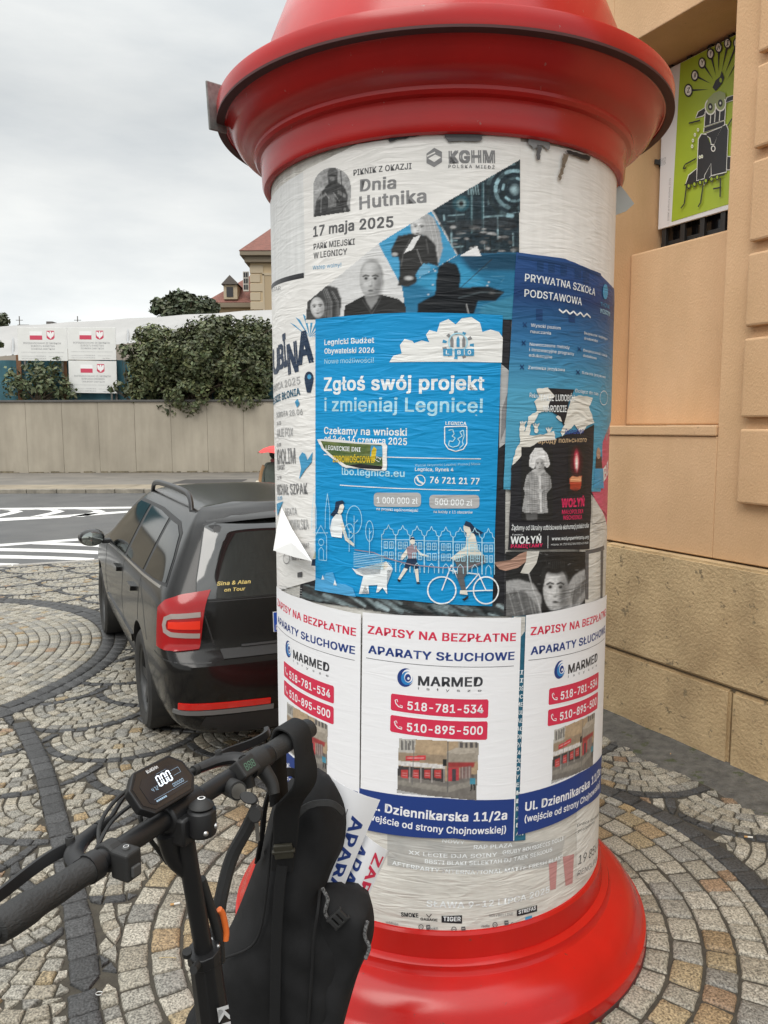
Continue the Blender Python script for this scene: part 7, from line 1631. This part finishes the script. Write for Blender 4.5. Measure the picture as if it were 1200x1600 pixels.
cable([(rx_-.06, .01, ZB_-.012), (rx_-.10, .02, ZB_-.02), (rx_-.15, .03, ZB_-.01), (xs_+.04, .035, ZB_-.02)], .0028)
cable([L_(at(402, 1262, 1.16)), L_(at(385, 1296, 1.16)), L_(at(362, 1340, 1.15)), L_(at(346, 1400, 1.13)), L_(at(338, 1455, 1.11)), L_(at(334, 1490, 1.09))], .0105, 'hose')
# lower parts of the scooter (below the picture, so it stands on the ground)
foot = sB+ax_*((.42-sB.z)/ax_.z); fo = Vector((foot.x, foot.y+.05, 0))
bm = bmesh.new(); tube(bm, [sB+ax_*.30, foot, Vector((fo.x, fo.y+.03, .28))], .032, 14, smooth=False); bmobj('head_tube', bm, m_blk, sco, smooth=True)
bm = bmesh.new()
for s_ in (-1, 1): tube(bm, [(fo.x+s_*.06, fo.y+.03, .30), (fo.x+s_*.065, fo.y+.07, .125)], .012, 10, smooth=False)
box(bm, (fo.x-.07, fo.y+.01, .29), (fo.x+.07, fo.y+.06, .32)); bmobj('fork', bm, m_blk, sco)
for yy in (.07, -.86):
    bm = bmesh.new(); lathe(bm, [(.07, -.03), (.10, -.038), (.122, -.03), (.127, 0), (.122, .03), (.10, .038), (.07, .03)], 40, Matrix.Translation((fo.x, fo.y+yy, .127)) @ Matrix.Rotation(R_(90), 4, 'Y')); wh_ = bmobj('wheel', bm, m_tyre, sco, smooth=True)
    bm = bmesh.new(); lathe(bm, [(.012, -.03), (.068, -.026), (.068, .026), (.012, .03)], 30, Matrix.Translation((fo.x, fo.y+yy, .127)) @ Matrix.Rotation(R_(90), 4, 'Y')); bmobj('hub', bm, m_blk, wh_, smooth=True)
bm = bmesh.new(); box(bm, (fo.x-.10, fo.y-.74, .14), (fo.x+.10, fo.y-.17, .20)); tube(bm, [(fo.x, fo.y-.16, .17), (fo.x, fo.y-.04, .22), (foot.x, foot.y+.02, .36)], .035, 12); box(bm, (fo.x-.08, fo.y-.88, .15), (fo.x-.055, fo.y-.72, .19)); box(bm, (fo.x+.055, fo.y-.88, .15), (fo.x+.08, fo.y-.72, .19)); bmobj('deck', bm, m_blk, sco, bevel=.008)
tag(sco, 'black electric scooter with lit display and wide handlebar in the foreground', 'electric scooter')
# keys
ky = empty('key', tuple(at(385, 1250, 1.10)))
def kp(px, py, Y): return at(px, py, Y)-ky.location
def disc(name, c, rx, ry, th, X, Yv, m, par):
    bm = bmesh.new(); M_ = frame(c, X, Yv) @ Matrix.Diagonal((rx, ry, 1, 1)); lathe(bm, [(0, th/2), (.85, th/2), (1, th*.25), (1, -th*.25), (.85, -th/2), (0, -th/2)], 26, M_); return bmobj(name, bm, m, par, smooth=True)
disc('fob', kp(389, 1247, 1.10), .0145, .0085, .008, (1, -.25, -.25), (.2, .5, .9), m_rub, ky)
bm = bmesh.new(); tube(bm, [kp(401, 1247, 1.10), kp(404, 1252, 1.10), kp(403, 1258, 1.10), kp(400, 1262, 1.10)], .0010, 6); bmobj('ring', bm, m_scr, ky, smooth=True)
disc('hanging_fob', kp(399, 1272, 1.10), .0105, .0125, .009, (1, 0, 0), (.05, .2, 1), m_rub, ky)
bm = bmesh.new(); p_ = kp(401, 1284, 1.10); q_ = kp(403, 1314, 1.10); strap(bm, [p_, p_.lerp(q_, .5), q_], .006, .0018, (1, .2, 0)); bmobj('key_blade', bm, mat('dull_steel', (.30, .29, .27)), ky)
tag(ky, 'two black headed keys, one in the scooter lock and one dangling below', 'key')

# ================================================================== backpack hung on the right grip
m_bag = mat('black_nylon', (.011, .011, .0115), .8, c2=(.018, .018, .019), vscale=9, bump=.6, bscale=900, bdist=.0006, spec=.25); m_web = mat('black_webbing', (.013, .013, .0135), .75, bump=.8, bscale=600, bdist=.0008, spec=.3)
BGY = 1.44; b0_ = at(430, 1660, BGY); bag = empty('backpack', tuple(b0_))
def bg(px, py, Y=BGY): return at(px, py, Y)-b0_
def pillow(name, pts, Y, half, m, par, step=.014, crease=.004, seed=0, flat=1.6, edge=.055):
    P2 = [bg(*p_, Y) for p_ in pts]; P2 = catmull(P2+[P2[0]], 4)[:-1]; poly = [(v.x, v.z) for v in P2]; yc = P2[0].y
    v2, f2 = fill_poly(poly, step); n = len(v2); V, F = [], []; ds = []
    for v in v2: ds.append(edge_dist(v, poly))
    for sg_ in (-1, 1):
        for v, d in zip(v2, ds):
            t = min(1, d/edge); y_ = half*math.sqrt(max(0, 1-(1-t)**2)); w_ = mnoise.noise((v[0]*9+seed, v[1]*5, sg_))*crease*2.5+mnoise.noise((v[0]*26+seed, v[1]*16+v[0]*9, sg_*2))*crease
            V.append((v[0], yc+sg_*(y_+(w_ if d > .004 else 0)), v[1]))
    on_edge = [i for i, d in enumerate(ds) if d < 1e-5]; mp_ = {n+i: i for i in on_edge}
    for f_ in f2:
        a, b, c = [Vector(V[i]) for i in f_[:3]]
        f_ = list(f_)
        if (b-a).cross(c-a).y > 0: f_.reverse()
        F.append(f_); F.append([mp_.get(n+i, n+i) for i in f_[::-1]])
    o = raw(name, V, F, m, par, smooth=True); return o
bd = pillow('body', [(432, 1238), (455, 1219), (480, 1213), (508, 1217), (530, 1238), (541, 1275), (537, 1320), (522, 1352), (512, 1385), (525, 1420), (548, 1445), (550, 1500), (535, 1560), (525, 1620), (505, 1690), (400, 1720), (310, 1700), (286, 1640), (292, 1590), (312, 1560), (338, 1520), (346, 1475), (368, 1430), (392, 1370), (408, 1325), (420, 1280)], BGY, .085, m_bag, bag, seed=3, crease=.011)
pk_ = pillow('front_pocket', [(498, 1384), (520, 1383), (545, 1389), (568, 1396), (580, 1408), (585, 1440), (580, 1475), (562, 1515), (548, 1560), (532, 1620), (512, 1690), (470, 1700), (462, 1600), (470, 1500), (482, 1430)], BGY-.02, .060, m_bag, bag, seed=8, crease=.009, edge=.035)
bm = bmesh.new()
tube(bm, [bg(500, 1386, 1.388), bg(497, 1420, 1.352), bg(490, 1470, 1.345), bg(486, 1540, 1.345), bg(480, 1620, 1.35)], .0030, 8); tube(bm, [bg(345, 1500, 1.37), bg(400, 1470, 1.345), bg(418, 1380, 1.345), bg(424, 1310, 1.352), bg(440, 1250, 1.37)], .0026, 8)
bmobj('piping', bm, m_web, bag, smooth=True)
bm = bmesh.new(); strap(bm, [bg(537, 1270, 1.372), bg(516, 1255, 1.36), bg(480, 1260, 1.352), bg(455, 1290, 1.348), bg(446, 1340, 1.346)], .012, .003, (0, .3, 1)); bmobj('zip', bm, mat('zip_tape', (.02, .02, .02), .5, bump=1, bscale=800, bdist=.001), bag, smooth=True)
def grip_strap():
    g = at(447, 1152, 1.33); gz = ZB_; gx = (SO+BU*(hb-.062)); A = BU
    f_ = Vector((BU.y, -BU.x, 0))           # towards the rider
    pts = [gx-f_*.028+Vector((0, 0, -.12)), gx-f_*.030+Vector((0, 0, -.03)), gx-f_*.018+Vector((0, 0, .018)), gx+Vector((0, 0, .0265)), gx+f_*.020+Vector((0, 0, .016)), gx+f_*.027+Vector((0, 0, -.02)), gx+f_*.028+Vector((0, 0, -.075))]
    return [p_-b0_ for p_ in pts]
gs = grip_strap()
bm = bmesh.new(); strap(bm, gs+[bg(450, 1262, 1.315), bg(446, 1310, 1.332), bg(440, 1360, 1.345)], lambda t: .054-.012*max(0, (t-.6)/.4), .007, lambda t: BU.lerp(Vector((1, .05, 0)), max(0, min(1, (t-.55)*3)))); bmobj('shoulder_strap', bm, m_web, bag, smooth=True)
bm = bmesh.new(); strap(bm, [bg(441, 1352, 1.338), bg(436, 1400, 1.336), bg(432, 1470, 1.338), bg(430, 1560, 1.34), bg(428, 1680, 1.345)], .020, .003, (1, 0, 0)); bmobj('webbing', bm, m_web, bag, smooth=True)
M_ = frame(bg(443, 1330, 1.326), (1, 0, .1), (0, -.1, 1)); bm = bmesh.new(); box(bm, (-.017, -.014, -.004), (.017, .014, .004), M_); box(bm, (-.021, -.003, -.005), (.021, .003, .005), M_); bmobj('strap_adjuster', bm, mat('khaki_plastic', (.035, .032, .022), .5), bag, bevel=.002)
bm = bmesh.new(); strap(bm, [bg(470, 1216, 1.43), bg(452, 1206, 1.40), bg(428, 1222, 1.37), bg(414, 1262, 1.36), bg(410, 1300, 1.37), bg(402, 1345, 1.40)], .016, .004, (.4, .8, .2)); bmobj('side_strap', bm, m_web, bag, smooth=True)
M_ = frame(bg(528, 1436, 1.352), (.75, .1, .7), (-.7, .0, .75)); bm = bmesh.new()
for k_ in range(3): box(bm, (-.016+k_*.0115, -.012, -.004), (-.0075+k_*.0115, .012, .004), M_)
box(bm, (-.018, -.014, -.006), (.018, -.009, .003), M_); box(bm, (-.018, .009, -.006), (.018, .014, .003), M_); bmobj('buckle', bm, m_rub, bag, bevel=.0015)
m_cord = mat('flecked_cord', (.016, .016, .016), .7, c2=(.22, .22, .22), vscale=260, vdetail=1)
for pts in ([(504, 1388), (512, 1405), (508, 1425), (516, 1440)], [(574, 1440), (570, 1462), (577, 1480), (571, 1498)]):
    bm = bmesh.new(); tube(bm, [bg(*p_, 1.362) for p_ in pts], .0036, 8); bmobj('draw_cord', bm, m_cord, bag, smooth=True)
tag(bag, 'black backpack hanging by its strap from the scooter grip before the column', 'backpack')

# ================================================================== rolled posters sticking out of the backpack
class Sheet:
    """a curled sheet of paper between four surveyed corners"""
    def __init__(s, c, Y, bulge, ends=(0, 0)):
        s.c = [at(px, py, y_) for (px, py), y_ in zip(c, Y)]; s.b = bulge
    def __call__(s, u, v, o=0):
        a = s.c[0].lerp(s.c[1], u); b = s.c[3].lerp(s.c[2], u); p_ = a.lerp(b, v); n = (s.c[1]-s.c[0]).cross(s.c[3]-s.c[0]).normalized()
        if n.y > 0: n = -n
        k = math.sin(math.pi*(.08+.92*u))
        return p_+n*(s.b*k*(1-.25*v)+o)
def rolled(name, sh, texts, lines, label):
    N_ = 18; V, F = [], []
    base = sh(.5, 1); root = empty(name, tuple(base))
    for o in (0, -.0012):
        for j in range(N_+1):
            for i in range(N_+1): V.append(sh(i/N_, j/N_, o)-base)
    n1 = (N_+1)**2
    for j in range(N_):
        for i in range(N_):
            q = [j*(N_+1)+i, j*(N_+1)+i+1, (j+1)*(N_+1)+i+1, (j+1)*(N_+1)+i]; F.append(q[::-1]); F.append([n1+k for k in q])
    rim = [i for i in range(N_+1)]+[j*(N_+1)+N_ for j in range(1, N_+1)]+[N_*(N_+1)+i for i in range(N_-1, -1, -1)]+[j*(N_+1) for j in range(N_-1, 0, -1)]
    for a, b in zip(rim, rim[1:]+rim[:1]): F.append((a, b, n1+b, n1+a))
    raw('sheet', V, F, mat('fresh_paper', (.80, .80, .82), .5), root, smooth=True).data.set_sharp_from_angle(angle=R_(50))
    for s, u0, v0, v1, cap, m in texts:
        vs, fs, adv = text2d(s, .03); bm = bmesh.new(); vv = [bm.verts.new((x/adv, y, l*1e-3)) for x, y, l in vs]
        for f in fs:
            try: bm.faces.new([vv[i] for i in f])
            except ValueError: pass
        for k in range(1, 16): bmesh.ops.bisect_plane(bm, geom=bm.verts[:]+bm.edges[:]+bm.faces[:], dist=1e-6, plane_co=(0, k/16*1.0, 0), plane_no=(0, 1, 0))
        bm.verts.index_update(); VV = []
        for v in bm.verts:
            VV.append(sh(u0+v.co.y*cap, v0+(v1-v0)*v.co.x, .0009+v.co.z*.01)-base)
        FF = [[v.index for v in f.verts] for f in bm.faces]; bm.free(); raw('lettering', VV, FF, m, root)
    for u0, v0, v1 in lines:
        VV = []; FF = []
        for k in range(13): v = v0+(v1-v0)*k/12; VV += [sh(u0-.006, v, .0007)-base, sh(u0+.006, v, .0007)-base]
        for k in range(12): FF.append((2*k, 2*k+1, 2*k+3, 2*k+2))
        raw('printed_line', VV, FF, mat('ink_hairline', (.1, .1, .11)), root)
    tag(root, label, 'rolled poster')
rolled('rolled_poster', Sheet([(512, 1208), (594, 1250), (532, 1398), (478, 1378)], (1.50, 1.49, 1.45, 1.46), .030), [('APARATY', .62, .22, 1.28, .24, MN)], [(.50, .18, .95)], 'larger rolled white sheet lettered in navy only, tucked behind the bag top')
rolled('rolled_poster', Sheet([(556, 1288), (608, 1330), (566, 1420), (520, 1404)], (1.52, 1.51, 1.47, 1.48), .026), [('APARAT', .12, .12, 1.30, .30, MN), ('ZAPISY', .66, .12, 1.35, .26, MR)], [], 'smaller rolled white sheet with red and navy letters above the bag pocket')
